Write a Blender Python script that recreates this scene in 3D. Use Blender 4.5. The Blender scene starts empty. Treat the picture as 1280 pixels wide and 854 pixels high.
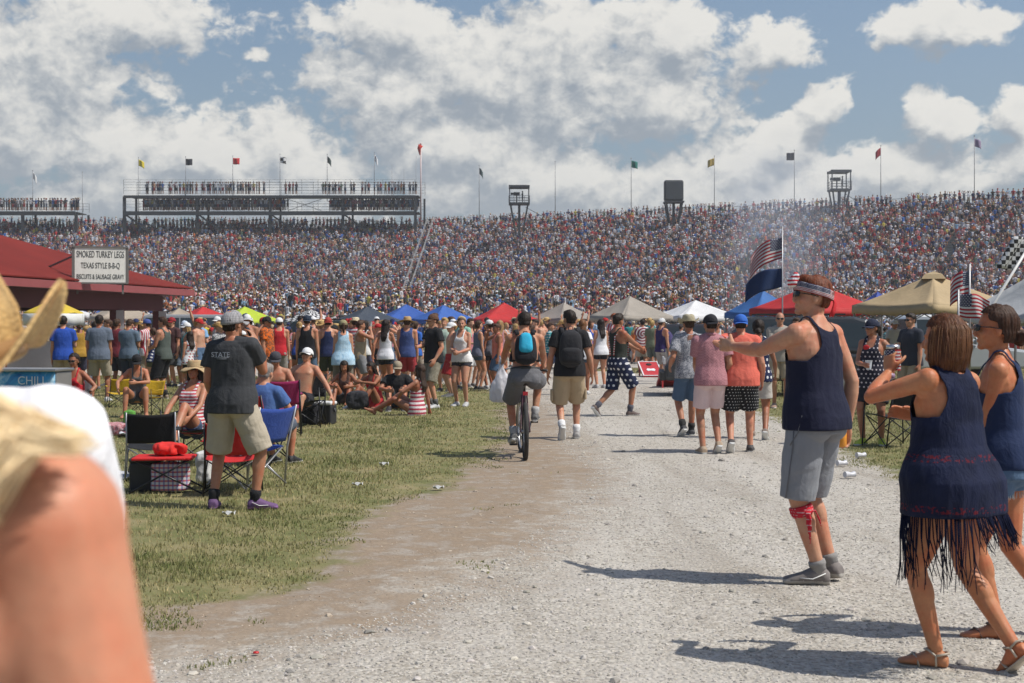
import bpy, math, random
import numpy as np
from mathutils import Vector, Matrix, Quaternion
random.seed(7); RNG = np.random.default_rng(11)
R = math.radians
SC = bpy.context.scene; COL = SC.collection
FPX, CX, HY, EYE = 1778.0, 640.0, 405.0, 1.6

def xat(px, D): return (px - CX) / FPX * D
def zat(py, D): return EYE + (HY - py) / FPX * D
def dfeet(py): return EYE * FPX / (py - HY)

# ------------------------------------------------------------------ nodes
def new_mat(name):
    m = bpy.data.materials.new(name); m.use_nodes = True
    nt = m.node_tree
    return m, nt, nt.nodes['Principled BSDF']
class NB:
    def __init__(s, nt): s.nt = nt; s.n = nt.nodes; s.l = nt.links
    def set(s, sock, v):
        if isinstance(v, bpy.types.NodeSocket): s.l.new(v, sock)
        elif v is not None: sock.default_value = v
    def math(s, op, a, b=None, c=None, clamp=False):
        n = s.n.new('ShaderNodeMath'); n.operation = op; n.use_clamp = clamp
        s.set(n.inputs[0], a); s.set(n.inputs[1], b); s.set(n.inputs[2], c)
        return n.outputs[0]
    def vmath(s, op, a, b=None):
        n = s.n.new('ShaderNodeVectorMath'); n.operation = op
        s.set(n.inputs[0], a)
        if b is not None: s.set(n.inputs['Scale'] if op == 'SCALE' else n.inputs[1], b)
        return n.outputs['Value'] if op in ('LENGTH', 'DOT_PRODUCT') else n.outputs[0]
    def mix(s, f, a, b, mode='MIX'):
        n = s.n.new('ShaderNodeMix'); n.data_type = 'RGBA'; n.blend_type = mode
        s.set(n.inputs[0], f)
        s.set(n.inputs[6], c4(a)); s.set(n.inputs[7], c4(b))
        return n.outputs[2]
    def noise(s, vec, scale, detail=3, rough=.55, dist=0, col=False):
        n = s.n.new('ShaderNodeTexNoise'); s.set(n.inputs['Vector'], vec)
        n.inputs['Scale'].default_value = scale; n.inputs['Detail'].default_value = detail
        n.inputs['Roughness'].default_value = rough; n.inputs['Distortion'].default_value = dist
        return n.outputs['Color'] if col else n.outputs[0]
    def voro(s, vec, scale, feature='F1', out='Distance', rand=1):
        n = s.n.new('ShaderNodeTexVoronoi'); n.feature = feature; s.set(n.inputs['Vector'], vec)
        n.inputs['Scale'].default_value = scale; n.inputs['Randomness'].default_value = rand
        return n.outputs[out]
    def ramp(s, f, stops, interp='LINEAR'):
        n = s.n.new('ShaderNodeValToRGB'); s.set(n.inputs[0], f); r = n.color_ramp; r.interpolation = interp
        while len(r.elements) > 1: r.elements.remove(r.elements[-1])
        r.elements[0].position = stops[0][0]; r.elements[0].color = c4(stops[0][1])
        for p, c in stops[1:]:
            e = r.elements.new(p); e.color = c4(c)
        return n.outputs[0]
    def smooth(s, v, a, b):
        n = s.n.new('ShaderNodeMapRange'); n.interpolation_type = 'SMOOTHSTEP'
        s.set(n.inputs[0], v); n.inputs[1].default_value = a; n.inputs[2].default_value = b
        return n.outputs[0]
    def sep(s, v):
        n = s.n.new('ShaderNodeSeparateXYZ'); s.set(n.inputs[0], v); return n.outputs
    def comb(s, x, y, z):
        n = s.n.new('ShaderNodeCombineXYZ'); s.set(n.inputs[0], x); s.set(n.inputs[1], y); s.set(n.inputs[2], z)
        return n.outputs[0]
    def coord(s, w='Object'):
        return s.n.new('ShaderNodeTexCoord').outputs[w]
    def pos(s): return s.n.new('ShaderNodeNewGeometry').outputs['Position']
    def bump(s, h, strength=.3, dist=.01):
        n = s.n.new('ShaderNodeBump'); s.set(n.inputs['Height'], h)
        n.inputs['Strength'].default_value = strength; n.inputs['Distance'].default_value = dist
        return n.outputs[0]
def c4(c):
    if isinstance(c, (tuple, list)) and len(c) == 3: return (c[0], c[1], c[2], 1)
    return c
def h2l(r, g, b):
    f = lambda v: (v/255/12.92) if v/255 <= .04045 else ((v/255+.055)/1.055)**2.4
    return (f(r), f(g), f(b))
_MC = {}
def plain(name, col, rough=.6, metal=0, spec=.5, var=.12, scale=9, bump=0):
    k = ('p', name, col, rough, metal, var, scale, bump)
    if k in _MC: return _MC[k]
    m, nt, bs = new_mat(name); b = NB(nt)
    co = b.coord()
    n = b.noise(co, scale, 4)
    f = b.math('MULTIPLY_ADD', n, 2*var, 1-var)
    c = b.mix(1.0, col, b.comb(f, f, f), 'MULTIPLY')
    nt.links.new(c, bs.inputs['Base Color']); bs.inputs['Roughness'].default_value = rough
    bs.inputs['Metallic'].default_value = metal; bs.inputs['Specular IOR Level'].default_value = spec
    if bump: nt.links.new(b.bump(b.noise(co, scale*4, 3), bump, .01), bs.inputs['Normal'])
    m.diffuse_color = c4(col); _MC[k] = m
    return m
def cloth(col, pat=None, c2=(.8, .8, .8), c3=(.45, .03, .04), k=30, rough=.85, name='cloth', r=.27):
    key = ('c', col, pat, c2, c3, k, rough, r)
    if key in _MC: return _MC[key]
    m, nt, bs = new_mat(name); b = NB(nt); co = b.coord(); x, y, z = b.sep(co)[:3]
    base = c4(col)
    if pat in ('hstripe', 'vstripe', 'dstripe'):
        v = {'hstripe': z, 'vstripe': x, 'dstripe': b.math('ADD', x, z)}[pat]
        v = b.math('ADD', v, b.math('MULTIPLY', b.noise(co, 4, 1), .02))
        f = b.math('GREATER_THAN', b.math('FRACT', b.math('MULTIPLY', v, k)), .5)
        base = b.mix(f, base, c2)
    elif pat == 'dots':
        zz = b.math('MULTIPLY', z, k); row = b.math('FLOOR', zz)
        xx = b.math('ADD', b.math('MULTIPLY', b.math('ADD', x, b.math('MULTIPLY', y, .6)), k), b.math('MULTIPLY', row, .5))
        d = b.vmath('LENGTH', b.comb(b.math('SUBTRACT', b.math('FRACT', xx), .5), b.math('SUBTRACT', b.math('FRACT', zz), .5), 0))
        base = b.mix(b.math('LESS_THAN', d, r), base, c2)
    elif pat == 'floral':
        base = b.ramp(b.noise(co, k, 3, .7, 1.5), [(0, col), (.44, c2), (.52, col), (.6, c3)], 'CONSTANT')
    elif pat == 'dye':
        base = b.ramp(b.noise(co, k, 3, .6, 1.0), [(.3, col), (.48, c2), (.62, c3)])
    elif pat == 'swirl':
        xx = b.math('ADD', x, 0); zz = b.math('SUBTRACT', z, 1.22)
        ang = b.math('ARCTAN2', zz, xx); rad = b.math('SQRT', b.math('ADD', b.math('MULTIPLY', xx, xx), b.math('MULTIPLY', zz, zz)))
        f = b.math('SINE', b.math('ADD', b.math('MULTIPLY', rad, 70), b.math('MULTIPLY', ang, 2)))
        base = b.mix(b.smooth(f, -.4, .4), base, c2)
    elif pat == 'check':
        n = b.n.new('ShaderNodeTexChecker'); n.inputs['Scale'].default_value = k
        b.set(n.inputs[0], co); b.set(n.inputs[1], base); b.set(n.inputs[2], c4(c2)); base = n.outputs[0]
    elif pat == 'plaid':
        f1 = b.math('GREATER_THAN', b.math('FRACT', b.math('MULTIPLY', z, k)), .6)
        f2 = b.math('GREATER_THAN', b.math('FRACT', b.math('MULTIPLY', x, k)), .6)
        base = b.mix(b.math('MULTIPLY', f2, .6), b.mix(b.math('MULTIPLY', f1, .8), base, c2), c3)
    n = b.noise(co, 7, 4, .6); f = b.math('MULTIPLY_ADD', n, .3, .85)
    base = b.mix(1.0, base, b.comb(f, f, f), 'MULTIPLY')
    nt.links.new(base, bs.inputs['Base Color']); bs.inputs['Roughness'].default_value = rough
    bs.inputs['Specular IOR Level'].default_value = .25
    bs.inputs['Sheen Weight'].default_value = .03
    h = b.math('ADD', b.math('ADD', b.noise(co, 11, 3, .55, 1.6), b.math('MULTIPLY', b.noise(b.vmath('MULTIPLY', co, (1, 1, .35)), 34, 2, .5, 1.0), .35)), b.math('MULTIPLY', b.noise(co, 300, 2), .10))
    nt.links.new(b.bump(h, .5, .014), bs.inputs['Normal'])
    m.diffuse_color = c4(col); _MC[key] = m
    return m
def skin(col, near=False):
    key = ('s', col, near)
    if key in _MC: return _MC[key]
    m, nt, bs = new_mat('skin'); b = NB(nt); co = b.coord()
    n = b.noise(co, 4, 5, .65); n2 = b.noise(co, 40, 3, .6)
    red = (col[0]*1.0, col[1]*.66, col[2]*.58)
    c = b.mix(b.math('MULTIPLY', b.smooth(n, .40, .68), 1.0), col, red)
    fr = b.voro(co, 75, 'F1'); c = b.mix(b.math('MULTIPLY', b.smooth(fr, .20, .08), .28), c, tuple(q*.55 for q in col))
    f = b.math('MULTIPLY_ADD', n2, .34, .83)
    c = b.mix(1.0, c, b.comb(f, f, f), 'MULTIPLY')
    nt.links.new(c, bs.inputs['Base Color']); nt.links.new(b.math('MULTIPLY_ADD', b.noise(co, 22, 3), .35, .33), bs.inputs['Roughness'])
    bs.inputs['Specular IOR Level'].default_value = .35
    if near:
        bs.inputs['Subsurface Weight'].default_value = .12; bs.inputs['Subsurface Radius'].default_value = (1, .35, .2)
        bs.inputs['Subsurface Scale'].default_value = .01
    nt.links.new(b.bump(b.noise(co, 120, 3), .15, .003), bs.inputs['Normal'])
    m.diffuse_color = c4(col); _MC[key] = m
    return m
def hairmat(col):
    key = ('h', col)
    if key in _MC: return _MC[key]
    m, nt, bs = new_mat('hair'); b = NB(nt); x, y, z = b.sep(b.coord())[:3]
    v = b.comb(b.math('MULTIPLY', x, 1), b.math('MULTIPLY', y, 1), b.math('MULTIPLY', z, .12))
    n = b.noise(v, 70, 4, .65)
    c = b.ramp(n, [(.3, tuple(q*.45 for q in col)), (.55, col), (.75, tuple(min(1, q*1.7) for q in col))])
    nt.links.new(c, bs.inputs['Base Color']); bs.inputs['Roughness'].default_value = .6; bs.inputs['Specular IOR Level'].default_value = .25
    nt.links.new(b.bump(n, .4, .008), bs.inputs['Normal'])
    m.diffuse_color = c4(col); _MC[key] = m
    return m
def straw(col=(.62, .42, .17)):
    key = ('straw', col)
    if key in _MC: return _MC[key]
    m, nt, bs = new_mat('straw'); b = NB(nt); co = b.coord()
    n = b.voro(b.vmath('MULTIPLY', co, (1, 1, 2.2)), 85, 'F1')
    n2 = b.noise(co, 16, 4)
    c = b.mix(b.math('MULTIPLY', n, 1.1, clamp=True), tuple(q*1.1 for q in col), tuple(q*.62 for q in col))
    c = b.mix(b.smooth(n2, .45, .75), c, (col[0]*.75, col[1]*.6, col[2]*.55))
    nt.links.new(c, bs.inputs['Base Color']); bs.inputs['Roughness'].default_value = .75
    nt.links.new(b.bump(n, .6, .004), bs.inputs['Normal'])
    _MC[key] = m
    return m
def usflag(name='flag_cloth', cant=.4, uvscale=1):
    key = ('us', cant, uvscale)
    if key in _MC: return _MC[key]
    m, nt, bs = new_mat(name); b = NB(nt)
    uv = b.coord('UV'); x, y = b.sep(uv)[:2]
    st = b.math('MODULO', b.math('FLOOR', b.math('MULTIPLY', y, 13)), 2)
    c = b.mix(st, (.38, .018, .03), (.62, .62, .62))
    inc = b.math('MULTIPLY', b.math('LESS_THAN', x, cant), b.math('GREATER_THAN', y, 6/13))
    zz = b.math('MULTIPLY', y, 14); row = b.math('FLOOR', zz)
    xx = b.math('ADD', b.math('MULTIPLY', x, 6/cant*.5*1.6), b.math('MULTIPLY', row, .5))
    d = b.vmath('LENGTH', b.comb(b.math('SUBTRACT', b.math('FRACT', xx), .5), b.math('SUBTRACT', b.math('FRACT', zz), .5), 0))
    can = b.mix(b.math('LESS_THAN', d, .26), (.012, .018, .08), (.62, .62, .62))
    c = b.mix(inc, c, can)
    nt.links.new(c, bs.inputs['Base Color']); bs.inputs['Roughness'].default_value = .75
    tr = nt.nodes.new('ShaderNodeBsdfTranslucent'); nt.links.new(c, tr.inputs[0])
    mx = nt.nodes.new('ShaderNodeMixShader'); mx.inputs[0].default_value = .25
    nt.links.new(bs.outputs[0], mx.inputs[1]); nt.links.new(tr.outputs[0], mx.inputs[2])
    nt.links.new(mx.outputs[0], nt.nodes['Material Output'].inputs[0])
    _MC[key] = m
    return m

# ------------------------------------------------------------------ mesh builder
def frames(pts, up=None):
    pts = [Vector(p) for p in pts]; T = []
    for i in range(len(pts)):
        a = pts[max(0, i-1)]; c = pts[min(len(pts)-1, i+1)]
        T.append((c-a).normalized() if (c-a).length > 1e-9 else Vector((0, 0, 1)))
    u = Vector(up) if up is not None else (Vector((1, 0, 0)) if abs(T[0].x) < .8 else Vector((0, 1, 0)))
    out = []
    for t in T:
        u = (u - t*u.dot(t))
        if u.length < 1e-6: u = t.orthogonal()
        u.normalize(); out.append((u.copy(), t.cross(u)))
    return pts, out
class MB:
    def __init__(s): s.v = []; s.f = []; s.m = []; s.uv = {}
    def add(s, vs, fs, mi=0):
        o = len(s.v); s.v.extend([tuple(v) for v in vs]); s.f.extend([tuple(i+o for i in f) for f in fs]); s.m.extend([mi]*len(fs))
        return s
    def tube(s, pts, rad, seg=12, up=None, mi=0, caps=True):
        pts, fr = frames(pts, up); n = len(pts); vs = []; fs = []
        if not isinstance(rad, (list, tuple)): rad = [rad]*n
        for p, (u, w), r in zip(pts, fr, rad):
            a, c = r if isinstance(r, (list, tuple)) else (r, r)
            for k in range(seg):
                t = 2*math.pi*k/seg; vs.append(p + u*(a*math.cos(t)) + w*(c*math.sin(t)))
        for i in range(n-1):
            for k in range(seg):
                k2 = (k+1) % seg; fs.append((i*seg+k, i*seg+k2, (i+1)*seg+k2, (i+1)*seg+k))
        if caps:
            fs.append(tuple(range(seg-1, -1, -1))); fs.append(tuple((n-1)*seg+k for k in range(seg)))
        return s.add(vs, fs, mi)
    def rings(s, rings, mi=0, caps=True):   # rings: list of lists of points with equal counts
        n = len(rings); seg = len(rings[0]); vs = [p for r in rings for p in r]; fs = []
        for i in range(n-1):
            for k in range(seg):
                k2 = (k+1) % seg; fs.append((i*seg+k, i*seg+k2, (i+1)*seg+k2, (i+1)*seg+k))
        if caps:
            fs.append(tuple(range(seg-1, -1, -1))); fs.append(tuple((n-1)*seg+k for k in range(seg)))
        return s.add(vs, fs, mi)
    def ell(s, c, r, M=None, seg=14, rg=9, mi=0):
        c = Vector(c); r = (r, r, r) if not isinstance(r, (tuple, list)) else r
        vs = []; fs = []
        for i in range(1, rg):
            ph = math.pi*i/rg
            for k in range(seg):
                t = 2*math.pi*k/seg
                p = Vector((r[0]*math.sin(ph)*math.cos(t), r[1]*math.sin(ph)*math.sin(t), r[2]*math.cos(ph)))
                vs.append(c + (M @ p if M else p))
        top = len(vs); e = Vector((0, 0, r[2])); vs.append(c + (M @ e if M else e)); vs.append(c - (M @ e if M else e))
        for i in range(rg-2):
            for k in range(seg):
                k2 = (k+1) % seg; fs.append((i*seg+k, (i+1)*seg+k, (i+1)*seg+k2, i*seg+k2))
        for k in range(seg):
            k2 = (k+1) % seg; fs.append((top, k, k2)); b_ = (rg-2)*seg; fs.append((top+1, b_+k2, b_+k))
        return s.add(vs, fs, mi)
    def box(s, c, d, M=None, mi=0):
        c = Vector(c); vs = []
        for i in range(8):
            p = Vector(((i & 1)-.5, ((i >> 1) & 1)-.5, (i >> 2)-.5)); p = Vector((p.x*d[0], p.y*d[1], p.z*d[2]))
            vs.append(c + (M @ p if M else p))
        return s.add(vs, [(0, 2, 3, 1), (4, 5, 7, 6), (0, 1, 5, 4), (2, 6, 7, 3), (0, 4, 6, 2), (1, 3, 7, 5)], mi)
    def beam(s, a, b_, w, h=None, mi=0, up=(0, 0, 1)):
        h = h or w; a = Vector(a); b_ = Vector(b_); t = (b_-a).normalized(); u = Vector(up)
        if abs(t.dot(u)) > .98: u = Vector((1, 0, 0))
        u = (u - t*t.dot(u)).normalized(); x = t.cross(u); vs = []
        for p in (a, b_):
            for sx, sz in ((-1, -1), (1, -1), (1, 1), (-1, 1)): vs.append(p + x*(sx*w/2) + u*(sz*h/2))
        return s.add(vs, [(3, 2, 1, 0), (4, 5, 6, 7), (0, 1, 5, 4), (1, 2, 6, 5), (2, 3, 7, 6), (3, 0, 4, 7)], mi)
    def grid(s, fn, nu, nv, mi=0, uv=True):   # fn(u,v)->point, u,v in 0..1
        o = len(s.v); vs = []; fs = []
        for j in range(nv+1):
            for i in range(nu+1):
                vs.append(fn(i/nu, j/nv))
                if uv: s.uv[o+len(vs)-1] = (i/nu, j/nv)
        for j in range(nv):
            for i in range(nu):
                a = j*(nu+1)+i; fs.append((a, a+1, a+nu+2, a+nu+1))
        return s.add(vs, fs, mi)
    def mesh(s, name, mats=(), smooth=True):
        me = bpy.data.meshes.new(name); me.from_pydata(s.v, [], s.f); me.update()
        for m in (mats if isinstance(mats, (list, tuple)) else [mats]): me.materials.append(m)
        if any(s.m): me.polygons.foreach_set('material_index', s.m)
        if s.uv:
            L = me.uv_layers.new(name='UVMap'); li = [l.vertex_index for l in me.loops]
            L.data.foreach_set('uv', [c for i in li for c in s.uv.get(i, (0, 0))])
        if smooth: me.polygons.foreach_set('use_smooth', [True]*len(me.polygons))
        return me
    def build(s, name, mats, parent=None, smooth=True, bevel=0, solid=0, angle=None, **tags):
        me = s.mesh(name, mats, smooth); o = link(name, me, parent, **tags)
        if solid:
            md = o.modifiers.new('t', 'SOLIDIFY'); md.thickness = solid; md.offset = 0
        if bevel:
            md = o.modifiers.new('b', 'BEVEL'); md.width = bevel; md.segments = 2; md.limit_method = 'ANGLE'; md.angle_limit = R(40)
        if smooth and angle is not None: me.set_sharp_from_angle(angle=R(angle))
        return o
def link(name, data, parent=None, label=None, category=None, group=None, kind=None):
    o = bpy.data.objects.new(name, data); COL.objects.link(o)
    if parent: o.parent = parent
    return tag(o, label, category, group, kind)
def tag(o, label=None, category=None, group=None, kind=None):
    if label: o['label'] = label
    if category: o['category'] = category
    if group: o['group'] = group
    if kind: o['kind'] = kind
    return o
def empty(name, loc=(0, 0, 0), rz=0, scale=1, **t):
    o = link(name, None, **t); o.location = loc; o.rotation_euler = (0, 0, R(rz)); o.scale = (scale,)*3
    o.empty_display_size = .1
    return o
def copy_tree(o, parent=None):
    c = o.copy(); COL.objects.link(c); c.parent = parent
    for ch in list(o.children): copy_tree(ch, c)
    return c
_TMP = None
def remesh(mb, vox, smooth=2, fac=.5):
    global _TMP
    me = mb.mesh('tmp', ()); me.materials.clear()
    o = bpy.data.objects.new('tmp', me); COL.objects.link(o)
    r = o.modifiers.new('r', 'REMESH'); r.mode = 'VOXEL'; r.voxel_size = vox
    if smooth:
        q = o.modifiers.new('s', 'SMOOTH'); q.factor = fac; q.iterations = smooth
    dg = bpy.context.evaluated_depsgraph_get()
    out = bpy.data.meshes.new_from_object(o.evaluated_get(dg), depsgraph=dg)
    bpy.data.objects.remove(o); bpy.data.meshes.remove(me)
    out.polygons.foreach_set('use_smooth', [True]*len(out.polygons))
    return out
def getv(me):
    a = np.empty(len(me.vertices)*3, np.float32); me.vertices.foreach_get('co', a); return a.reshape(-1, 3)
def getn(me):
    a = np.empty(len(me.vertices)*3, np.float32); me.vertex_normals.foreach_get('vector', a); return a.reshape(-1, 3)
def setv(me, a): me.vertices.foreach_set('co', a.astype(np.float32).ravel()); me.update()
def wav(v, f, ph=0):
    q = v*f; x, y, z = q[:, 0], q[:, 1], q[:, 2]
    w = np.sin(y*1.7+z*.9+ph)+np.sin(x*1.3-z*1.1+ph*1.7)
    return .6*np.sin(x*1.9+w*1.2+z*.5+ph)+.4*np.sin(z*2.3+w*1.5-y+ph*2)
def folds(me, amp, f=(14, 14, 8), ph=0):
    v = getv(me); n = getn(me); f = np.array(f)
    d = wav(v, f, ph)*amp + wav(v, f*2.3, ph+2)*amp*.4
    n = n*np.array((1, 1, .25)); setv(me, v + n*d[:, None])
def cut(me, keep):   # keep: bool per vertex -> rebuild the mesh from faces with all verts kept
    import bmesh
    bm = bmesh.new(); bm.from_mesh(me); bm.verts.ensure_lookup_table()
    bmesh.ops.delete(bm, geom=[v for v in bm.verts if not keep[v.index]], context='VERTS')
    for _ in range(4):
        mv = []
        for v in bm.verts:
            be = [e for e in v.link_edges if e.is_boundary]
            if len(be) == 2:
                mv.append((v, (v.co*2 + be[0].other_vert(v).co + be[1].other_vert(v).co)/4))
        for v, c in mv: v.co = c
    bm.to_mesh(me); bm.free(); me.update()
# ------------------------------------------------------------------ people
MALE = dict(sh=.185, arm=1.0, leg=1.0, rings=[(-.115, .07, .07, 0), (-.08, .135, .10, -.005), (-.02, .158, .118, -.012), (.05, .158, .112, -.005), (.15, .142, .102, .004), (.27, .155, .110, .004), (.37, .170, .117, .002), (.44, .165, .105, -.004), (.49, .125, .083, -.010), (.53, .068, .062, -.012), (.56, .054, .056, -.008)])
FEM = dict(sh=.158, arm=.82, leg=1.0, rings=[(-.115, .07, .07, 0), (-.08, .145, .11, -.01), (-.02, .172, .125, -.022), (.05, .160, .112, -.012), (.15, .124, .090, 0), (.27, .132, .098, .006), (.36, .143, .115, .012), (.43, .140, .096, .0), (.49, .108, .073, -.008), (.53, .054, .052, -.012), (.56, .046, .048, -.008)])
def Rz(a): return Matrix.Rotation(R(a), 3, 'Z')
def Rx(a): return Matrix.Rotation(R(a), 3, 'X')
def Ry(a): return Matrix.Rotation(R(a), 3, 'Y')
def ik(a, t, l1, l2, pole):
    d = t-a; L = min(d.length, (l1+l2)*.998); L = max(L, abs(l1-l2)+.02); dr = d.normalized(); t = a+dr*L
    x = (l1*l1-l2*l2+L*L)/(2*L); h = math.sqrt(max(0, l1*l1-x*x)); pl = Vector(pole); pl = pl-dr*pl.dot(dr)
    if pl.length < 1e-4: pl = dr.orthogonal()
    return a+dr*x+pl.normalized()*h, t
def skeleton(sex='m', heft=1.0, pel=(0, 0, .93), lean=0, plean=None, twist=0, roll=0, hipyaw=0, yaw=0, pitch=0,
             L=None, Rh=None, fL=None, fR=None, poleL=None, poleR=None, kneeL=None, kneeR=None, curlL=22, curlR=22,
             hdL=None, hdR=None, pnL=None, pnR=None, **kw):
    B = MALE if sex == 'm' else FEM; J = dict(B=B, heft=heft, sex=sex)
    pel = Vector(pel); plean = lean*.4 if plean is None else plean
    qp = (Rz(hipyaw) @ Ry(roll*.4) @ Rx(-plean)).to_quaternion(); qt = (Rz(twist) @ Ry(roll) @ Rx(-lean)).to_quaternion()
    tab = []; p = pel.copy(); st = .02; h = 0
    for i in range(31):
        q = qp.slerp(qt, min(1, h/.3)); tab.append((p.copy(), q.to_matrix())); p = p + q.to_matrix() @ Vector((0, 0, st)); h += st
    def fr(h):
        if h <= 0: m = tab[0][1]; return tab[0][0]+m @ Vector((0, 0, h)), m
        i = min(29, int(h/st)); a = tab[i]; return a[0]+a[1] @ Vector((0, 0, h-i*st)), a[1]
    J['fr'] = fr; J['Rt'] = qt.to_matrix(); J['Rp'] = qp.to_matrix(); J['pel'] = pel
    c, m = fr(.555); J['Rh'] = J['Rt'] @ Rz(yaw) @ Rx(-pitch); J['neck'] = fr(.50)[0]
    J['head'] = c + J['Rt'] @ Vector((0, .0, .015)) + J['Rh'] @ Vector((0, .018, .098))
    for s, nm, tgt, pole, hd, pn, cu in ((-1, 'L', L, poleL, hdL, pnL, curlL), (1, 'R', Rh, poleR, hdR, pnR, curlR)):
        c, m = fr(.455); sh = c + m @ Vector((s*(B['sh']-.012), -.008, 0))
        tgt = Vector(tgt) if tgt is not None else sh + Vector((s*.05, .05, -.535))
        if tgt.z > sh.z - .1: sh = sh + m @ Vector((0, 0, min(.035, .15*(tgt.z-sh.z+.1))))
        pole = pole or (s*.35, -1, -.35)
        el, wr = ik(sh, tgt, .285, .255, m @ Vector(pole))
        J['sh'+nm], J['el'+nm], J['wr'+nm] = sh, el, wr
        f = Vector(hd).normalized() if hd else (wr-el).normalized()
        n = Vector(pn) if pn else m @ Vector((-s, 0, 0)); n = (n-f*n.dot(f)).normalized() if (n-f*n.dot(f)).length > .05 else f.orthogonal().normalized()
        J['hf'+nm], J['hn'+nm], J['cu'+nm] = f, n, cu
    for s, nm, ft, kn in ((-1, 'L', fL, kneeL), (1, 'R', fR, kneeR)):
        ft = ft or (s*.10, 0, 0, -s*8, 0)       # x, y, z, yaw, pitch(heel up)
        F = Rz(ft[3]) @ Rx(-ft[4])
        ball = Vector((ft[0], ft[1], ft[2])) + Rz(ft[3]) @ Vector((0, .11, 0))
        if ft[4] < 0: ball = Vector((ft[0], ft[1], ft[2])) + Rz(ft[3]) @ Vector((0, -.04, 0)); ank = ball + F @ Vector((0, .04, .085))
        else: ank = ball + F @ Vector((0, -.11, .085))
        hip = pel + J['Rp'] @ Vector((s*.088, 0, -.04))
        pole = kn or tuple(Rz(ft[3]) @ Vector((0, 1, .15)))
        k, a = ik(hip, ank, .425, .415, pole)
        J['hip'+nm], J['kn'+nm], J['an'+nm], J['F'+nm] = hip, k, a, F
    return J
def ringat(J, h):
    rs = J['B']['rings']; hf = J['heft']
    h = max(rs[0][0], min(rs[-1][0], h))
    for a, b_ in zip(rs, rs[1:]):
        if h <= b_[0]:
            t = (h-a[0])/(b_[0]-a[0]); t = t*t*(3-2*t)*.5+t*.5
            rx_, ry_, oy = (a[i]+(b_[i]-a[i])*t for i in (1, 2, 3)); break
    w = math.exp(-((h-.1)/.16)**2); k = 1+(hf-1)*(.55+.45*w)
    return rx_*(k if h < .5 else 1), ry_*(1+(hf-1)*(.6+.7*w) if h < .5 else 1), oy + (hf-1)*.05*w
def torso(mb, J, h0, h1, off=0, flare=0, n=14, seg=24, flarey=None, sq=2.3):
    rr = []
    for i in range(n+1):
        h = h0+(h1-h0)*i/n; a, c, oy = ringat(J, max(h, -.02) if off else h); fl = flare*max(0, min(1, (.36-h)/.36)); fy = (flarey if flarey is not None else flare)*max(0, min(1, (.36-h)/.36))
        a += off+fl; c += off+fy; p, m = J['fr'](h); ring = []
        for k in range(seg):
            t = 2*math.pi*k/seg; cs, sn = math.cos(t), math.sin(t); e = 2/sq
            ring.append(p + m @ Vector((a*math.copysign(abs(cs)**e, cs), oy+c*math.copysign(abs(sn)**e, sn), 0)))
        rr.append(ring)
    mb.rings(rr)
def hand(mb, wr, f, n, side, curl, k=1.0, item=False):
    w = f.cross(n) if side == 'R' else n.cross(f)
    def P(a, b_, c): return wr + (f*a + w*b_ + n*c)*k
    mb.tube([P(-.02, 0, 0), P(.02, .002, 0), P(.06, .002, .003), P(.095, .0, .004)], [(.026*k, .020*k), (.034*k, .019*k), (.042*k, .017*k), (.038*k, .013*k)], seg=10, up=w)
    cu = R(curl)
    for j, (o, ln) in enumerate(((.030, .072), (.010, .080), (-.011, .075), (-.030, .060))):
        p = P(.088, o, .004); d = f.copy(); pts = [P(.06, o*.9, .004), p]; q = Quaternion(w if side == 'R' else -w, 0)
        ang = cu*.7
        for sgm in (.42, .32, .26):
            d2 = (f*math.cos(ang)+n*math.sin(ang)) + w*(o*1.5); d2.normalize(); p = p+d2*(ln*sgm*k); pts.append(p); ang += cu
        mb.tube(pts, [.0095*k, .0092*k, .0085*k, .008*k, .0065*k], seg=8, up=w); mb.ell(pts[-1], .0066*k, seg=6, rg=5)
    th = [P(.015, .022, .004), P(.045, .048, .014), P(.068, .058, .026+.02*math.sin(cu)), P(.088, .058, .038+.03*math.sin(cu))]
    mb.tube(th, [.015*k, .012*k, .0105*k, .0085*k], seg=8); mb.ell(th[-1], .0085*k, seg=6, rg=5)
def limb(mb, a, b_, rs, off=0, up=None, seg=14):
    n = len(rs); mb.tube([a.lerp(b_, i/(n-1)) for i in range(n)], [r+off for r in rs], seg=seg, up=up)
def foot(mb, an, F, off=0, k=1.0, sole=0):
    P = lambda x, y, z: an + F @ Vector((x*k, y*k, z*k))
    ys = [(-.058, .024, .026, -.052), (-.035, .036, .040, -.042), (.0, .036, .052, -.030), (.045, .036, .040, -.042), (.09, .044, .028, -.054), (.13, .046, .021, -.061), (.165, .036, .016, -.066), (.185, .018, .011, -.070)]
    rr = []
    for y, w, h, zc in ys:
        ring = []
        for t in range(12):
            a = 2*math.pi*t/12; zz = zc+(h+off)*math.sin(a); zz = max(zz, -.083-sole)
            ring.append(P((w+off)*math.cos(a), y*(1+off*3), zz))
        rr.append(ring)
    mb.rings(rr)
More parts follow.
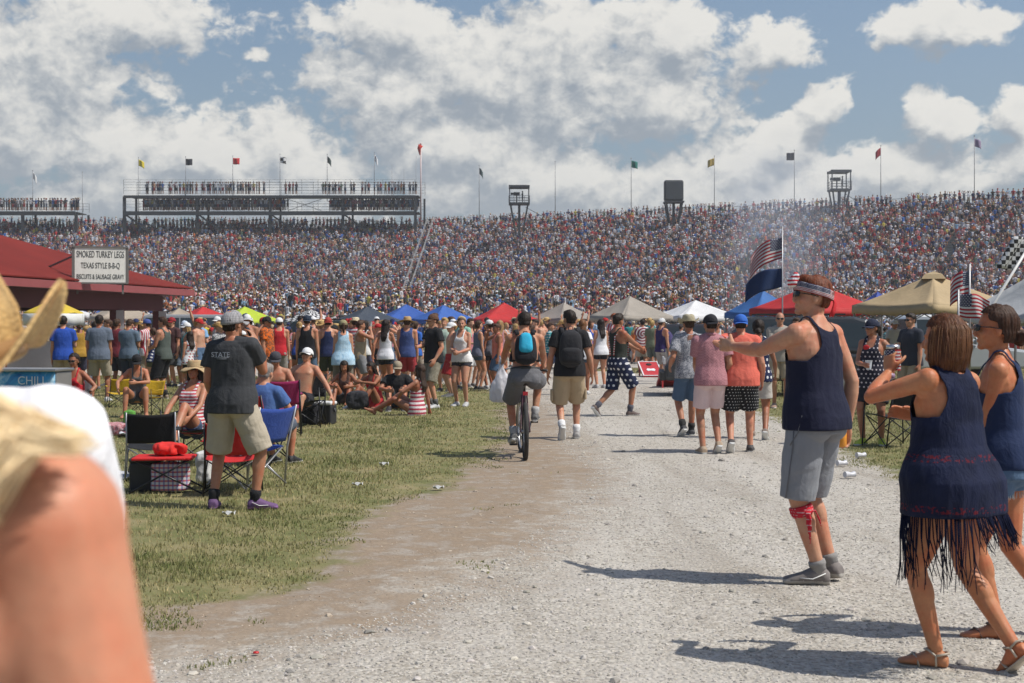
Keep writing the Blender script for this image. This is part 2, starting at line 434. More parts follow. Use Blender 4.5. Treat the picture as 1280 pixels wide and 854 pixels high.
def body_mesh(J, vox, hands=True, lowres=False):
    mb = MB(); B = J['B']; am, lg = B['arm'], B['leg']; hf = J['heft']; lh = 1+(hf-1)*.5
    torso(mb, J, -.115, .56, 0)
    fem = J['sex'] == 'f'
    p, m = J['fr'](.34)
    if fem:
        for s in (-1, 1): mb.ell(p + m @ Vector((s*.062, .085, 0)), (.055, .045, .05), m)
    else:
        for s in (-1, 1): mb.ell(p + m @ Vector((s*.07, .068, .03)), (.075, .045, .055), m); mb.ell(p + m @ Vector((s*.08, -.06, .02)), (.07, .05, .09), m)
    for s in (-1, 1): mb.ell(J['pel'] + J['Rp'] @ Vector((s*.075*lh, -.062, -.055)), (.082*lh, .072*lh, .085))
    for nm, s in (('L', -1), ('R', 1)):
        sh, el, wr = J['sh'+nm], J['el'+nm], J['wr'+nm]; ax = am*(1+(hf-1)*.6)
        p, m = J['fr'](.46); mb.tube([p+m @ Vector((s*.05, -.01, .01)), p+m @ Vector((s*.12, -.01, .012)), sh], [.062*am, .058*am, .056*ax])
        q, m2 = J['fr'](.51); mb.tube([q+m2 @ Vector((s*.02, -.012, .015)), sh+m @ Vector((-s*.03, 0, .02))], [.045, .034*am])
        mb.ell(sh, (.058*ax, .060*ax, .062*ax))
        q, m3 = J['fr'](.40); mb.tube([q+m3 @ Vector((s*.10, -.02, 0)), sh.lerp(el, .25)], [.06*am, .042*ax])
        limb(mb, sh, el, [.056*ax, .052*ax, .050*ax, .044*ax, .038*ax]); mb.ell(el, .039*ax)
        limb(mb, el, wr, [.038*ax, .043*ax, .039*ax, .031*ax, .025*ax])
        hand(mb, wr, J['hf'+nm], J['hn'+nm], nm, J['cu'+nm], .95 if am < .9 else 1.03)
        hip, kn, an = J['hip'+nm], J['kn'+nm], J['an'+nm]
        limb(mb, hip, kn, [.092*lh*lg, .090*lh*lg, .080*lh*lg, .068*lh*lg, .056*lg]); mb.ell(kn, .055*lg)
        dr = (kn-an).normalized(); back = J['F'+nm] @ Vector((0, -1, 0)); back = (back-dr*back.dot(dr)).normalized()
        limb(mb, kn, an, [.054*lg, .052*lg, .048*lg, .040*lg, .036*lg])
        mb.ell(kn.lerp(an, .28)+back*.016, (.046*lh*lg, .046*lg, .10), dr.to_track_quat('Z', 'Y').to_matrix())
        foot(mb, an, J['F'+nm], 0)
    H, M = J['head'], J['Rh']; E = lambda c, r: mb.ell(H + M @ Vector(c), r, M, 16, 11)
    E((0, -.014, .028), (.075, .096, .088)); E((0, .022, -.025), (.060, .066, .078)); E((0, .030, -.065), (.050, .050, .042))
    E((0, .066, -.092), (.024, .022, .018)); E((0, .072, .018), (.048, .016, .012)); E((0, .080, -.062), (.022, .012, .010))
    for s in (-1, 1): E((s*.074, -.008, -.012), (.010, .018, .030)); E((s*.036, .062, -.028), (.020, .018, .020)); E((s*.013, .094, -.036), (.009, .010, .008))
    mb.tube([H+M @ Vector((0, .080, .004)), H+M @ Vector((0, .096, -.02)), H+M @ Vector((0, .103, -.034))], [.010, .011, .012], seg=8)
    nk = .056 if not fem else .047
    mb.tube([J['fr'](.49)[0], J['fr'](.55)[0], H+M @ Vector((0, -.025, -.05))], [nk*1.15*(1+(hf-1)*.4), nk, nk])
    return remesh(mb, vox, 2 if vox > .009 else 3)
def eyes(J, par, iris=(.05, .03, .02)):
    mb = MB(); H, M = J['head'], J['Rh']
    for s in (-1, 1):
        mb.ell(H+M @ Vector((s*.030, .0735, .0)), (.0135, .0085, .008), M, 10, 7, 0)
        mb.ell(H+M @ Vector((s*.030, .0795, .0)), (.006, .0035, .0065), M, 8, 6, 1)
    mb.build('eyes', [plain('eye_white', (.6, .57, .53), .3), plain('iris', iris, .2)], par)
    mb = MB()
    for s in (-1, 1):
        mb.tube([H+M @ Vector((s*.014, .089, .020)), H+M @ Vector((s*.032, .087, .025)), H+M @ Vector((s*.047, .077, .020))], [.003, .004, .0025], seg=6)
    mb.build('eyebrows', plain('brow_hair', (.05, .03, .02), .8), par)
    mb = MB(); mb.ell(H+M @ Vector((0, .0905, -.0585)), (.019, .006, .0036), M); mb.ell(H+M @ Vector((0, .0900, -.0655)), (.016, .006, .0042), M)
    mb.build('lips', plain('lip_skin', (.36, .12, .10), .45), par)
def shades(J, par, col=(.012, .012, .014)):
    mb = MB(); H, M = J['head'], J['Rh']
    for s in (-1, 1):
        pts = [(s*.008, .099, .006), (s*.033, .098, .004), (s*.058, .082, .006)]
        mb.tube([H+M @ Vector(p) for p in pts], [(.004, .016), (.004, .021), (.003, .014)], up=M @ Vector((0, 1, 0)), seg=10)
        mb.tube([H+M @ Vector((s*.058, .082, .010)), H+M @ Vector((s*.079, .03, .008)), H+M @ Vector((s*.083, -.02, .0))], [.0035, .003, .003], seg=6)
    mb.tube([H+M @ Vector((-.01, .1, .012)), H+M @ Vector((.01, .1, .012))], .003, seg=6)
    return mb.build('sunglasses', plain('dark_lens', col, .12), par)
def hair(J, kind, mat, par, vox=.008):
    if kind in (None, 'bald'): return
    H, M = J['head'], J['Rh']; mb = MB(); E = lambda c, r: mb.ell(H+M @ Vector(c), r, M, 18, 12)
    thick = {'buzz': .003, 'short': .006, 'mop': .022}.get(kind, .010)
    E((0, -.018, .033), (.076+thick, .096+thick, .088+thick))
    if kind in ('short', 'mop'): E((0, -.045, -.025), (.066+thick*.5, .054+thick, .050)); E((0, .03, .085), (.06, .06, .035+thick*.5))
    if kind in ('long', 'bob', 'pony', 'bun', 'wavy'):
        E((0, -.04, -.02), (.080, .070, .08))
    if kind in ('long', 'wavy'):
        b_ = H + M @ Vector((0, -.06, -.04)); Rt = J['Rt']; lw = .085 if kind == 'long' else .10
        mb.tube([H+M @ Vector((0, -.045, .03)), b_, J['fr'](.50)[0]+Rt @ Vector((0, -.085, 0)), J['fr'](.40)[0]+Rt @ Vector((0, -.135, 0)), J['fr'](.30)[0]+Rt @ Vector((0, -.13, 0))],
                [(.08, .05), (.086, .055), (lw, .035), (lw*.95, .028), (lw*.55, .012)], up=Rt @ Vector((1, 0, 0)), seg=16)
        for s in (-1, 1):
            mb.tube([H+M @ Vector((s*.06, .01, .06)), H+M @ Vector((s*.078, -.012, -.02)), H+M @ Vector((s*.074, -.025, -.11)), J['fr'](.46)[0]+Rt @ Vector((s*.09, -.05, .02))], [.022, .022, .024, .015], seg=8)
    if kind == 'bob':
        for k in range(15):
            a = R(-115+230*k/14); x = math.sin(a); y = -math.cos(a)
            mb.tube([H+M @ Vector((x*.05, -.02+y*.055, .08)), H+M @ Vector((x*.083, -.018+y*.092, .0)), H+M @ Vector((x*.090, -.015+y*.088, -.09)), H+M @ Vector((x*.080, -.01+y*.078, -.150-.012*(k % 3)))], [.026, .026, .024, .010], seg=8)
    if kind == 'bun': E((0, -.125, -.045), (.045, .038, .042)); E((.02, -.14, -.06), (.02, .03, .02)); E((-.03, -.13, -.03), (.02, .025, .02))
    if kind == 'pony':
        mb.tube([H+M @ Vector((0, -.10, .02)), H+M @ Vector((0, -.145, .01)), H+M @ Vector((0, -.155, -.08)), H+M @ Vector((.01, -.14, -.17))], [.022, .028, .026, .008], seg=10)
    me = remesh(mb, vox, 1)
    v = getv(me); Hn = np.array(H); Mi = np.array(M).T; q = (v-Hn) @ Mi.T    # to head space
    x, y, z = q[:, 0], q[:, 1], q[:, 2]
    n = getn(me); amp = .004 if kind in ('buzz',) else .006
    ang = np.arctan2(x, -y)
    d = np.sin(ang*34+z*22+np.sin(z*50)*.8)*amp*.5 + wav(v, np.array((45, 45, 16)), 1.3)*amp*.6
    setv(me, v+n*d[:, None])
    face = (y > -.002+.03*(kind == 'short')) & (z < .052-.35*np.maximum(0, .07-y)) & (np.abs(x) < .2)
    if kind in ('long', 'bob', 'wavy'): face = (y > .035) & (z < .06) & (np.abs(x) < .074)
    low = (z < -.058) & (kind in ('short', 'mop', 'buzz'))
    side = (kind in ('short', 'mop', 'buzz')) & (z < .006) & (y > -.045)
    side = side | ((kind in ('pony', 'bun')) & (z < -.03) & (y > -.03)) | ((kind in ('pony', 'bun')) & (z < -.075) & (y > -.1))
    if kind in ('bun', 'pony'): face = face | ((y > .045) & (z < .078))
    hat = (z > .052) & bool(J.get('hat'))
    cut(me, ~(face | low | side | hat))
    me.materials.append(mat)
    return link('hair', me, par)
def cap(J, mat, par, back=False, z=.045, brimmat=None):
    H, M = J['head'], J['Rh']; sgn = -1 if back else 1; mb = MB()
    def dome(u, v):
        a = 2*math.pi*u; ph = v*math.pi/2; rr = math.cos(ph)**.75
        return H+M @ (Vector((.089*rr*math.cos(a), -.014+.108*rr*math.sin(a), z-.03+.105*math.sin(ph)+.006*math.sin(a)*sgn)))
    mb.grid(dome, 24, 8, 0)
    def brim(u, v):
        a = R(20)+R(140)*u; r0 = .105; out = .075*v*math.sin(a)**.5
        x = .089*math.cos(a)*(1+.0*v); y = r0*math.sin(a)+out
        return H+M @ Vector((x, sgn*y-.012, z-.026-.012*v-.25*x*x/.09*v))
    mb.grid(brim, 14, 4, 1)
    mb.ell(H+M @ Vector((0, -.014, z+.077)), (.008, .008, .004), M, 8, 5)
    return mb.build('cap', [mat, brimmat or mat], par, solid=.004)
def brimhat(J, mat, par, brim=.16, curl=.03, crown=.095, z=.03, tilt=8, floppy=0, band=None, pinch=.012, M0=None, big=1.0):
    H, M = J['head'], M0 or J['Rh'] @ Rx(-tilt); mb = MB()
    prof = [(.088, 0), (.088, .02), (.086, .06), (.078, .09), (.060, crown+.003), (.03, crown+.006), (.001, crown+.002)]
    def crownf(u, v):
        a = 2*math.pi*u; i = v*(len(prof)-1); k = min(int(i), len(prof)-2); t = i-k
        r = (prof[k][0]+(prof[k+1][0]-prof[k][0])*t)*big; zz = prof[k][1]+(prof[k+1][1]-prof[k][1])*t
        dent = pinch*math.exp(-(math.cos(a)/.35)**2)*(zz/.1)**2
        return H+M @ Vector((r*math.cos(a), -.012+r*1.2*math.sin(a), z+zz-dent))
    mb.grid(crownf, 28, 12, 0)
    def br(u, v):
        a = 2*math.pi*u; r = .088*big+(brim-.088*big)*v
        zz = 2*curl*(max(0, abs(r*math.cos(a))-.078*big)/(brim-.078*big))**1.15*abs(math.cos(a))**.7 - .35*curl*v*abs(math.sin(a)) + floppy*v*math.sin(3*a+1)*.02 - floppy*v*v*.03
        return H+M @ Vector((r*math.cos(a), -.012+(r*1.08+.014)*math.sin(a), z+zz))
    mb.grid(br, 36, 6, 0)
    o = mb.build('straw_hat' if mat.name.startswith('straw') else 'hat', mat, par, solid=.005)
    if band:
        m2 = MB(); m2.grid(lambda u, v: H+M @ Vector(((.0885*big+.003-.001*v)*math.cos(2*math.pi*u), -.012+(.0885*big+.003-.001*v)*1.2*math.sin(2*math.pi*u), z+.004+.024*v)), 28, 1)
        m2.build('hat_band', band, o, solid=.003)
    return o
def add_mesh(name, me, mat, par):
    me.materials.append(mat); return link(name, me, par)
def tee(J, mat, par, hem=-.10, sleeve=.62, loose=.028, vox=.012, name='shirt', fold=.004, off=.018, long=False, collar=False):
    mb = MB(); torso(mb, J, hem, .525, off, loose, n=16)
    am = J['B']['arm']*(1+(J['heft']-1)*.6)
    for nm, s in (('L', -1), ('R', 1)):
        sh, el, wr = J['sh'+nm], J['el'+nm], J['wr'+nm]; p, m = J['fr'](.46)
        mb.tube([p+m @ Vector((s*.06, -.008, .005)), sh+m @ Vector((-s*.03, 0, 0)), sh, sh.lerp(el, sleeve*.5), sh.lerp(el, sleeve)], [.07*am+.012, .066*am+.012, .066*am+.012, .066*am+.012, .064*am+.018])
        q, m2 = J['fr'](.51); mb.tube([q+m2 @ Vector((s*.02, -.012, .01)), sh+m @ Vector((-s*.02, 0, .012))], [.055, .05*am+.005])
        mb.ell(sh, .064*am+.011)
        if J['sex'] == 'f': mb.ell(J['fr'](.34)[0] + J['Rt'] @ Vector((s*.062, .09, 0)), (.062, .052, .058), J['Rt'])
        if long: mb.tube([sh.lerp(el, .5), el, el.lerp(wr, .9)], [.06*am, .052*am, .042*am])
    me = remesh(mb, vox, 2); folds(me, fold, ph=J['pel'].x*9+hem*50+len(par.name))
    me.materials.append(mat); o = link(name, me, par)
    if collar:
        c = MB(); p, m = J['fr'](.535)
        c.grid(lambda u, v: p+m @ Vector(((.075-.006*v)*math.cos(R(110+320*u)), -.010+(.070-.004*v)*math.sin(R(110+320*u)), -.004+.030*v)), 18, 2)
        c.build('collar', mat, o, solid=.004)
    return o
def tank(J, mat, par, hem=-.10, loose=.014, vox=.009, name='tank_top', racer=.115, arm=.30, neckb=.47, neckf=.40, off=.012, fold=.0035, hemfn=None):
    mb = MB(); torso(mb, J, hem, .555, off, loose, n=18)
    p, m = J['fr'](.46)
    for s in (-1, 1):
        mb.tube([p+m @ Vector((s*.02, -.01, .02)), p+m @ Vector((s*.13, -.008, .014))], [.072, .064*J['B']['arm']])
        q, m2 = J['fr'](.51); mb.tube([q+m2 @ Vector((s*.02, -.012, .015)), p+m @ Vector((s*.13, -.008, .03))], [.053, .045*J['B']['arm']])
        if J['sex'] == 'f': mb.ell(J['fr'](.34)[0] + J['Rt'] @ Vector((s*.062, .088, 0)), (.060, .051, .056), J['Rt'])
        else: mb.ell(J['fr'](.36)[0] + J['Rt'] @ Vector((s*.08, -.06, .0)), (.08, .06, .10), J['Rt'])
    me = remesh(mb, vox, 2)
    v = getv(me); c = np.array(J['fr'](.30)[0]); Rt = np.array(J['Rt']); q = (v-c) @ Rt; x, y, h = q[:, 0], q[:, 1], q[:, 2]+.30
    t = np.clip((h-arm)/.08, 0, 1); lim = .155*J['heft']**.5*(1-t)+racer*t
    if J['sex'] == 'f': lim -= .02*(1-t)
    cutm = (h > arm) & (np.abs(x) > lim)
    nk = np.where(y > -.012, neckf, neckb); cutm |= (np.abs(x) < (.068 if J['sex'] == 'm' else .06)*np.clip((h-nk)/.03, 0, 1)**.5) & (h > nk)
    folds(me, fold, (11, 11, 7), ph=3); cut(me, ~cutm)
    me.materials.append(mat)
    o = link(name, me, par); md = o.modifiers.new('t', 'SOLIDIFY'); md.thickness = .004; md.offset = 0
    return o
def shorts(J, mat, par, ln=.9, top=.07, w=1.0, vox=.012, name='shorts', off=.016, fold=.004, low=-.10):
    mb = MB(); torso(mb, J, low, top, off, .004, n=10); lh = 1+(J['heft']-1)*.5
    for s in (-1, 1): mb.ell(J['pel'] + J['Rp'] @ Vector((s*.075*lh, -.062, -.055)), (.096*lh, .086*lh, .095))
    for nm in 'LR':
        hip, kn, an = J['hip'+nm], J['kn'+nm], J['an'+nm]; r = .104*lh*w*J['B']['leg']
        a = min(ln, 1.0); pts = [hip+Vector((0, 0, .03)), hip.lerp(kn, a*.35), hip.lerp(kn, a*.7), hip.lerp(kn, a)]
        rs = [r, r*.99, r*.95, r*.93]
        if ln > 1: pts.append(kn.lerp(an, (ln-1))); rs.append(r*.92)
        mb.tube(pts, rs, seg=18)
    me = remesh(mb, vox, 2); folds(me, fold, (9, 9, 12), ph=1+w)
    return add_mesh(name, me, mat, par)
def skirt(J, mat, par, h0=.12, ln=.42, flare=.10, vox=.012, name='skirt'):
    mb = MB(); rr = []; n = 10; a0, c0, oy0 = ringat(J, h0); a1, c1, oy1 = ringat(J, -.02)
    for i in range(n+1):
        t = i/n; h = h0-(h0+ln)*t; p, m = J['fr'](h); kk = min(1, t*1.6)
        a = a0+(a1-a0)*kk+.015+flare*t; c = c0+(c1-c0)*kk+.018+flare*t
        rr.append([p+m @ Vector((a*math.cos(u)*(1+.03*math.sin(7*u)*t), oy1+c*math.sin(u)*(1+.05*math.sin(5*u+1)*t), 0)) for u in [2*math.pi*k/28 for k in range(28)]])
    mb.rings(rr); me = remesh(mb, vox, 2); folds(me, .004, (12, 12, 4), 2)
    return add_mesh(name, me, mat, par)
def shoes(J, mat, par, sole=None, sock=None, sockh=.10, name='shoe', which='LR', low=.012):
    for nm in which:
        an, F = J['an'+nm], J['F'+nm]
        mb = MB(); foot(mb, an, F, .009, 1.05, .004); mb.tube([an+F @ Vector((0, .0, -.04)), an+F @ Vector((0, -.006, -.012))], [(.044, .052), (.040, .044)])
        me = remesh(mb, .008, 2); v = getv(me); q = (v-np.array(an)) @ np.array(F)
        me.materials.append(mat); me.materials.append(sole or plain('rubber_sole', (.6, .6, .58), .7))
        cz = np.empty(len(me.polygons)*3, np.float32); me.polygons.foreach_get('center', cz); cz = (cz.reshape(-1, 3)-np.array(an)) @ np.array(F)
        me.polygons.foreach_set('material_index', (cz[:, 2] < -.062).astype(np.int32))
        o = link(name, me, par)
        if sock:
            m2 = MB(); kn = J['kn'+nm]; d = (kn-an).normalized()
            L_ = .415; t = sockh/L_
            m2.tube([an+F @ Vector((0, 0, -.02)), an+d*.02, an.lerp(kn, t*.5), an.lerp(kn, t)], [.046, .043, .046+.03*t, .047+.06*max(0, t-.25)], seg=14)
            m2.build('sock', sock, par)
def sandals(J, mat, par):
    for nm in 'LR':
        an, F = J['an'+nm], J['F'+nm]; P = lambda x, y, z: an+F @ Vector((x, y, z)); mb = MB()
        out = [(-.062, .026), (-.03, .037), (.02, .036), (.07, .042), (.12, .048), (.165, .042), (.195, .020)]
        top = [P(w, y, -.082) for y, w in out]+[P(-w, y, -.082) for y, w in reversed(out)]; bot = [p+F @ Vector((0, 0, -.010)) for p in top]
        mb.rings([bot, top])
        mb.tube([P(.045, .07, -.08), P(.03, .09, -.04), P(0, .115, -.028), P(-.03, .09, -.04), P(-.045, .07, -.08)], [(.010, .003)]*5, seg=8)
        mb.tube([P(0, .115, -.028), P(.005, .145, -.05), P(.01, .16, -.08)], .005, seg=6)
        mb.tube([P(.040, -.01, -.07), P(.044, -.01, -.02), P(.036, .03, .005), P(0, .055, .0), P(-.036, .03, .005), P(-.044, -.01, -.02), P(-.040, -.01, -.07)], .006, seg=6)
        mb.tube([P(.044, -.01, -.02), P(.03, -.05, -.01), P(0, -.062, -.01), P(-.03, -.05, -.01), P(-.044, -.01, -.02)], .006, seg=6)
        mb.build('sandal', mat, par)
def person(px, fy, label, face=0, s=1.0, D=None, z0=0, vox=None, skincol=(.50, .27, .17), near=False, hairk='short', haircol=(.05, .03, .02), group=None, hat=False, **pose):
    D = D or dfeet(fy); X = xat(px, D)
    J = skeleton(**pose); vox = vox or max(.006, min(.013, D*.0006))
    me = body_mesh(J, vox); me.materials.append(skin(skincol, near))
    o = link('person', me, None, label, 'person', group)
    o.location = (X, D, z0); o.rotation_euler = (0, 0, R(face)); o.scale = (s,)*3
    J['hat'] = hat
    hair(J, hairk, hairmat(haircol), o, max(.007, vox*.9))
    J['o'] = o; J['vox'] = vox; J['D'] = D
    return o, J
def wpt(o, p):   # local point of a person -> world
    M = Matrix.Translation(o.location) @ Matrix.Rotation(o.rotation_euler[2], 4, 'Z') @ Matrix.Scale(o.scale[0], 4)
    return M @ Vector(p)
def grip(J, nm, d=.05): # where the fist of a hand holds something
    return J['wr'+nm] + J['hf'+nm]*.075 + J['hn'+nm]*d
# ------------------------------------------------------------------ colours
NAVY = (.008, .010, .030); BLACK = (.014, .014, .016); WHITE = (.72, .72, .70); RED = (.50, .025, .03); KHAKI = (.36, .28, .18); DENIM = (.07, .12, .20)
GREY = (.17, .175, .19); CHAR = (.040, .042, .046); BLUE = (.03, .10, .42); LBLUE = (.22, .42, .62); SALMON = (.72, .17, .11); PINK = (.55, .24, .28); ORANGE = (.65, .13, .015)
SK1 = (.50, .27, .17); SK2 = (.40, .19, .11); SK3 = (.30, .13, .07); SK4 = (.60, .36, .26); SK5 = (.09, .045, .028)
BRN = (.055, .028, .016); DBR = (.022, .014, .010); BLOND = (.42, .28, .11); AUB = (.14, .035, .012)
GCROWD = 'people standing about the infield'
def outfit(o, J, top=None, bot=None, shoe=BLACK, sock=None, hat=None, glasses=False, face=False, barefoot=False):
    v = max(.008, J['vox'])
    if top:
        k, m = top[0], top[1]; kw = dict(top[2]) if len(top) > 2 else {}
        kw.setdefault('vox', v)
        dict(tee=tee, tank=tank)[k](J, m, o, **kw)
    if bot:
        k, m = bot[0], bot[1]; kw = dict(bot[2]) if len(bot) > 2 else {}
        kw.setdefault('vox', v)
        dict(shorts=shorts, skirt=skirt)[k](J, m, o, **kw)
    if shoe and not barefoot: shoes(J, plain('shoe_canvas', shoe, .7), o, sock=cloth(sock, name='sock') if isinstance(sock, tuple) else sock)
    if hat:
        k = hat[0]
        if k == 'cap': cap(J, cloth(hat[1]), o, **(hat[2] if len(hat) > 2 else {}))
        else: brimhat(J, hat[1], o, **(hat[2] if len(hat) > 2 else {}))
    if glasses: shades(J, o)
    if face: eyes(J, o)
    return o, J
def cup(loc, col=RED, label=None, h=.12, r=.045, cat='cup', name='plastic_cup', tilt=(0, 0), group=None):
    mb = MB(); mb.tube([(0, 0, 0), (0, 0, .002), (0, 0, h*.5), (0, 0, h-.004), (0, 0, h)], [r*.7, r*.72, r*.86, r, r*1.05], seg=18, mi=0)
    o = mb.build(name, plain('cup_plastic', col, .35), None, label=label, category=cat, group=group, angle=40); o.location = loc; o.rotation_euler = (tilt[0], tilt[1], 0); return o
def can(loc, mat, label, h=.12, r=.033):
    mb = MB(); mb.tube([(0, 0, 0), (0, 0, .006), (0, 0, h-.012), (0, 0, h)], [r*.85, r, r, r*.8], seg=20)
    o = mb.build('drink_can', mat, None, label=label, category='drink can', angle=40); o.location = loc
    m2 = MB(); m2.tube([(0, 0, h-.001), (0, 0, h+.002)], [r*.78, r*.74], seg=20); m2.build('lid', plain('aluminium', (.6, .6, .6), .3, 1), o)
    return o
def backpack(o, J, m1, m2, label, w=.15, h=.24, d=.085, pz=(-.85, .05, -.02), zc=.30):
    P, Rm = J['fr'](zc); ry_ = ringat(J, .3)[1]
    e = empty('backpack', o.location, 0, label=label, category='backpack'); e.rotation_euler = o.rotation_euler; e.scale = o.scale
    def shell(z0, z1, mi, off, dd, name, mat, par):
        mb = MB(); rr = []
        for i in range(13):
            t = i/12; z = z0+(z1-z0)*t; k = (1-abs(2*t-1)**5)**.5 if 0 < t < 1 else .25
            tw = w*(1.02-.22*((z+h)/(2*h))**2)
            rr.append([P+Rm @ Vector(((tw+off)*k*math.copysign(abs(math.cos(u))**.6, math.cos(u)), -ry_-.025-dd*.5+dd*.62*k*math.copysign(abs(math.sin(u))**.6, math.sin(u)), z)) for u in [2*math.pi*q/24 for q in range(24)]])
        mb.rings(rr); ob = mb.build(name, mat, par); return ob
    shell(-h, h*.9, 0, 0, d*1.7, 'main_pocket', m2, e)
    shell(pz[0]*h, pz[1]*h, 0, pz[2], d*2.2, 'front_pocket', m1, e)
    mb = MB(); k = J['heft']
    for nm, s in (('L', -1), ('R', 1)):
        c, m = J['fr'](.47); f = lambda x, y, z, c=c, m=m: c+m @ Vector((s*x*k, y, z))
        mb.tube([f(.09, -.11, .0), f(.10, -.07, .075), f(.11, -.01, .090), f(.115, .07, .05), f(.125, .125, -.06), f(.15, .10, -.20), f(.165, .0, -.30), f(.13, -.13, -.33)], [(.026, .007)]*8, up=(1, 0, 0), seg=8)
    mb.build('strap', m2, e)
    mb = MB(); c, m = J['fr'](zc+h*.9); mb.tube([c+m @ Vector((-.03, -ry_-.05, -.01)), c+m @ Vector((-.02, -ry_-.06, .035)), c+m @ Vector((.02, -ry_-.06, .035)), c+m @ Vector((.03, -ry_-.05, -.01))], .006, seg=6)
    mb.build('grab_handle', m2, e)
    return e, P, Rm, ry_

def H_headband():
    o, J = person(1013, 729, 'tall man in navy tank top and star headband, red bandana tied round his calf', face=42, s=1.095, vox=.0055, skincol=SK1, near=True, hairk='short', haircol=AUB,
        heft=1.04, L=(-.07, .50, 1.33), Rh=(.27, -.06, .885), fL=(.01, -.05, 0, 34, 0), fR=(.17, -.03, 0, 6, 8), yaw=48, pitch=-8, curlL=10, curlR=40, poleL=(-.4, -.2, -1), lean=2, pel=(.02, -.02, .945))
    o.data.materials
    tank(J, cloth(NAVY), o, hem=-.075, loose=.034, vox=.007, racer=.088, arm=.315, fold=.0045)
    shorts(J, cloth((.23, .24, .26)), o, ln=1.0, w=1.05, vox=.008, fold=.005)
    shoes(J, plain('grey_mesh_fabric', (.17, .15, .14), .8), o, sole=plain('sole', (.34, .32, .29), .7), sock=cloth((.25, .24, .23), name='sock'), sockh=.05)
    # shoe flash
    an, F = J['anL'], J['FL']; mb = MB(); mb.tube([an+F @ Vector((-.055, .10, -.045)), an+F @ Vector((-.060, .03, -.048)), an+F @ Vector((-.050, -.04, -.015))], [(.003, .002), (.008, .003), (.004, .003)], seg=6); mb.build('shoe_stripe', plain('white_vinyl', WHITE, .4), o)
    shades(J, o)
    H, M = J['head'], J['Rh']
    mb = MB()
    def band(u, v):
        a = 2*math.pi*u; t = (v-.5)
        return H+M @ Vector(((.090+.004*math.sin(9*a))*math.cos(a), -.008+(.112+.004*math.sin(7*a))*math.sin(a), .035+.018*math.sin(a)+t*.052))
    mb.grid(band, 40, 5); b_ = mb.build('headband', usflag(cant=.62), o, solid=.004)
    mb = MB()
    for k, (x, y, z, r) in enumerate(((-.02, .112, .075, .032), (.02, .118, .070, .030), (.0, .105, .10, .026), (-.035, .10, .10, .02))):
        mb.ell(H+M @ Vector((x, y, z)), (r, r*.8, r*1.1), M)
    me = remesh(mb, .005, 1); folds(me, .006, (50, 50, 20), 2); me.materials.append(cloth((.5, .03, .04), 'hstripe', (.8, .8, .8), k=45, name='striped_cloth')); link('headband_knot', me, b_)
    mb = MB()
    for dx in (-.012, .014):
        mb.tube([H+M @ Vector((0, -.118, .015)), H+M @ Vector((dx, -.135, -.02)), H+M @ Vector((dx*2, -.130, -.065)), H+M @ Vector((dx*2.5, -.12, -.10))], [(.008, .004), (.014, .003), (.017, .003), (.010, .002)], seg=8)
    mb.build('headband_tail', cloth(RED), b_)
    for nm, sd_ in (('L', -1), ('R', 1)):   # side seam and pocket edge of the shorts
        h_, k_ = J['hip'+nm], J['kn'+nm]; mb = MB(); q_ = lambda t, f_: h_.lerp(k_, t)+Vector((sd_*.113, f_, 0)); mb.tube([q_(-.05, .0), q_(.3, -.01), q_(.65, -.005), q_(.98, 0)], .0035, seg=5); mb.tube([q_(-.12, -.05), q_(.1, -.035), q_(.28, .01)], .0035, seg=5); mb.build('shorts_seam', cloth((.14, .145, .16)), o)
    k, a = J['knL'], J['anL']; d = (a-k).normalized(); up = J['FL'] @ Vector((0, 1, 0)); mb = MB()
    q = k.lerp(a, .17)
    mb.tube([q-d*.028, q-d*.010, q+d*.012, q+d*.034], [.064, .0665, .0655, .060], seg=20, up=up)
    sd = (J['FL'] @ Vector((-.7, -.7, 0))).normalized()
    for dx, ln in ((.03, .17), (-.025, .11)):
        t = d.cross(sd)*dx
        mb.tube([q+sd*.060, q+sd*.085+t, q+sd*.078+t*1.6+d*ln*.5, q+sd*.066+t*2+d*ln], [(.010, .006), (.016, .004), (.018, .003), (.006, .002)], seg=8)
    mb.ell(q+sd*.066, .018)
    me = remesh(mb, .005, 1); folds(me, .003, (40, 40, 40)); me.materials.append(cloth((.50, .02, .035), 'dots', (.5, .3, .3), k=60, r=.2)); link('bandana', me, o)
    m = plain('can_print', (.75, .30, .03), .35); c = can((0, 0, 0), m, 'orange and yellow drink can in the hanging hand of the headband man')
    c.location = wpt(o, grip(J, 'R', .045)) + Vector((0, 0, -.055))
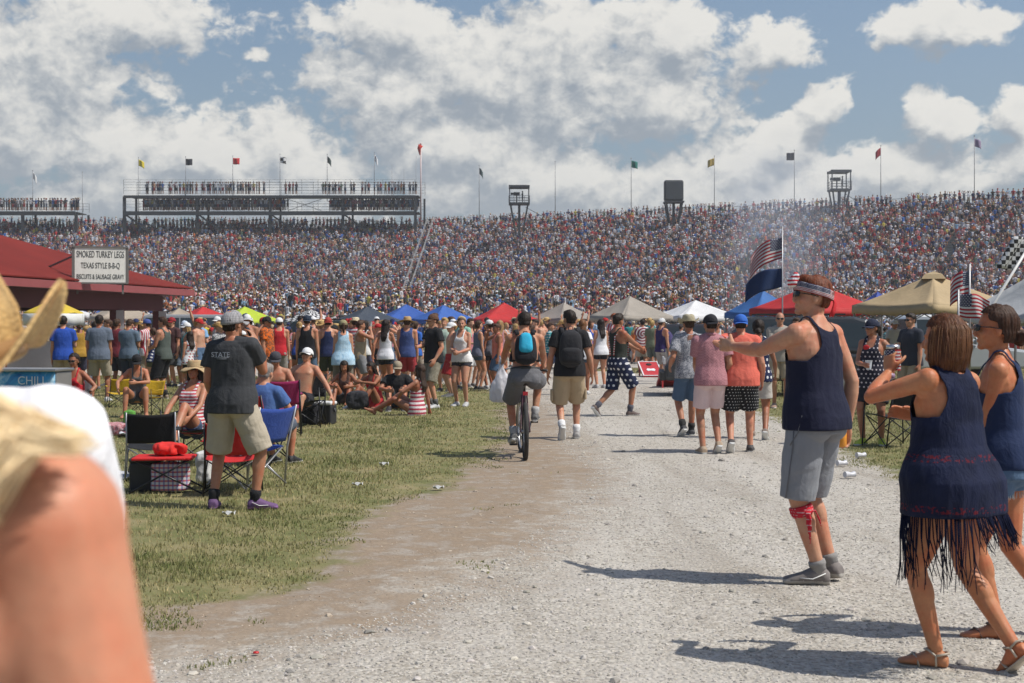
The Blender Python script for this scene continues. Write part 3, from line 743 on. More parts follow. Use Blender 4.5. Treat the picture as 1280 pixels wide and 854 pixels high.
def H_phone():
    o, J = person(291, 636, 'man in charcoal t-shirt, khaki shorts and grey cap holding a phone to his ear', face=-12, s=1.0, vox=.0065, skincol=SK2, near=True, hairk='short', haircol=DBR,
        heft=1.12, hat=True, Rh=(.175, .12, 1.44), poleR=(.12, .1, -1), hdR=(-.55, .1, 1), pnR=(-1, 0, -.4), curlR=26, L=(-.205, .13, .90), fL=(-.17, -.02, 0, 18, 0), fR=(.19, .03, 0, -62, 0), yaw=-22, pitch=-6)
    tee(J, cloth(CHAR), o, hem=-.10, sleeve=.58, loose=.030, vox=.008, fold=.0055, off=.016)
    shorts(J, cloth((.40, .35, .27)), o, ln=.98, w=1.12, vox=.008, fold=.006)
    shoes(J, plain('purple_mesh_fabric', (.12, .06, .15), .8), o, sole=plain('purple_sole', (.25, .12, .30), .6), sock=cloth(BLACK, name='sock'), sockh=.08)
    an, F = J['anR'], J['FR']; mb = MB(); mb.tube([an+F @ Vector((.058, .11, -.050)), an+F @ Vector((.062, .03, -.05)), an+F @ Vector((.052, -.03, -.02))], [(.003, .002), (.009, .003), (.004, .003)], seg=6); mb.build('shoe_stripe', plain('white_vinyl', WHITE, .4), o)
    cap(J, cloth((.27, .26, .27), 'plaid', (.34, .33, .34), (.2, .2, .2), k=50), o, back=False, z=.04)
    # faded print on the back of the shirt
    P, Rm = J['fr'](.385); y = -ringat(J, .385)[1]-.046
    fo = text_obj('shirt_print', 'STATE', .060, .0006, cloth((.36, .38, .42), name='faded_print'), o); fo.location = P+Rm @ Vector((-.040, y, .02)); fo.rotation_euler = (R(90), 0, 0)
    mb = MB(); mb.box(P+Rm @ Vector((-.03, y, .0)), (.13, .003, .005)); mb.box(P+Rm @ Vector((-.03, y, -.014)), (.09, .003, .004)); mb.build('shirt_print_line', cloth((.25, .27, .30), name='faded_print2'), o)
    mb = MB(); q = J['wrR']+J['hfR']*.09+J['hnR']*.026; M = Matrix((J['hfR'].cross(J['hnR']), J['hnR'], J['hfR'])).transposed()
    mb.box(q, (.072, .010, .145), M); po = mb.build('phone', plain('phone_black', (.01, .01, .012), .2), None, bevel=.006, smooth=False, label='dark mobile phone held at the ear of the grey-cap man', category='phone')
    po.location = o.location; po.rotation_euler = o.rotation_euler
    return o
def H_fringe():
    o, J = person(1188, 836, 'woman in navy fringed sleeveless top with bobbed hair, raising a drink as she walks', face=42, s=.955, vox=.0055, skincol=(.46, .20, .095), near=True, sex='f', hairk='bob', haircol=(.095, .034, .014),
        heft=1.24, L=(-.01, .34, 1.43), poleL=(-1, -.25, -.55), hdL=(.15, .1, 1), curlL=55, Rh=(.20, .33, 1.20), poleR=(1.2, -.5, -.1), hdR=(-.7, .6, .3), fL=(-.03, .06, 0, 18, 0), fR=(.13, -.33, .0, -10, 42), lean=3, yaw=22, pitch=-3, twist=-10)
    m, nt, bs = new_mat('navy_gauze'); b = NB(nt); co = b.coord(); x, y, z = b.sep(co)[:3]
    base = b.mix(b.smooth(b.noise(co, 6, 3), .3, .7), (.006, .009, .026), (.012, .017, .046))
    for zc, w in ((1.035, .017), (.80, .016)):
        f = b.math('LESS_THAN', b.math('ABSOLUTE', b.math('SUBTRACT', z, zc)), w)
        fl = b.math('GREATER_THAN', b.noise(co, 55, 2, .6), .56)
        base = b.mix(b.math('MULTIPLY', f, fl), base, (.11, .010, .018))
    nt.links.new(base, bs.inputs['Base Color']); bs.inputs['Roughness'].default_value = .85; bs.inputs['Specular IOR Level'].default_value = .2
    nt.links.new(b.bump(b.noise(b.vmath('MULTIPLY', co, (3, 3, 1)), 12, 3, .55, 1.5), .6, .015), bs.inputs['Normal'])
    tank(J, m, o, hem=-.17, loose=.055, vox=.0065, racer=.118, arm=.30, fold=.0065, name='fringed_top', neckb=.50)
    shorts(J, cloth(DENIM), o, ln=.30, w=1.02, vox=.008, name='denim_shorts')
    mb = MB(); rnd = random.Random(3); fm = plain('navy_fringe', (.006, .008, .024), .9, spec=.1)
    a0, c0, oy = ringat(J, -.02); a0 += .012+.050; c0 += .012+.050; P, Rm = J['fr'](-.162)
    for k in range(170):
        t = 2*math.pi*k/170+rnd.uniform(-.03, .03); ln = .13+.05*rnd.random()
        cs, sn = math.cos(t), math.sin(t)
        if cs < -.55: ln = .27+.09*rnd.random()
        e = 2/2.3; p = P+Rm @ Vector((a0*math.copysign(abs(cs)**e, cs), oy+c0*math.copysign(abs(sn)**e, sn), 0))
        sw = Vector((.02+.03*rnd.random(), -.02-.03*rnd.random(), 0)) if ln < .3 else Vector((.0, -.02*rnd.random(), 0)); q = p+Vector((cs*.012, sn*.012, 0))
        mb.tube([p, q+Vector((0, 0, -ln*.35))+sw*.2, q+Vector((rnd.uniform(-.018, .018), rnd.uniform(-.01, .01), -ln*.7))+sw*.6, q+Vector((rnd.uniform(-.035, .035), rnd.uniform(-.02, .02), -ln))+sw], [(.0046, .0026), (.0046, .0026), (.0038, .002), (.002, .0015)], seg=5)
    mb.build('fringe', fm, o)
    sandals(J, plain('sandal_leather', (.42, .36, .28), .5), o)
    # lighter strands in the hair
    H, M = J['head'], J['Rh']; mb = MB()
    for k in range(80):
        a = R(-115+230*rnd.random()); x, y = math.sin(a), -math.cos(a); r = rnd.uniform(.99, 1.09)
        mb.tube([H+M @ Vector((x*.05*r, -.02+y*.06*r, .105)), H+M @ Vector((x*.088*r, -.018+y*.112*r, .05)), H+M @ Vector((x*.108*r, -.018+y*.117*r, -.04)), H+M @ Vector((x*.100*r, -.012+y*.106*r, -.12-.03*rnd.random()))], [.0009, .0014, .0015, .0006], seg=4)
    mb.build('hair_highlight', plain('hair_light_brown', (.22, .095, .035), .5, var=.3, scale=30), o)
    mb = MB(); w = J['wrL']; d = J['hfL']; mb.tube([w-d*.030, w-d*.018, w-d*.006], [.031, .033, .031], seg=16); mb.build('bracelet', plain('beads', (.3, .2, .3), .4), o)
    m = usflag(); g = grip(J, 'L', .045)
    mb = MB(); mb.grid(lambda u, v: Vector((.037*math.cos(2*math.pi*u*1), .037*math.sin(2*math.pi*u), .10*v)), 28, 2); mb.tube([(0, 0, .1), (0, 0, .118), (0, 0, .124)], [.033, .033, .027], seg=20, mi=1); mb.tube([(0, 0, 0), (0, 0, .002)], [.036, .036], mi=1)
    c = mb.build('drink_can', [m, plain('aluminium', (.6, .6, .6), .3, 1)], None, label='drink can in a stars and stripes sleeve held by the fringed-top woman', category='drink can')
    c.location = wpt(o, g)+Vector((-.01, 0, -.055)); c.rotation_euler = (0, 0, 2.2)
def H_right():
    o, J = person(1254, 797, 'woman in sunglasses, blue racerback top and denim cutoffs at the right edge, hair up', face=66, s=.985, vox=.006, skincol=(.46, .19, .09), near=True, sex='f', hairk='bun', haircol=(.05, .022, .012),
        heft=1.05, L=(.02, .30, 1.12), poleL=(-.5, -1, -.5), Rh=(.22, .28, 1.10), poleR=(.7, -1, -.4), fL=(-.09, .02, 0, 6, 0), fR=(.09, -.34, 0, 0, 34), lean=3, yaw=14, pitch=-4)
    tank(J, cloth((.012, .024, .07)), o, hem=-.05, loose=.012, vox=.008, racer=.080, arm=.345, neckb=.475)
    shorts(J, cloth((.09, .15, .24)), o, ln=.32, vox=.009, name='denim_shorts', top=.04)
    mb = MB()
    for nm in 'LR':
        hip, kn = J['hip'+nm], J['kn'+nm]; rnd = random.Random(5); c = hip.lerp(kn, .32)
        for k in range(40):
            t = 2*math.pi*k/40; p = c+Vector((.098*math.cos(t), .098*math.sin(t), 0)); mb.tube([p, p+Vector((rnd.uniform(-.008, .008), rnd.uniform(-.008, .008), -.03))], .0018, seg=4)
    mb.build('frayed_hem', plain('frayed_thread', (.5, .5, .5), .8), o)
    sandals(J, plain('sandal_dark', (.12, .07, .05), .5), o); shades(J, o, (.02, .02, .022))
    mb = MB(); w, e = J['anL'], J['knL']; d = (e-w).normalized(); mb.tube([w+d*.03, w+d*.036, w+d*.042], [.041, .042, .041], seg=16); mb.build('anklet', plain('cord', (.4, .35, .25), .5), o)
def H_cowboy():
    o, J = person(-68, 0, 'man in a straw cowboy hat and white shirt at the left edge, seen from behind', face=6, s=1.09, D=1.78, vox=.007, skincol=SK2, near=True, heft=1.0, hat=True,
        Rh=(.06, .42, .98), poleR=(.1, .5, -1), L=(-.27, .3, .9), lean=26, pitch=26, roll=-9.5, pel=(0, -.15, .872))
    tee(J, cloth((.78, .78, .80)), o, hem=-.10, sleeve=.66, loose=.022, vox=.008, fold=.004, off=.012, collar=True)
    shorts(J, cloth(KHAKI), o, ln=.95); shoes(J, plain('shoe_canvas', BLACK), o)
    brimhat(J, straw((.58, .38, .15)), o, brim=.190, big=1.48, curl=.046, crown=.15, z=-.025, M0=Ry(-6) @ Rx(8), pinch=.006, band=cloth((.30, .17, .07)))
    mb = MB(); p, m = J['fr'](.54)
    for k in range(36):
        a = 2*math.pi*k/36; mb.ell(p+m @ Vector((.088*math.cos(a), -.008+.085*math.sin(a), .012+.01*math.sin(a))), .011, mi=k % 3, seg=8, rg=6)
    mb.build('bead_necklace', [plain('bead_red', RED, .35), plain('bead_white', WHITE, .35), plain('bead_blue', BLUE, .35)], o)
def H_blond():
    o, J = person(-272, 0, 'blond woman close to the camera at the left edge, bare freckled shoulder and arm', face=4, s=1.063, D=.86, vox=.006, skincol=(.52, .25, .15), near=True, sex='f', hairk='long', haircol=(.85, .62, .34),
        Rh=(.235, -.01, .86), heft=1.08, poleR=(.6, -1, 0))
    tank(J, cloth((.55, .05, .06)), o, racer=.07, arm=.31, neckb=.36, neckf=.36); shorts(J, cloth(DENIM), o, ln=.3); sandals(J, plain('sandal_dark', (.12, .07, .05), .5), o)
    rnd = random.Random(9); mb = MB(); H, M = J['head'], J['Rh']; sh = J['shR']
    for k in range(700):
        a = rnd.random(); b_ = rnd.random()
        st = H+M @ Vector((.055+.035*rnd.random(), -.06-.03*rnd.random(), -.05-.08*a)); e = sh+Vector((-.06+.085*a+.02*rnd.random(), -.03-.035*b_, .066-.018*a*a+.012*rnd.random()))
        mid = st.lerp(e, .45)+Vector((.01, -.01, -.035-.025*rnd.random())); mid2 = st.lerp(e, .8)+Vector((.0, -.01, -.006+.012*rnd.random()))
        mb.tube([st, mid, mid2, e], [.0016, .0020, .0018, .0005], seg=4)
    mb.build('hair_strand', plain('blond_hair', (.90, .70, .42), .6, var=.25, scale=30), o)
    for t, x in ((.33, .008), (.62, .002)):
        mb = MB(); c = J['shR'].lerp(J['elR'], t); mb.ell(c+Vector((x, -.0445, 0)), (.0028, .0018, .0028), seg=10); mb.build('mole', plain('mole_brown', (.16, .06, .03), .6), o)
def text_obj(name, s, size, ext, mat, par=None, align='CENTER', sx=1):
    cu = bpy.data.curves.new(name, 'FONT'); cu.body = s; cu.size = size; cu.extrude = ext; cu.align_x = align; cu.align_y = 'CENTER'
    o = bpy.data.objects.new(name, cu); COL.objects.link(o)
    dg = bpy.context.evaluated_depsgraph_get(); dg.update(); me = bpy.data.meshes.new_from_object(o.evaluated_get(dg), depsgraph=dg); bpy.data.objects.remove(o)
    me.transform(Matrix.Diagonal((sx, 1, 1, 1))); me.materials.clear(); me.materials.append(mat)
    return link(name, me, par)
# ------------------------------------------------------------------ world, sun
def build_world():
    w = bpy.data.worlds.new('World'); SC.world = w; w.use_nodes = True; nt = w.node_tree; b = NB(nt)
    bg = nt.nodes['Background']; el = R(56)
    sky = nt.nodes.new('ShaderNodeTexSky'); sky.sky_type = 'NISHITA'; sky.sun_disc = False; sky.sun_elevation = el; sky.sun_rotation = R(92)
    sky.air_density = 1.2; sky.dust_density = 2.2; sky.ozone_density = 1.5
    # cloud density as a function of direction (azimuth and elevation in degrees)
    g = bpy.data.node_groups.new('cloud_field', 'ShaderNodeTree')
    g.interface.new_socket('Az', in_out='INPUT', socket_type='NodeSocketFloat'); g.interface.new_socket('El', in_out='INPUT', socket_type='NodeSocketFloat')
    g.interface.new_socket('Density', in_out='OUTPUT', socket_type='NodeSocketFloat')
    q = NB(g); gi = g.nodes.new('NodeGroupInput'); go = g.nodes.new('NodeGroupOutput'); az, ev = gi.outputs[0], gi.outputs[1]
    P = q.comb(az, q.math('MULTIPLY', ev, 1.25), 0)
    n1 = q.noise(P, .21, 5, .56, .15); n2 = q.noise(q.vmath('ADD', P, (40, 7, 0)), .085, 2, .55)
    blobs = [(650, 115, 265, 118), (560, 185, 190, 70), (800, 110, 105, 85), (735, 35, 110, 50), (850, 55, 55, 50), (500, 30, 80, 45), (690, 222, 300, 58),
             (165, 35, 140, 48), (60, 100, 120, 90), (20, 190, 120, 60), (140, 195, 150, 55), (250, 200, 100, 48), (355, 180, 60, 45), (400, 215, 120, 45),
             (322, 74, 20, 10), (970, 58, 62, 36), (1120, 50, 45, 26), (1190, 52, 68, 32), (1028, 140, 30, 30), (985, 175, 60, 30), (930, 205, 110, 38), (1172, 160, 40, 36),
             (1100, 215, 130, 36), (1275, 150, 34, 38), (1265, 215, 34, 22), (900, 245, 360, 36), (280, 248, 330, 34), (1240, 235, 50, 12)]
    m = None
    for x, y, rx_, ry_ in blobs:
        a = math.degrees(math.atan((x-640)/FPX)); e = math.degrees(math.atan((HY-y)/FPX)); ra = math.degrees(rx_/FPX); re = math.degrees(ry_/FPX)
        dx = q.math('MULTIPLY', q.math('SUBTRACT', az, a), 1/ra); dy = q.math('MULTIPLY', q.math('SUBTRACT', ev, e), 1/re)
        d = q.math('SUBTRACT', 1.0, q.math('SQRT', q.math('ADD', q.math('MULTIPLY', dx, dx), q.math('MULTIPLY', dy, dy))))
        m = d if m is None else q.math('SMOOTH_MAX', m, d, .25)
    # beyond the stretch of sky over the stand unseen clouds come from noise, kept sparse to lower the fill light
    out = q.math('MAXIMUM', q.smooth(q.math('ABSOLUTE', az), 20, 30), q.smooth(ev, 15, 24))
    m2 = q.math('MULTIPLY_ADD', n2, 5.0, -3.5)
    m = q.math('ADD', q.math('MULTIPLY', q.math('MAXIMUM', m, -1.6), q.math('SUBTRACT', 1, out)), q.math('MULTIPLY', m2, out))
    n3 = q.noise(P, 1.3, 3, .6, .3)
    den = q.math('ADD', q.math('MULTIPLY_ADD', m, 1.2, .12), q.math('ADD', q.math('MULTIPLY_ADD', n1, 2.5, -1.22), q.math('MULTIPLY_ADD', n3, 1.5, -.75)))
    vo = g.nodes.new('ShaderNodeTexVoronoi'); vo.feature = 'F1'; vo.inputs['Scale'].default_value = .42; q.set(vo.inputs['Vector'], q.vmath('ADD', P, q.vmath('SCALE', q.noise(P, .8, 2, .5, col=True), 1.3)))
    den = q.math('ADD', den, q.math('MULTIPLY_ADD', vo.outputs['Distance'], -.85, .36))
    g.links.new(den, go.inputs[0])
    d = b.coord('Generated'); x, y, z = b.sep(d)[:3]
    AZ = b.math('MULTIPLY', b.math('ARCTAN2', x, y), 180/math.pi); EL = b.math('MULTIPLY', b.math('ARCSINE', z), 180/math.pi)
    def dens(dx, dy):
        n = nt.nodes.new('ShaderNodeGroup'); n.node_tree = g
        b.set(n.inputs[0], b.math('ADD', AZ, dx)); b.set(n.inputs[1], b.math('ADD', EL, dy)); return n.outputs[0]
    d0 = dens(0, 0); d1 = dens(.4, 1.15)
    alpha = b.smooth(d0, -.16, .34)
    lit = b.math('MULTIPLY', b.math('SUBTRACT', d0, d1), .80)
    lit = b.math('ADD', b.smooth(lit, -.62, .72), b.math('MULTIPLY', b.smooth(d0, .6, 2.2), -.16), clamp=True)
    ccol = b.mix(lit, (3.4, 3.85, 4.4), (8.8, 8.6, 8.1))  # sunlit tops and shaded grey bases put into the cloud colour
    low = b.smooth(EL, 9, 1)
    ccol = b.mix(b.math('MULTIPLY', low, .35), ccol, (5.2, 5.5, 5.8))
    skyc = b.mix(1.0, sky.outputs[0], (.92, .98, 1.06), 'MULTIPLY')
    skyc = b.mix(b.math('MULTIPLY', b.smooth(EL, 22, 0), .45), skyc, (2.9, 3.75, 5.0))
    nt.links.new(b.mix(b.math('MULTIPLY', alpha, .94), skyc, ccol), bg.inputs[0]); bg.inputs[1].default_value = .10
    w.cycles.sampling_method = 'MANUAL'; w.cycles.sample_map_resolution = 512
    sl = bpy.data.lights.new('sun', 'SUN'); so = bpy.data.objects.new('sun', sl); COL.objects.link(so); sl.energy = 4.7; sl.angle = R(.53); sl.color = (1, .955, .88)
    v = Vector((-math.cos(el), .17, -math.sin(el))); so.rotation_euler = v.to_track_quat('-Z', 'Y').to_euler(); so.location = (30, 0, 60)

# ------------------------------------------------------------------ ground
def pw(px, py): D = dfeet(py); return (xat(px, D), D)
GRASS_L = [pw(*p) for p in [(-700, 850), (120, 800), (200, 765), (310, 752), (400, 728), (440, 700), (425, 672), (470, 640), (560, 615), (600, 580), (640, 545), (625, 520), (640, 500), (620, 487), (560, 480), (520, 474)]] + [(-9, 44), (-60, 46), (-90, 20)]
GRASS_R = [pw(*p) for p in [(1400, 660), (1200, 610), (1120, 597), (1060, 575), (1040, 560), (985, 530), (940, 512), (905, 496), (890, 480), (850, 474), (790, 466), (700, 462)]] + [(20, 60), (60, 55), (70, 12)]
DIRT = [pw(*p) for p in [(-800, 990), (150, 830), (300, 812), (480, 770), (620, 700), (700, 640), (735, 590), (700, 560), (690, 520), (660, 490)]] + [(-9, 40), (-60, 42), (-90, 10)]
def sdist(P, poly):   # signed distance (inside positive)
    P = np.asarray(P, float); poly = np.array(poly); n = len(poly); best = np.full(len(P), 1e9); ins = np.zeros(len(P), bool)
    for i in range(n):
        a, c = poly[i], poly[(i+1) % n]; e = c-a; w = P-a; t = np.clip((w @ e)/(e @ e), 0, 1); dd = w-t[:, None]*e; best = np.minimum(best, np.hypot(dd[:, 0], dd[:, 1]))
        c1 = (a[1] > P[:, 1]) != (c[1] > P[:, 1]); den = (c[1]-a[1]) or 1e-9
        xi = a[0]+(P[:, 1]-a[1])*e[0]/den; ins ^= c1 & (P[:, 0] < xi)
    return np.where(ins, best, -best)
def mound(x, y): # the viewing mound in front of the stand
    t = np.clip((y-88)/42, 0, 1); z = 3.1*t*t*(3-2*t); return z*(1+.06*np.sin(x*.05+1))
def ground_z(x, y):
    near = np.clip(1-y/60, 0, 1)
    return mound(x, y) + near*(.012*np.sin(x*1.7+y*.9)*np.sin(y*.8-x*.3) + .006*np.sin(x*4.1+1)*np.sin(y*3.3))
def build_ground():
    xs = np.unique(np.concatenate([np.linspace(-9, 9, 145), np.linspace(-26, 26, 90), np.linspace(-130, 130, 60), [-400, -250, 250, 400]]))
    ys = np.unique(np.concatenate([[-100, -60, -20], np.linspace(-4, 3, 8), np.linspace(3, 30, 217), np.linspace(30, 70, 90), np.linspace(70, 150, 60), [180, 240, 400, 520]]))
    X, Y = np.meshgrid(xs, ys); v = np.stack([X.ravel(), Y.ravel(), ground_z(X.ravel(), Y.ravel())], 1)
    nx, ny = len(xs), len(ys); i = (np.arange(ny-1)[:, None]*nx+np.arange(nx-1)[None]).ravel()
    f = np.stack([i, i+1, i+nx+1, i+nx], 1)
    me = bpy.data.meshes.new('ground'); me.from_pydata(v.tolist(), [], f.tolist()); me.update(); me.polygons.foreach_set('use_smooth', [True]*len(f))
    g = np.maximum(sdist(v[:, :2], GRASS_L), sdist(v[:, :2], GRASS_R)); far = (v[:, 1] > 62); g = np.where(far & (v[:, 1] > 84), np.maximum(g, (v[:, 1]-84)*.3), g)
    dt = sdist(v[:, :2], DIRT)
    for nm, a in (('grass_edge', g), ('dirt_edge', dt)):
        at = me.attributes.new(nm, 'FLOAT', 'POINT'); at.data.foreach_set('value', np.clip(a, -8, 8).astype(np.float32))
    m, nt, bs = new_mat('ground_cover'); b = NB(nt); p = b.pos()
    def attr(n):
        a = nt.nodes.new('ShaderNodeAttribute'); a.attribute_name = n; return a.outputs['Fac']
    n_lo = b.noise(p, .9, 5, .6); n_mid = b.noise(p, 4.5, 5, .65); n_hi = b.noise(p, 38, 4, .6)
    # gravel
    vc = b.voro(p, 34, 'F1', 'Color'); vd = b.voro(p, 34, 'F1'); vb = b.sep(vc)[0]; v2 = b.sep(b.voro(p, 75, 'F1', 'Color'))[0]
    grav = b.ramp(vb, [(0, (.26, .225, .18)), (.35, (.41, .37, .31)), (.7, (.49, .45, .385)), (1, (.60, .56, .49))])
    grav = b.mix(.4, grav, b.ramp(v2, [(0, (.20, .18, .155)), (.6, (.38, .355, .315)), (1, (.52, .49, .45))]))
    grav = b.mix(b.math('MULTIPLY', b.smooth(n_lo, .42, .66), .6), grav, (.44, .41, .37))
    grav = b.mix(b.math('MULTIPLY', b.smooth(n_mid, .52, .72), .35), grav, (.27, .235, .19))
    tr_ = b.noise(b.vmath('MULTIPLY', p, (1.0, .10, 1)), 1.6, 3, .55, .4); grav = b.mix(b.math('MULTIPLY', b.smooth(tr_, .50, .66), .38), grav, (.25, .215, .17)); grav = b.mix(b.math('MULTIPLY', b.smooth(tr_, .46, .34), .30), grav, (.52, .49, .44))
    # dirt
    dirt = b.ramp(n_mid, [(.25, (.15, .105, .068)), (.5, (.23, .17, .115)), (.75, (.33, .26, .19))])
    dirt = b.mix(b.math('MULTIPLY', b.smooth(n_hi, .55, .7), .5), dirt, (.36, .30, .235))
    # grass base
    gr = b.ramp(b.noise(p, 2.2, 5, .65), [(.25, (.10, .12, .04)), (.45, (.17, .17, .07)), (.62, (.27, .23, .12)), (.8, (.33, .26, .16))])
    gr = b.mix(b.math('MULTIPLY', n_hi, .35), gr, (.08, .085, .03))
    wob = b.math('ADD', b.math('MULTIPLY_ADD', n_lo, 1.6, -.8), b.math('MULTIPLY_ADD', n_mid, .9, -.45))
    fd = b.smooth(b.math('ADD', attr('dirt_edge'), b.math('MULTIPLY', wob, 1.2)), -.75, .45)
    fg = b.smooth(b.math('ADD', attr('grass_edge'), b.math('MULTIPLY', wob, .85)), -.12, .25)
    c = b.mix(b.math('MULTIPLY', fd, b.math('MULTIPLY_ADD', b.smooth(n_mid, .36, .56), .42, .54)), grav, dirt); c = b.mix(fg, c, gr)
    nt.links.new(c, bs.inputs['Base Color']); bs.inputs['Roughness'].default_value = .92; bs.inputs['Specular IOR Level'].default_value = .15
    h = b.math('ADD', b.math('MULTIPLY', b.math('SUBTRACT', 1, vd), b.math('SUBTRACT', 1.0, b.math('MULTIPLY', fd, .7))), b.math('MULTIPLY', n_mid, .8))
    nt.links.new(b.bump(h, .55, .02), bs.inputs['Normal'])
    me.materials.append(m); link('ground', me, kind='structure')

def scatter_mesh(name, V, F, mats, mi=None, fcol=None, smooth=False):
    me = bpy.data.meshes.new(name); nv, nf, k = len(V), len(F), F.shape[1]
    me.vertices.add(nv); me.vertices.foreach_set('co', V.astype(np.float32).ravel())
    me.loops.add(nf*k); me.loops.foreach_set('vertex_index', F.astype(np.int32).ravel())
    me.polygons.add(nf); me.polygons.foreach_set('loop_start', np.arange(0, nf*k, k, dtype=np.int32))
    if mi is not None: me.polygons.foreach_set('material_index', mi.astype(np.int32))
    me.polygons.foreach_set('use_smooth', np.full(nf, smooth))
    if fcol is not None:
        a = me.attributes.new('tint', 'FLOAT_COLOR', 'FACE'); a.data.foreach_set('color', np.concatenate([fcol, np.ones((nf, 1))], 1).astype(np.float32).ravel())
    me.update(calc_edges=True)
    for m in mats: me.materials.append(m)
    return me
def tintmat(name, rough=.85, bump=False, transl=0):
    m, nt, bs = new_mat(name); a = nt.nodes.new('ShaderNodeAttribute'); a.attribute_name = 'tint'
    nt.links.new(a.outputs['Color'], bs.inputs['Base Color']); bs.inputs['Roughness'].default_value = rough; bs.inputs['Specular IOR Level'].default_value = .2
    if transl:
        t = nt.nodes.new('ShaderNodeBsdfTranslucent'); nt.links.new(a.outputs['Color'], t.inputs[0]); mx = nt.nodes.new('ShaderNodeMixShader'); mx.inputs[0].default_value = transl
        nt.links.new(bs.outputs[0], mx.inputs[1]); nt.links.new(t.outputs[0], mx.inputs[2]); nt.links.new(mx.outputs[0], nt.nodes['Material Output'].inputs[0])
    return m
def in_view(x, y, m=1.15): return (y > 2) & (np.abs(x) < y*.36*m+.6)
def build_stones():
    r = RNG; n = 185000; D = 4.6+32*r.random(n)**1.5; X = (r.random(n)*2-1)*D*.50
    g = np.maximum(sdist(np.stack([X, D], 1), GRASS_L), sdist(np.stack([X, D], 1), GRASS_R)); dt = sdist(np.stack([X, D], 1), DIRT)
    keep = (g < -.05) & ((dt < 0) | (r.random(n) < .13)) ; X, D, dt = X[keep], D[keep], dt[keep]; n = len(X)
    phi = (1+5**.5)/2; t = np.array([(-1, phi, 0), (1, phi, 0), (-1, -phi, 0), (1, -phi, 0), (0, -1, phi), (0, 1, phi), (0, -1, -phi), (0, 1, -phi), (phi, 0, -1), (phi, 0, 1), (-phi, 0, -1), (-phi, 0, 1)], float)/1.9
    F = np.array([(0, 11, 5), (0, 5, 1), (0, 1, 7), (0, 7, 10), (0, 10, 11), (1, 5, 9), (5, 11, 4), (11, 10, 2), (10, 7, 6), (7, 1, 8), (3, 9, 4), (3, 4, 2), (3, 2, 6), (3, 6, 8), (3, 8, 9), (4, 9, 5), (2, 4, 11), (6, 2, 10), (8, 6, 7), (9, 8, 1)])
    s = (.0028+.0052*r.random(n)**2.2+.018*(r.random(n) < .007)*r.random(n))*(1+D*.028); s = s*np.where(dt > 0, .8+.6*(r.random(n) < .05), 1)
    V = t[None]*(1+.35*(r.random((n, 12, 1))-.5)); sc = np.stack([s*(.8+.7*r.random(n)), s*(.8+.5*r.random(n)), s*(.45+.35*r.random(n))], 1); V = V*sc[:, None]
    a = r.random(n)*6.28; ca, sa = np.cos(a)[:, None], np.sin(a)[:, None]; x, y = V[..., 0]*ca-V[..., 1]*sa, V[..., 0]*sa+V[..., 1]*ca
    V = np.stack([x+X[:, None], y+D[:, None], V[..., 2]+(ground_z(X, D)+s*.12)[:, None]], -1).reshape(-1, 3)
    FF = (F[None]+(np.arange(n)*12)[:, None, None]).reshape(-1, 3)
    b0 = .25+.30*r.random(n)**.8; col = np.stack([b0, b0*(.91+.03*r.random(n)), b0*(.78+.08*r.random(n))], 1); col = np.where((dt > 0)[:, None], col*np.array((.95, .85, .75)), col)
    me = scatter_mesh('gravel', V, FF, [tintmat('stone', .9)], fcol=np.repeat(col, 20, 0)); link('gravel', me, kind='stuff')
def build_grass():
    r = RNG; n = 680000; D = 5.5+50*r.random(n)**1.6; X = (r.random(n)*2-1)*D*.52
    P = np.stack([X, D], 1); g = np.maximum(sdist(P, GRASS_L), sdist(P, GRASS_R))
    cl = wav(np.stack([X, D, X*0], 1), 1.6, .7)*.5+wav(np.stack([X, D, X*0], 1), 5.1, 2)*.35
    keep = (g+cl*.45 > .02) & (r.random(n) < .52+.6*cl) | ((g > -1.0) & (cl > .62) & (r.random(n) < .35)); X, D, cl, g = X[keep], D[keep], cl[keep], g[keep]; n = len(X)
    h = .8*(.018+.032*r.random(n)+.012*np.clip(cl, 0, 1))*(1+D*.008)*np.clip(.55+g*.5, .5, 1.1); w = (.0022+.0018*r.random(n))*(1+D*.10); a = r.random(n)*6.28; ln = (r.random(n)-.3)*h*1.1; b_ = r.random(n)*6.28
    z = ground_z(X, D); base = np.stack([X, D, z-.003], 1); dx = np.stack([np.cos(a)*w, np.sin(a)*w, 0*a], 1); tip = base+np.stack([np.cos(b_)*ln, np.sin(b_)*ln, h], 1)
    V = np.stack([base-dx, base+dx, tip], 1).reshape(-1, 3); F = np.arange(n*3).reshape(-1, 3)
    k = np.clip(.34+.5*cl+.6*(r.random(n)-.5), 0, 1)[:, None]; dry = np.array((.46, .38, .20)); grn = np.array((.145, .185, .055)); col = dry*(1-k)+grn*k; col *= (.7+.6*r.random(n))[:, None]
    me = scatter_mesh('grass', V, F, [tintmat('grass_blade', .7, transl=.3)], fcol=col); link('grass', me, kind='stuff')

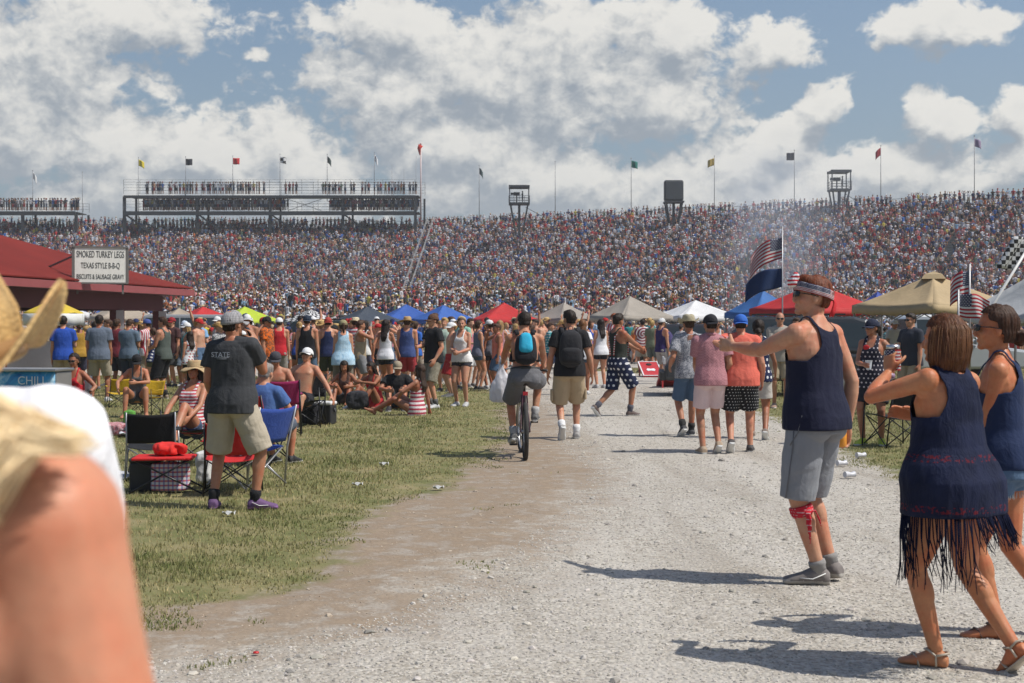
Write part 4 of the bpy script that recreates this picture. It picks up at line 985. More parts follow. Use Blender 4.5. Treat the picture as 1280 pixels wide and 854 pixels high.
# ------------------------------------------------------------------ grandstand
VF = [np.array((-150., 189.)), np.array((-23.9, 189.)), np.array((80., 123.8))]     # front line of the stand, bent once
_n0 = np.array((0., 1.)); _n1 = np.array((.53, .848)); VM = [_n0, (_n0+_n1)/(1+_n0 @ _n1), _n1]
L0 = float(np.hypot(*(VF[1]-VF[0]))); SLEN = L0+float(np.hypot(*(VF[2]-VF[1])))
NROW, RD, RH, Z0 = 44, .80, .342, 1.7
def sp(t, d, z):     # along the stand, back into it, up
    i, k = (0, t/L0) if t < L0 else (1, (t-L0)/(SLEN-L0))
    q = (VF[i]+d*VM[i])*(1-k)+(VF[i+1]+d*VM[i+1])*k; return (q[0], q[1], z)
def tcol(px, d):     # distance along the stand where the row at depth d meets an image column
    a, c = 0., SLEN*1.2; u = (px-CX)/FPX
    for _ in range(40):
        m = (a+c)/2; q = sp(m, d, 0)
        if q[0]/q[1] < u: a = m
        else: c = m
    return (a+c)/2
def steel(c=(.10, .105, .11), n='painted_steel'): return plain(n, c, .55, .3)
def build_stand():
    e = empty('grandstand', sp(SLEN/2, 0, 0), label='long open concrete grandstand filled with spectators across the whole view', category='grandstand'); e.location = (0, 0, 0)
    conc = plain('stand_concrete', (.25, .25, .245), .85, var=.2, scale=.6); alu = plain('bench_aluminium', (.33, .34, .35), .5, .4)
    mb = MB(); A = []
    for i in range(NROW+1):
        z = Z0+i*RH; A += [(i*RD, z), ((i+1)*RD, z)]
    prof = [(0, -1)]+A+[((NROW+1)*RD, -1)]
    for t0, t1 in ((0, SLEN),): mb.rings([[sp(t, d, z) for d, z in prof] for t in (t0, L0, t1)])
    mb.build('terrace', conc, e, smooth=False)
    mb = MB()
    for i in range(NROW):
        z = Z0+i*RH; [mb.beam(sp(a_, i*RD+.55, z+.40), sp(c_, i*RD+.55, z+.40), .26, .04) for a_, c_ in ((0, L0), (L0, SLEN))]
    mb.build('bench_row', alu, e, smooth=False)
    zt = Z0+NROW*RH; rail = steel((.13, .135, .14)); mb = MB(); d = (NROW+1)*RD-.1
    for k in (.55, 1.1): mb.beam(sp(0, d, zt+k), sp(L0, d, zt+k), .05); mb.beam(sp(L0, d, zt+k), sp(SLEN, d, zt+k), .05)
    t = 0
    while t < SLEN: mb.beam(sp(t, d, zt), sp(t, d, zt+1.12), .05); t += 2.4
    mb.build('back_rail', rail, e, smooth=False)
    mb = MB(); mb.beam(sp(0, -.3, Z0+.1), sp(L0, -.3, Z0+.1), .2, 2.4); mb.beam(sp(L0, -.3, Z0+.1), sp(SLEN, -.3, Z0+.1), .2, 2.4); mb.build('front_wall', plain('stand_wall', (.30, .30, .29), .8), e, smooth=False)
    # stair with pale hand rails
    mb = MB(); white = plain('galvanised_rail', (.36, .36, .35), .5, .3)
    for off in (0, 1.1):
        a = tcol(500, 3)+off; c = tcol(535, NROW*RD)+off
        for hh in (1.0, .6): mb.beam(sp(a, 2, Z0+1.0+hh+.5), sp(c, NROW*RD, zt+hh+.9), .06)
        for i in range(12):
            k = i/11; t_ = a+(c-a)*k; dd = 2+(NROW*RD-2)*k; z = Z0+1+(zt-Z0-1)*k; mb.beam(sp(t_, dd, z), sp(t_, dd, z+1.4), .05)
    mb.build('stair_rail', white, e, smooth=False)
DECKS = [(-30, 103, 16.2, 1), (163, 525, 15.9, 2)]
def build_decks():
    st = steel((.05, .053, .056)); out = []
    for px0, px1, dd, lv in DECKS:
        d = 32.5; t0, t1 = tcol(px0, d), tcol(px1, d); zt = Z0+NROW*RH; z1 = zt+2.35
        e = empty('viewing_platform', (0, 0, 0), label='two-level steel viewing platform packed with people on top of the stand' if lv == 2 else 'single-level steel viewing platform at the top left corner of the stand', category='platform')
        for l in range(lv):
            z = z1+l*2.55; mb = MB()
            w = 4.5; mb.beam(sp(t0, d, z-.32), sp(t1, d, z-.32), w, .14); mb.beam(sp(t0, d-w/2, z-.45), sp(t1, d-w/2, z-.45), .3, .62 if l == 0 else .42)
            mb.build('deck', st, e, smooth=False); mb = MB()
            for k in (.5, .95, 1.4)+((1.8, 2.2) if l == 1 else ()): mb.beam(sp(t0, d-w/2, z+k), sp(t1, d-w/2, z+k), .025); mb.beam(sp(t0, d+w/2, z+k), sp(t1, d+w/2, z+k), .035)
            t = t0; hh = 2.2 if l == 1 else 1.4
            while t <= t1+.1: mb.beam(sp(t, d-w/2, z), sp(t, d-w/2, z+hh), .05); mb.beam(sp(t, d+w/2, z), sp(t, d+w/2, z+hh), .05); t += (t1-t0)/18
            mb.build('railing', steel((.20, .205, .21), 'rail_steel'), e, smooth=False)
            out.append((t0, t1, d, z, l, lv))
        n = 5 if lv == 2 else 3
        for k in range(n):
            t = t0+(t1-t0)*k/(n-1); mb = MB(); ztop = z1+(2.55 if lv == 2 else 0)-.4
            mb.beam(sp(t, d-2, zt-3), sp(t, d-2, ztop), .42); m3 = MB(); m3.beam(sp(t, d+2, zt-3), sp(t, d+2, ztop), .3); m3.build('post', st, e, smooth=False)
            if k < n-1 and lv == 2: m4 = MB(); m4.beam(sp(t, d-2, z1-.5), sp(t+3.5, d-2, z1-3.2), .25); m4.build('strut', st, e, smooth=False)
            mb.build('post', st, e, smooth=False)
        if lv == 2:
            mb = MB()
            for k in range(6):
                a = t0+(t1-t0)*(k+.15)/6; c = t0+(t1-t0)*(k+.85)/6; mb.beam(sp(a, d+2, z1+.3), sp(c, d+2, z1+2.1), .07); mb.beam(sp(a, d+2, z1+2.1), sp(c, d+2, z1+.3), .07)
            mb.build('cross_brace', steel((.20, .205, .21), 'rail_steel'), e, smooth=False)
    return out
# ---- spectators far away: small figures with a few dozen faces each, one mesh
def figure(seated, arm=0, female=False, hat=0):
    V, F, K = [], [], []
    def tube(rs, k, seg=6):
        o = len(V)
        for (x, y, z, rx_, ry_) in rs:
            for i in range(seg):
                a = 2*math.pi*i/seg; V.append((x+rx_*math.cos(a), y+ry_*math.sin(a), z))
        for j in range(len(rs)-1):
            for i in range(seg): i2 = (i+1) % seg; F.append((o+j*seg+i, o+j*seg+i2, o+(j+1)*seg+i2, o+(j+1)*seg+i)); K.append(k)
        for i in range(1, seg//2): F.append((o+(len(rs)-1)*seg, o+(len(rs)-1)*seg+i, o+(len(rs)-1)*seg+i+1, o+(len(rs)-1)*seg+i+1 if False else o+(len(rs)-1)*seg+min(seg-1, i+1))); K.append(k); F.pop(); K.pop()
        F.append(tuple(o+(len(rs)-1)*seg+i for i in (0, 1, 2, 3))); K.append(k); F.append(tuple(o+(len(rs)-1)*seg+i for i in (3, 4, 5, 0))); K.append(k)
    zs = .45 if seated else .92
    if not seated:
        for s in (-1, 1): tube([(s*.10, 0, 0, .045, .05), (s*.10, 0, .45, .06, .06)], 0); tube([(s*.09, 0, .45, .085, .09), (s*.08, 0, .95, .10, .11)], 2)
    else:
        for s in (-1, 1): tube([(s*.12, .42, 0, .05, .05), (s*.11, .42, .45, .065, .07)], 0); tube([(s*.11, .46, .42, .075, .07), (s*.10, .1, .52, .09, .10)], 2)
    w = .16 if female else .20
    tube([(0, 0, zs-.02, .16, .11), (0, 0, zs+.22, .145, .10), (0, 0, zs+.44, w, .12), (0, 0, zs+.52, .10, .08)], 1)
    tube([(0, 0, zs+.50, .05, .05), (0, .01, zs+.60, .065, .075), (0, .01, zs+.69, .085, .10), (0, 0, zs+.76, .05, .06)], 0)
    tube([(0, -.02, zs+.63, .075, .08), (0, -.015, zs+.70, .095, .11), (0, -.01, zs+.765, .085, .095), (0, -.01, zs+.80, .04, .05)], 3)
    if hat: tube([(0, .03, zs+.715, .15 if hat == 2 else .10, .17 if hat == 2 else .17), (0, 0, zs+.735, .10, .115), (0, 0, zs+.82, .06, .07)], 4)
    for s in (-1, 1):
        if arm == 0: tube([(s*(w+.02), .0, zs+.46, .05, .055), (s*(w+.05), .02, zs+.22, .045, .045)], 1); tube([(s*(w+.05), .02, zs+.22, .04, .04), (s*(w-.03), .14, zs+.02, .03, .03)], 0)
        elif arm == 1: tube([(s*(w+.0), .0, zs+.44, .05, .05), (s*(w+.12), .06, zs+.60, .04, .04)], 1); tube([(s*(w+.12), .06, zs+.60, .035, .035), (s*(w-.02), .10, zs+.86, .03, .03)], 0)
        else: tube([(s*(w+.0), .0, zs+.46, .05, .055), (s*(w+.04), .12, zs+.26, .042, .042)], 1); tube([(s*(w+.04), .12, zs+.26, .036, .036), (s*.08, .26, zs+.38, .03, .03)], 0)
    return np.array(V), np.array([f if len(f) == 4 else f+(f[-1],) for f in F]), np.array(K)
SHIRTS = np.array([(.56, .56, .60)]*16+[(.42, .43, .45)]*4+[(.20, .20, .22)]*5+[(.045, .045, .05)]*7+[(.03, .04, .11)]*7+[(.40, .03, .035)]*6+[(.26, .05, .07)]*3+[(.05, .13, .38)]*4+[(.22, .36, .50)]*3+[(.50, .20, .20)]*3+[(.10, .15, .10)]*2+[(.55, .14, .03)]*1+[(.50, .42, .08)]+[(.45, .30, .20)]*1+[(.02, .02, .025)]*5+[(.03, .04, .12)]*3)
HAIRS = np.array([(.03, .02, .015)]*6+[(.06, .035, .02)]*4+[(.30, .20, .09)]*2+[(.015, .012, .01)]*3)
SKINS = np.array([(.46, .25, .16), (.40, .20, .12), (.52, .30, .20), (.33, .16, .09), (.12, .06, .04)])
BOTS = np.array([(.05, .08, .15), (.30, .25, .17), (.04, .04, .045), (.25, .25, .26), (.10, .14, .22), (.35, .05, .05)])
HATS = np.array([(.60, .60, .62)]*6+[(.40, .03, .03), (.03, .03, .035), (.04, .06, .18), (.45, .32, .14), (.50, .40, .22)])
def build_crowd(decks):
    r = RNG; items = []; deck_n = []       # x, y, z, yaw, scale, template
    def add(x, y, z, yaw, seat): items.append((x, y, z, yaw, .93+.14*r.random(), seat))
    yaw0 = -.15
    zt = Z0+NROW*RH
    aisles = [tcol(px, 15) for px in (110, 330, 520, 745, 930, 1178)]
    for i in range(NROW+1):
        t = .2; d = i*RD+.5; z = Z0+i*RH
        ta, tb = tcol(-160, d), tcol(1460, d); t = ta
        while t < tb:
            t += .50+.10*r.random()
            if r.random() < .05: continue
            if any(abs(t-a-d*0) < .45 for a in aisles) and r.random() < .8 and i < NROW: continue
            st = r.random() < (.97 if i == NROW else .34)
            x, y, _ = sp(t, d+(.15 if not st else -.05)+.1*r.random(), 0)
            if i == NROW and r.random() < .10: continue
            add(x, y, z+(0 if st else .0), yaw0+math.pi+r.normal()*.35, 0 if st else 1)
    for t0, t1, d, z, l, lv in decks:
        t = t0+.4
        while t < t1-.4:
            px = None; k = (t-t0)/(t1-t0)
            gap = (l == 1 and (k < .06 or .47 < k < .53 or .58 < k < .66 or r.random() < .12)) or (l == 0 and lv == 2 and (.54 < k < .60 or .60 < k < .69 or k < .05)) or (lv == 1 and (r.random() < .2))
            t += .34+.16*r.random()
            if gap: continue
            for row in range(1 if l == 1 else (3 if lv == 2 else 2)):
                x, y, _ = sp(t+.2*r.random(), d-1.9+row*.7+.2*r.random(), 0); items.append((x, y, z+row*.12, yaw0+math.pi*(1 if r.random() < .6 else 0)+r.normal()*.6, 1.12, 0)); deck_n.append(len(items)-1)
    # standing on the mound
    n = 6000; yy = 84+62*r.random(n)**.9; xx = (r.random(n)*2-1)*yy*.45
    for x, y in zip(xx, yy):
        if y > (186 if x < -20 else 189-(x+23.9)*.628)-3: continue
        add(x, y, float(ground_z(np.array([x]), np.array([y]))[0])-.03, r.random()*6.28, 0)
    T = []
    for seat in (0, 1):
        T.append([figure(seat, a, fe, h) for a, fe, h in ((0, 0, 0), (0, 1, 1), (1, 0, 1), (2, 1, 0), (2, 0, 2), (0, 0, 1), (0, 1, 0), (1, 1, 0), (2, 0, 0), (0, 0, 0))])
    V_, F_, C_ = [], [], []; off = 0; A = np.array(items)
    pick = r.integers(0, 10, len(A)); isd = np.zeros(len(A), bool); isd[deck_n] = True
    for seat in (0, 1):
        for k in range(10):
            msk = (A[:, 5] == seat) & (pick == k); sel = A[msk]; dk = isd[msk]; n = len(sel)
            if not n: continue
            V, F, K = T[seat][k]; c, s = np.cos(sel[:, 3])[:, None], np.sin(sel[:, 3])[:, None]; sc = sel[:, 4][:, None]
            X = (V[None, :, 0]*c-V[None, :, 1]*s)*sc+sel[:, 0][:, None]; Y = (V[None, :, 0]*s+V[None, :, 1]*c)*sc+sel[:, 1][:, None]; Z = V[None, :, 2]*sc+sel[:, 2][:, None]
            V_.append(np.stack([X, Y, Z], -1).reshape(-1, 3)); F_.append((F[None]+(np.arange(n)*len(V))[:, None, None]+off).reshape(-1, 4)); off += n*len(V)
            pal = np.stack([SKINS[r.choice(5, n, p=[.35, .25, .2, .15, .05])], SHIRTS[r.integers(0, len(SHIRTS), n)], BOTS[r.integers(0, len(BOTS), n)], HAIRS[r.integers(0, len(HAIRS), n)], HATS[r.integers(0, len(HATS), n)]], 1)
            pal = pal*(.8+.4*r.random((n, 5, 1))); bare = r.random(n) < .04; pal[bare, 1] = pal[bare, 0]; pal[dk] *= .62  # platform figures darkened in their colours, as if backlit
            C_.append(pal[:, K].reshape(-1, 3))
    C = np.concatenate(C_); g_ = C.mean(1, keepdims=True); C_ = [C*1.02+g_*.03]
    me = scatter_mesh('crowd', np.concatenate(V_), np.concatenate(F_), [tintmat('crowd_clothing', .8)], fcol=np.clip(np.concatenate(C_), 0, .9), smooth=False)
    link('crowd', me, kind='stuff', label='dense crowd of spectators filling the grandstand and the mound'); print('crowd', len(A), len(me.polygons))

# ------------------------------------------------------------------ flags, towers
def flagpole(px, ytop, ybase, D, label, flag=None, fw=1.6, fh=1.1, side=1, pole=(.20, .20, .21), r=.07, hang=.0):
    X = xat(px, D); z0, z1 = zat(ybase, D)-1.5, zat(ytop, D)
    e = empty('flagpole', (X, D, z0), label=label, category='flagpole', group='flagpoles along the top of the stand')
    mb = MB(); mb.tube([(0, 0, 0), (0, 0, z1-z0)], [r, r*.6], seg=8); mb.ell((0, 0, z1-z0), r*1.3, seg=8, rg=6); mb.build('pole', plain('pole_paint', pole, .5, .3), e)
    if flag is not None:
        mb = MB(); H = z1-z0-.3
        def f(u, v):
            dr = hang*u*u; return Vector((side*(u*fw*(1-.35*hang)), .14*math.sin(u*7+v)*u+.1, H-fh*(1-v)-dr*fh*1.1-.08*u*math.sin(u*5)))
        mb.grid(f, 10, 6); mb.build('flag', flag if not isinstance(flag, tuple) else cloth(flag, name='flag_cloth'), e, solid=.01)
    return e
def build_flags():
    D = 222
    def dd(px): return float(sp(tcol(px, 34), 34, 0)[1])
    Fs = [(41, 213, 268, (.6, .6, .6), 1, .9, .15, 'white'), (103, 215, 272, None, 1, 0, 0, ''), (173, 197, 268, (.60, .48, .04), 1, .5, .9, 'yellow'), (232, 196, 240, (.03, .03, .035), 1, .1, 0, 'black'), (291, 195, 240, (.50, .03, .03), 1, .1, .1, 'red'),
          (350, 193, 240, 'chk', 1, .3, .3, 'black and white'), (409, 193, 240, (.05, .07, .06), 1, .7, .2, 'dark green'), (468, 191, 240, (.6, .6, .62), 1, .9, 0, 'white'), (599, 207, 268, (.07, .10, .10), 1, .8, 0, 'dark slate'), (694, 202, 266, None, 1, 0, 0, ''),
          (789, 198, 264, (.03, .16, .13), 1, .3, 0, 'green'), (893, 195, 258, (.50, .36, .10), -1, .4, .3, 'amber'), (993, 188, 252, (.035, .035, .04), -1, .1, 0, 'black'), (1101, 182, 250, (.45, .05, .06), -1, .6, .3, 'red'), (1218, 170, 242, (.25, .2, .3), 1, .4, .3, 'striped')]
    nth = {}
    marks = {232: 'above the platform', 291: 'above the platform crowd', 993: 'between the dark tower screen and the camera tower', 1101: 'right of the camera tower', 41: 'above the small left platform', 468: 'above the platform, near its right end', 103: 'at the end of the small left platform', 694: 'between camera tower and green-flag pole'}
    for px, yt, yb, c, side, hang, q, cn in Fs:
        D = dd(px); lab = (cn+' flag on a thin pole ' if c is not None else 'bare thin pole without a flag ')+marks.get(px, 'on the rim of the stand')
        if c == 'chk': m = cloth((.6, .6, .6), 'check', (.03, .03, .03), k=2.2, name='checker_cloth')
        else: m = c
        flagpole(px, yt, yb, D, lab, m, fw=.80 if hang > .5 else 1.05, fh=1.0, side=side, hang=hang, r=.055)
    D = dd(526)-3; e = flagpole(526, 180, 275, D, 'tall pink-white pole with red windsock at the end of the platform', None, pole=(.55, .42, .40), r=.13)
    mb = MB(); H = zat(180, D)-zat(275, D)+1.5; mb.tube([(0, .0, H-.2), (-.25, 0, H-.7), (-.1, 0, H-1.7)], [.38, .30, .12], seg=12); mb.build('windsock', cloth((.55, .05, .03)), e)
    for px, yt in ((490, 206), (505, 212), (520, 195)): flagpole(px, yt, 250, dd(px)-1, 'thin radio mast on the platform roof '+{490: 'left of two', 505: 'right of two', 520: 'beside the windsock pole'}[px], None, r=.03)
def tower(px, ytop, yb, D, w, label, closed=False, lean=0):
    X = xat(px, D); s = D/FPX; zt, zb = zat(ytop, D), zat(yb, D)
    e = empty('camera_tower', (X, D, zb-3), label=label, category='tower', group='camera towers on the stand'); zo = zb-3; H = zt-zo; st = steel((.05, .055, .06))
    W = w*s; zf = zat(yb-(28 if not closed else 30), D)-zo
    zf = H-(.62*(zt-zb)) if not closed else H-.75*(zt-zb)
    mb = MB(); mb.box((0, 0, zf), (W, W, .22)); mb.build('deck', st, e, smooth=False)
    for sx in (-1, 1):
        for sy in (-1, 1):
            mb = MB(); mb.beam((sx*W*.16, sy*W*.16, 0), (sx*W*.42, sy*W*.42, zf), .16); mb.build('leg', st, e, smooth=False)
    mb = MB(); mb.beam((0, 0, 0), (0, 0, zf), .35); mb.build('mast', st, e, smooth=False)
    if closed:
        mb = MB(); mb.box((0, 0, (H+zf)/2+.1), (W, W*.5, H-zf-.1)); mb.build('screen_cabinet', plain('cabinet_black', (.03, .033, .035), .5), e, smooth=False, bevel=.25)
        mb = MB(); mb.box((0, -W*.25-.03, (H+zf)/2+.1), (W*.84, .05, (H-zf)*.78)); mb.build('louvre_panel', plain('panel_dark', (.055, .06, .062), .35), e, smooth=False)
    else:
        mb = MB()
        for sx in (-1, 1):
            for sy in (-1, 1): mb.beam((sx*W*.46, sy*W*.46, zf), (sx*W*.46+lean*.3, sy*W*.46, H), .13)
            mb.beam((sx*W*.46+lean*.3, -W*.46, H), (sx*W*.46+lean*.3, W*.46, H), .2)
        mb.beam((-W*.5, -W*.46, H), (W*.5, -W*.46, H), .32); mb.beam((-W*.5, W*.46, H), (W*.5, W*.46, H), .3); mb.box((0, 0, H+.05), (W*.98, W*.92, .10)); mb.build('cab_frame', st, e, smooth=False)
        mb = MB()
        for k in (.35, .7, 1.05):
            for sy in (-1, 1): mb.beam((-W*.5, sy*W*.5, zf+k), (W*.5, sy*W*.5, zf+k), .05); mb.beam((sy*W*.5, -W*.5, zf+k), (sy*W*.5, W*.5, zf+k), .05)
        for k in range(5): mb.beam((-W*.5+W*k/4, -W*.5, zf), (-W*.5+W*k/4, -W*.5, zf+1.05), .05)
        mb.build('guard_rail', st, e, smooth=False)
        mb = MB(); mb.box((-W*.12, 0, zf+1.45), (.9, .4, .42)); mb.tube([(-W*.12-.45, 0, zf+1.45), (-W*.12-.85, 0, zf+1.45)], [.14, .2], seg=10); mb.tube([(-W*.12, 0, zf+.1), (-W*.12, 0, zf+1.3)], .09, seg=8); mb.build('camera', plain('camera_black', (.02, .02, .022), .4), e, smooth=False)
        V, F, K = figure(0, 2, 0, 1); me = bpy.data.meshes.new('operator'); me.from_pydata([(v[0], v[1], v[2]) for v in V], [], [tuple(dict.fromkeys(f)) for f in F.tolist()]); me.materials.append(plain('dark_clothes', (.04, .04, .045), .8))
        p = link('person', me, None, 'camera operator in dark clothes standing on the '+('left' if px < 800 else 'right')+' camera tower', 'person', 'camera operators'); p.location = (X+W*.16, D, zb-3+zf+.12); p.rotation_euler = (0, 0, R(80))
    mb = MB(); mb.beam((W*.3, 0, zf*.9), (W*1.3, .5, zf*.55), .06); mb.build('guy_cable', st, e, smooth=False)

def build_air():
    m = bpy.data.materials.new('air'); m.use_nodes = True; nt = m.node_tree; nt.nodes.clear(); o = nt.nodes.new('ShaderNodeOutputMaterial'); v = nt.nodes.new('ShaderNodeVolumePrincipled')
    v.inputs['Color'].default_value = (.86, .90, .97, 1); v.inputs['Density'].default_value = HAZE; v.inputs['Anisotropy'].default_value = .2; nt.links.new(v.outputs[0], o.inputs['Volume'])
    mb = MB(); mb.box((0, 215, 15.5), (830, 650, 40)); h = mb.build('haze', m, smooth=False, kind='stuff')
HAZE = .0004
def build_smoke():
    m = bpy.data.materials.new('barbecue_smoke'); m.use_nodes = True; nt = m.node_tree; nt.nodes.clear(); b = NB(nt); o = nt.nodes.new('ShaderNodeOutputMaterial'); v = nt.nodes.new('ShaderNodeVolumePrincipled')
    v.inputs['Color'].default_value = (.80, .85, .97, 1); p = b.pos(); x, y, z = b.sep(p)[:3]
    # a plume rising from the grills and drifting left
    cx = b.math('ADD', 15.2, b.math('MULTIPLY', b.math('SUBTRACT', z, 2), .10)); ax = b.math('DIVIDE', b.math('SUBTRACT', x, cx), b.math('MULTIPLY_ADD', z, .42, 2.6)); ay = b.math('DIVIDE', b.math('SUBTRACT', y, 84), 4.0)
    rr = b.math('SQRT', b.math('ADD', b.math('MULTIPLY', ax, ax), b.math('MULTIPLY', ay, ay)))
    d = b.math('MULTIPLY', b.smooth(rr, 1, .1), b.smooth(b.noise(b.vmath('MULTIPLY', p, (1, 1, .7)), .16, 2, .5, 1.0), .30, .70)); d = b.math('MULTIPLY', d, b.smooth(z, 13.5, 7)); d = b.math('MULTIPLY', d, .13)
    b.set(v.inputs['Density'], d); nt.links.new(v.outputs[0], o.inputs['Volume'])
    mb = MB(); mb.box((15.5, 84, 7.8), (17, 8.4, 12.5)); s = mb.build('smoke', m, smooth=False, kind='stuff', label='thin bluish grill smoke drifting in front of the right part of the stand')
    m.cycles.volume_step_rate = 4
# ------------------------------------------------------------------ canopies
def canopy_mat(col, pat=None):
    key = ('can', col, pat)
    if key in _MC: return _MC[key]
    m, nt, bs = new_mat('canopy_cloth'); b = NB(nt); c = c4(col)
    if pat == 'check':
        n = nt.nodes.new('ShaderNodeTexChecker'); n.inputs['Scale'].default_value = 7; b.set(n.inputs[0], b.coord('UV')); n.inputs[1].default_value = c4(col); n.inputs[2].default_value = (.03, .03, .035, 1); c = n.outputs[0]
    f = b.math('MULTIPLY_ADD', b.noise(b.coord(), 1.8, 5, .65), .5, .73); c = b.mix(1.0, c, b.comb(f, f, f), 'MULTIPLY')
    nt.links.new(c, bs.inputs['Base Color']); bs.inputs['Roughness'].default_value = .7; bs.inputs['Specular IOR Level'].default_value = .3
    nt.links.new(b.bump(b.noise(b.coord(), 3.2, 3, .5, 1), .35, .05), bs.inputs['Normal'])
    tr = nt.nodes.new('ShaderNodeBsdfTranslucent'); nt.links.new(c, tr.inputs[0]); mx = nt.nodes.new('ShaderNodeMixShader'); mx.inputs[0].default_value = .22
    nt.links.new(bs.outputs[0], mx.inputs[1]); nt.links.new(tr.outputs[0], mx.inputs[2]); nt.links.new(mx.outputs[0], nt.nodes['Material Output'].inputs[0])
    _MC[key] = m; return m
def canopy(x0, x1, yp, ye, D, yaw, col, label, pat=None, val=.22, z0=0, vent=False, sag=.10):
    px = (x0+x1)/2; w = (x1-x0)/FPX*D/(abs(math.cos(R(yaw)))+abs(math.sin(R(yaw)))); X = xat(px, D); zp, ze = zat(yp, D)-z0, zat(ye, D)-z0
    e = empty('canopy_tent', (X, D, z0), yaw, label=label, category='canopy tent', group='pop-up canopies'); h = w/2; m = canopy_mat(col, pat)
    mb = MB()
    cs = [(-h, -h), (h, -h), (h, h), (-h, h)]
    for k in range(4):
        a = Vector((*cs[k], 0)); c = Vector((*cs[(k+1) % 4], 0))
        def f(u, v, a=a, c=c):
            e_ = a.lerp(c, u); q = e_*(1-v); z = ze+.03+(zp-ze)*(v**1.12); z -= sag*math.sin(math.pi*u)*(1-v)*.5*(1 if v < 1 else 0) + sag*.5*math.sin(math.pi*v)*math.sin(math.pi*u)**.7
            return Vector((q.x, q.y, z))
        mb.grid(f, 10, 8)
        def g(u, v, a=a, c=c):
            e_ = a.lerp(c, u); z = ze+.03-sag*math.sin(math.pi*u)*.5-val*v*(1-.12*abs(math.sin(u*math.pi*4))); o = e_.normalized()*(.01*v); return Vector((e_.x+o.x, e_.y+o.y, z))
        mb.grid(g, 16, 2)
    r = mb.build('roof_cloth', m, e, solid=.006)
    if vent:
        mb = MB(); mb.tube([(0, 0, zp-.10), (0, 0, zp+.02), (0, 0, zp+.09)], [.42, .30, .02], seg=4); mb.build('vent_cap', m, r, smooth=False)
    st = plain('frame_steel', (.22, .22, .23), .45, .6)
    for sx in (-1, 1):
        for sy in (-1, 1):
            mb = MB(); mb.beam((sx*(h-.04), sy*(h-.04), 0), (sx*(h-.04), sy*(h-.04), ze), .045); mb.box((sx*(h-.04), sy*(h-.04), .01), (.1, .1, .02)); mb.build('leg', st, e, smooth=False)
    mb = MB()
    for k in range(4):
        a, c = Vector((*cs[k], ze-.05))*.97, Vector((*cs[(k+1) % 4], ze-.05))*.97; a.z = c.z = ze-.05
        for j in range(4):
            p, q = a.lerp(c, j/4), a.lerp(c, (j+1)/4); mb.beam(p, q-Vector((0, 0, .28)), .02); mb.beam(p-Vector((0, 0, .28)), q, .02)
        mb.beam(Vector((cs[k][0]*.97, cs[k][1]*.97, ze-.02)), (0, 0, zp-.08), .03)
    mb.build('truss', st, e, smooth=False)
    return e
RED_C, BLUE_C, TAUPE_C = (.55, .035, .035), (.045, .12, .42), (.36, .32, .28)
def build_canopies():
    C = canopy
    C(216, 292, 384, 397, 80, 35, RED_C, 'red canopy farthest left, beside the food stand roof')
    C(262, 350, 384, 400, 76, 30, (.50, .62, .05), 'lime yellow canopy behind the man with the phone')
    C(352, 424, 387, 402, 78, 40, (.68, .68, .68), 'black and white checkered canopy', 'check')
    C(412, 506, 384, 402, 76, 25, (.060, .075, .10), 'dark slate canopy next to the checkered one')
    C(468, 548, 381, 399, 82, 15, BLUE_C, 'blue canopy partly behind the dark slate canopy')
    C(512, 596, 382, 400, 79, 35, (.05, .14, .46), 'blue canopy with a red one to its right')
    C(588, 672, 379, 400, 76, 12, RED_C, 'red canopy in the middle behind the cyclist')
    C(662, 748, 379, 399, 77, 40, TAUPE_C, 'smaller greyish beige canopy behind the backpack walker')
    C(735, 840, 371, 396, 66, 32, (.38, .34, .29), 'wide greyish beige canopy with the tallest peak in the middle row')
    C(817, 922, 376, 396, 68, 20, (.75, .75, .75), 'white canopy above the men in pink and salmon shirts')
    C(908, 1000, 364, 392, 56, 25, (.05, .16, .42), 'blue canopy half hidden by a red canopy')
    C(942, 1096, 355, 387, 47, 22, RED_C, 'large red canopy behind the headband man')
    C(1082, 1112, 365, 377, 74, 20, (.06, .10, .40), 'small distant blue canopy between the red and tan canopies')
    C(1072, 1262, 344, 383, 36, 28, (.50, .38, .22), 'tan canopy with a small vent cap on its peak', vent=True)
    C(106, 196, 380, 396, 70, 30, (.45, .38, .30), 'beige canopy seen through the food stand')
    C(190, 258, 386, 400, 66, 25, (.42, .35, .27), 'beige canopy peeking out right of the food stand')
    C(62, 112, 384, 392, 62, 10, (.75, .75, .75), 'white canopy seen through the food stand')
    # large grey-white awning at the right edge, poles and flags on it
    e = C(1222, 1440, 322, 392, 23, 12, (.55, .56, .56), 'large grey-white canopy at the right edge with pale poles', val=.12, sag=.25)
    # umbrella of the food cart
    D = 30; X = xat(67, D); e = empty('market_umbrella', (X, D, 0), label='yellow and white market umbrella over the food cart', category='umbrella'); zp, ze = zat(374, D), zat(391, D); mb = MB(); r = .62
    def f(u, v): a = 2*math.pi*u; k = abs(math.cos(3*a)); return Vector((r*(1-v)*math.cos(a)*(1-.05*k), r*(1-v)*math.sin(a)*(1-.05*k), ze+(zp-ze)*v-.03*k*(1-v)))
    mb.grid(f, 36, 6); mb.build('umbrella_top', canopy_mat((.70, .52, .06)), e, solid=.005)
    mb = MB(); mb.grid(lambda u, v: Vector((r*math.cos(2*math.pi*u), r*math.sin(2*math.pi*u), ze-.02-v*.26*(1-.12*abs(math.sin(2*math.pi*u*6))))), 48, 2); mb.build('valance', canopy_mat((.75, .75, .72)), e, solid=.005)
    mb = MB(); mb.tube([(0, 0, 0), (0, 0, zp)], .025, seg=8); mb.tube([(0, 0, 0), (0, 0, .08)], [.28, .25]); mb.build('pole', plain('frame_steel', (.22, .22, .23), .45, .6), e)
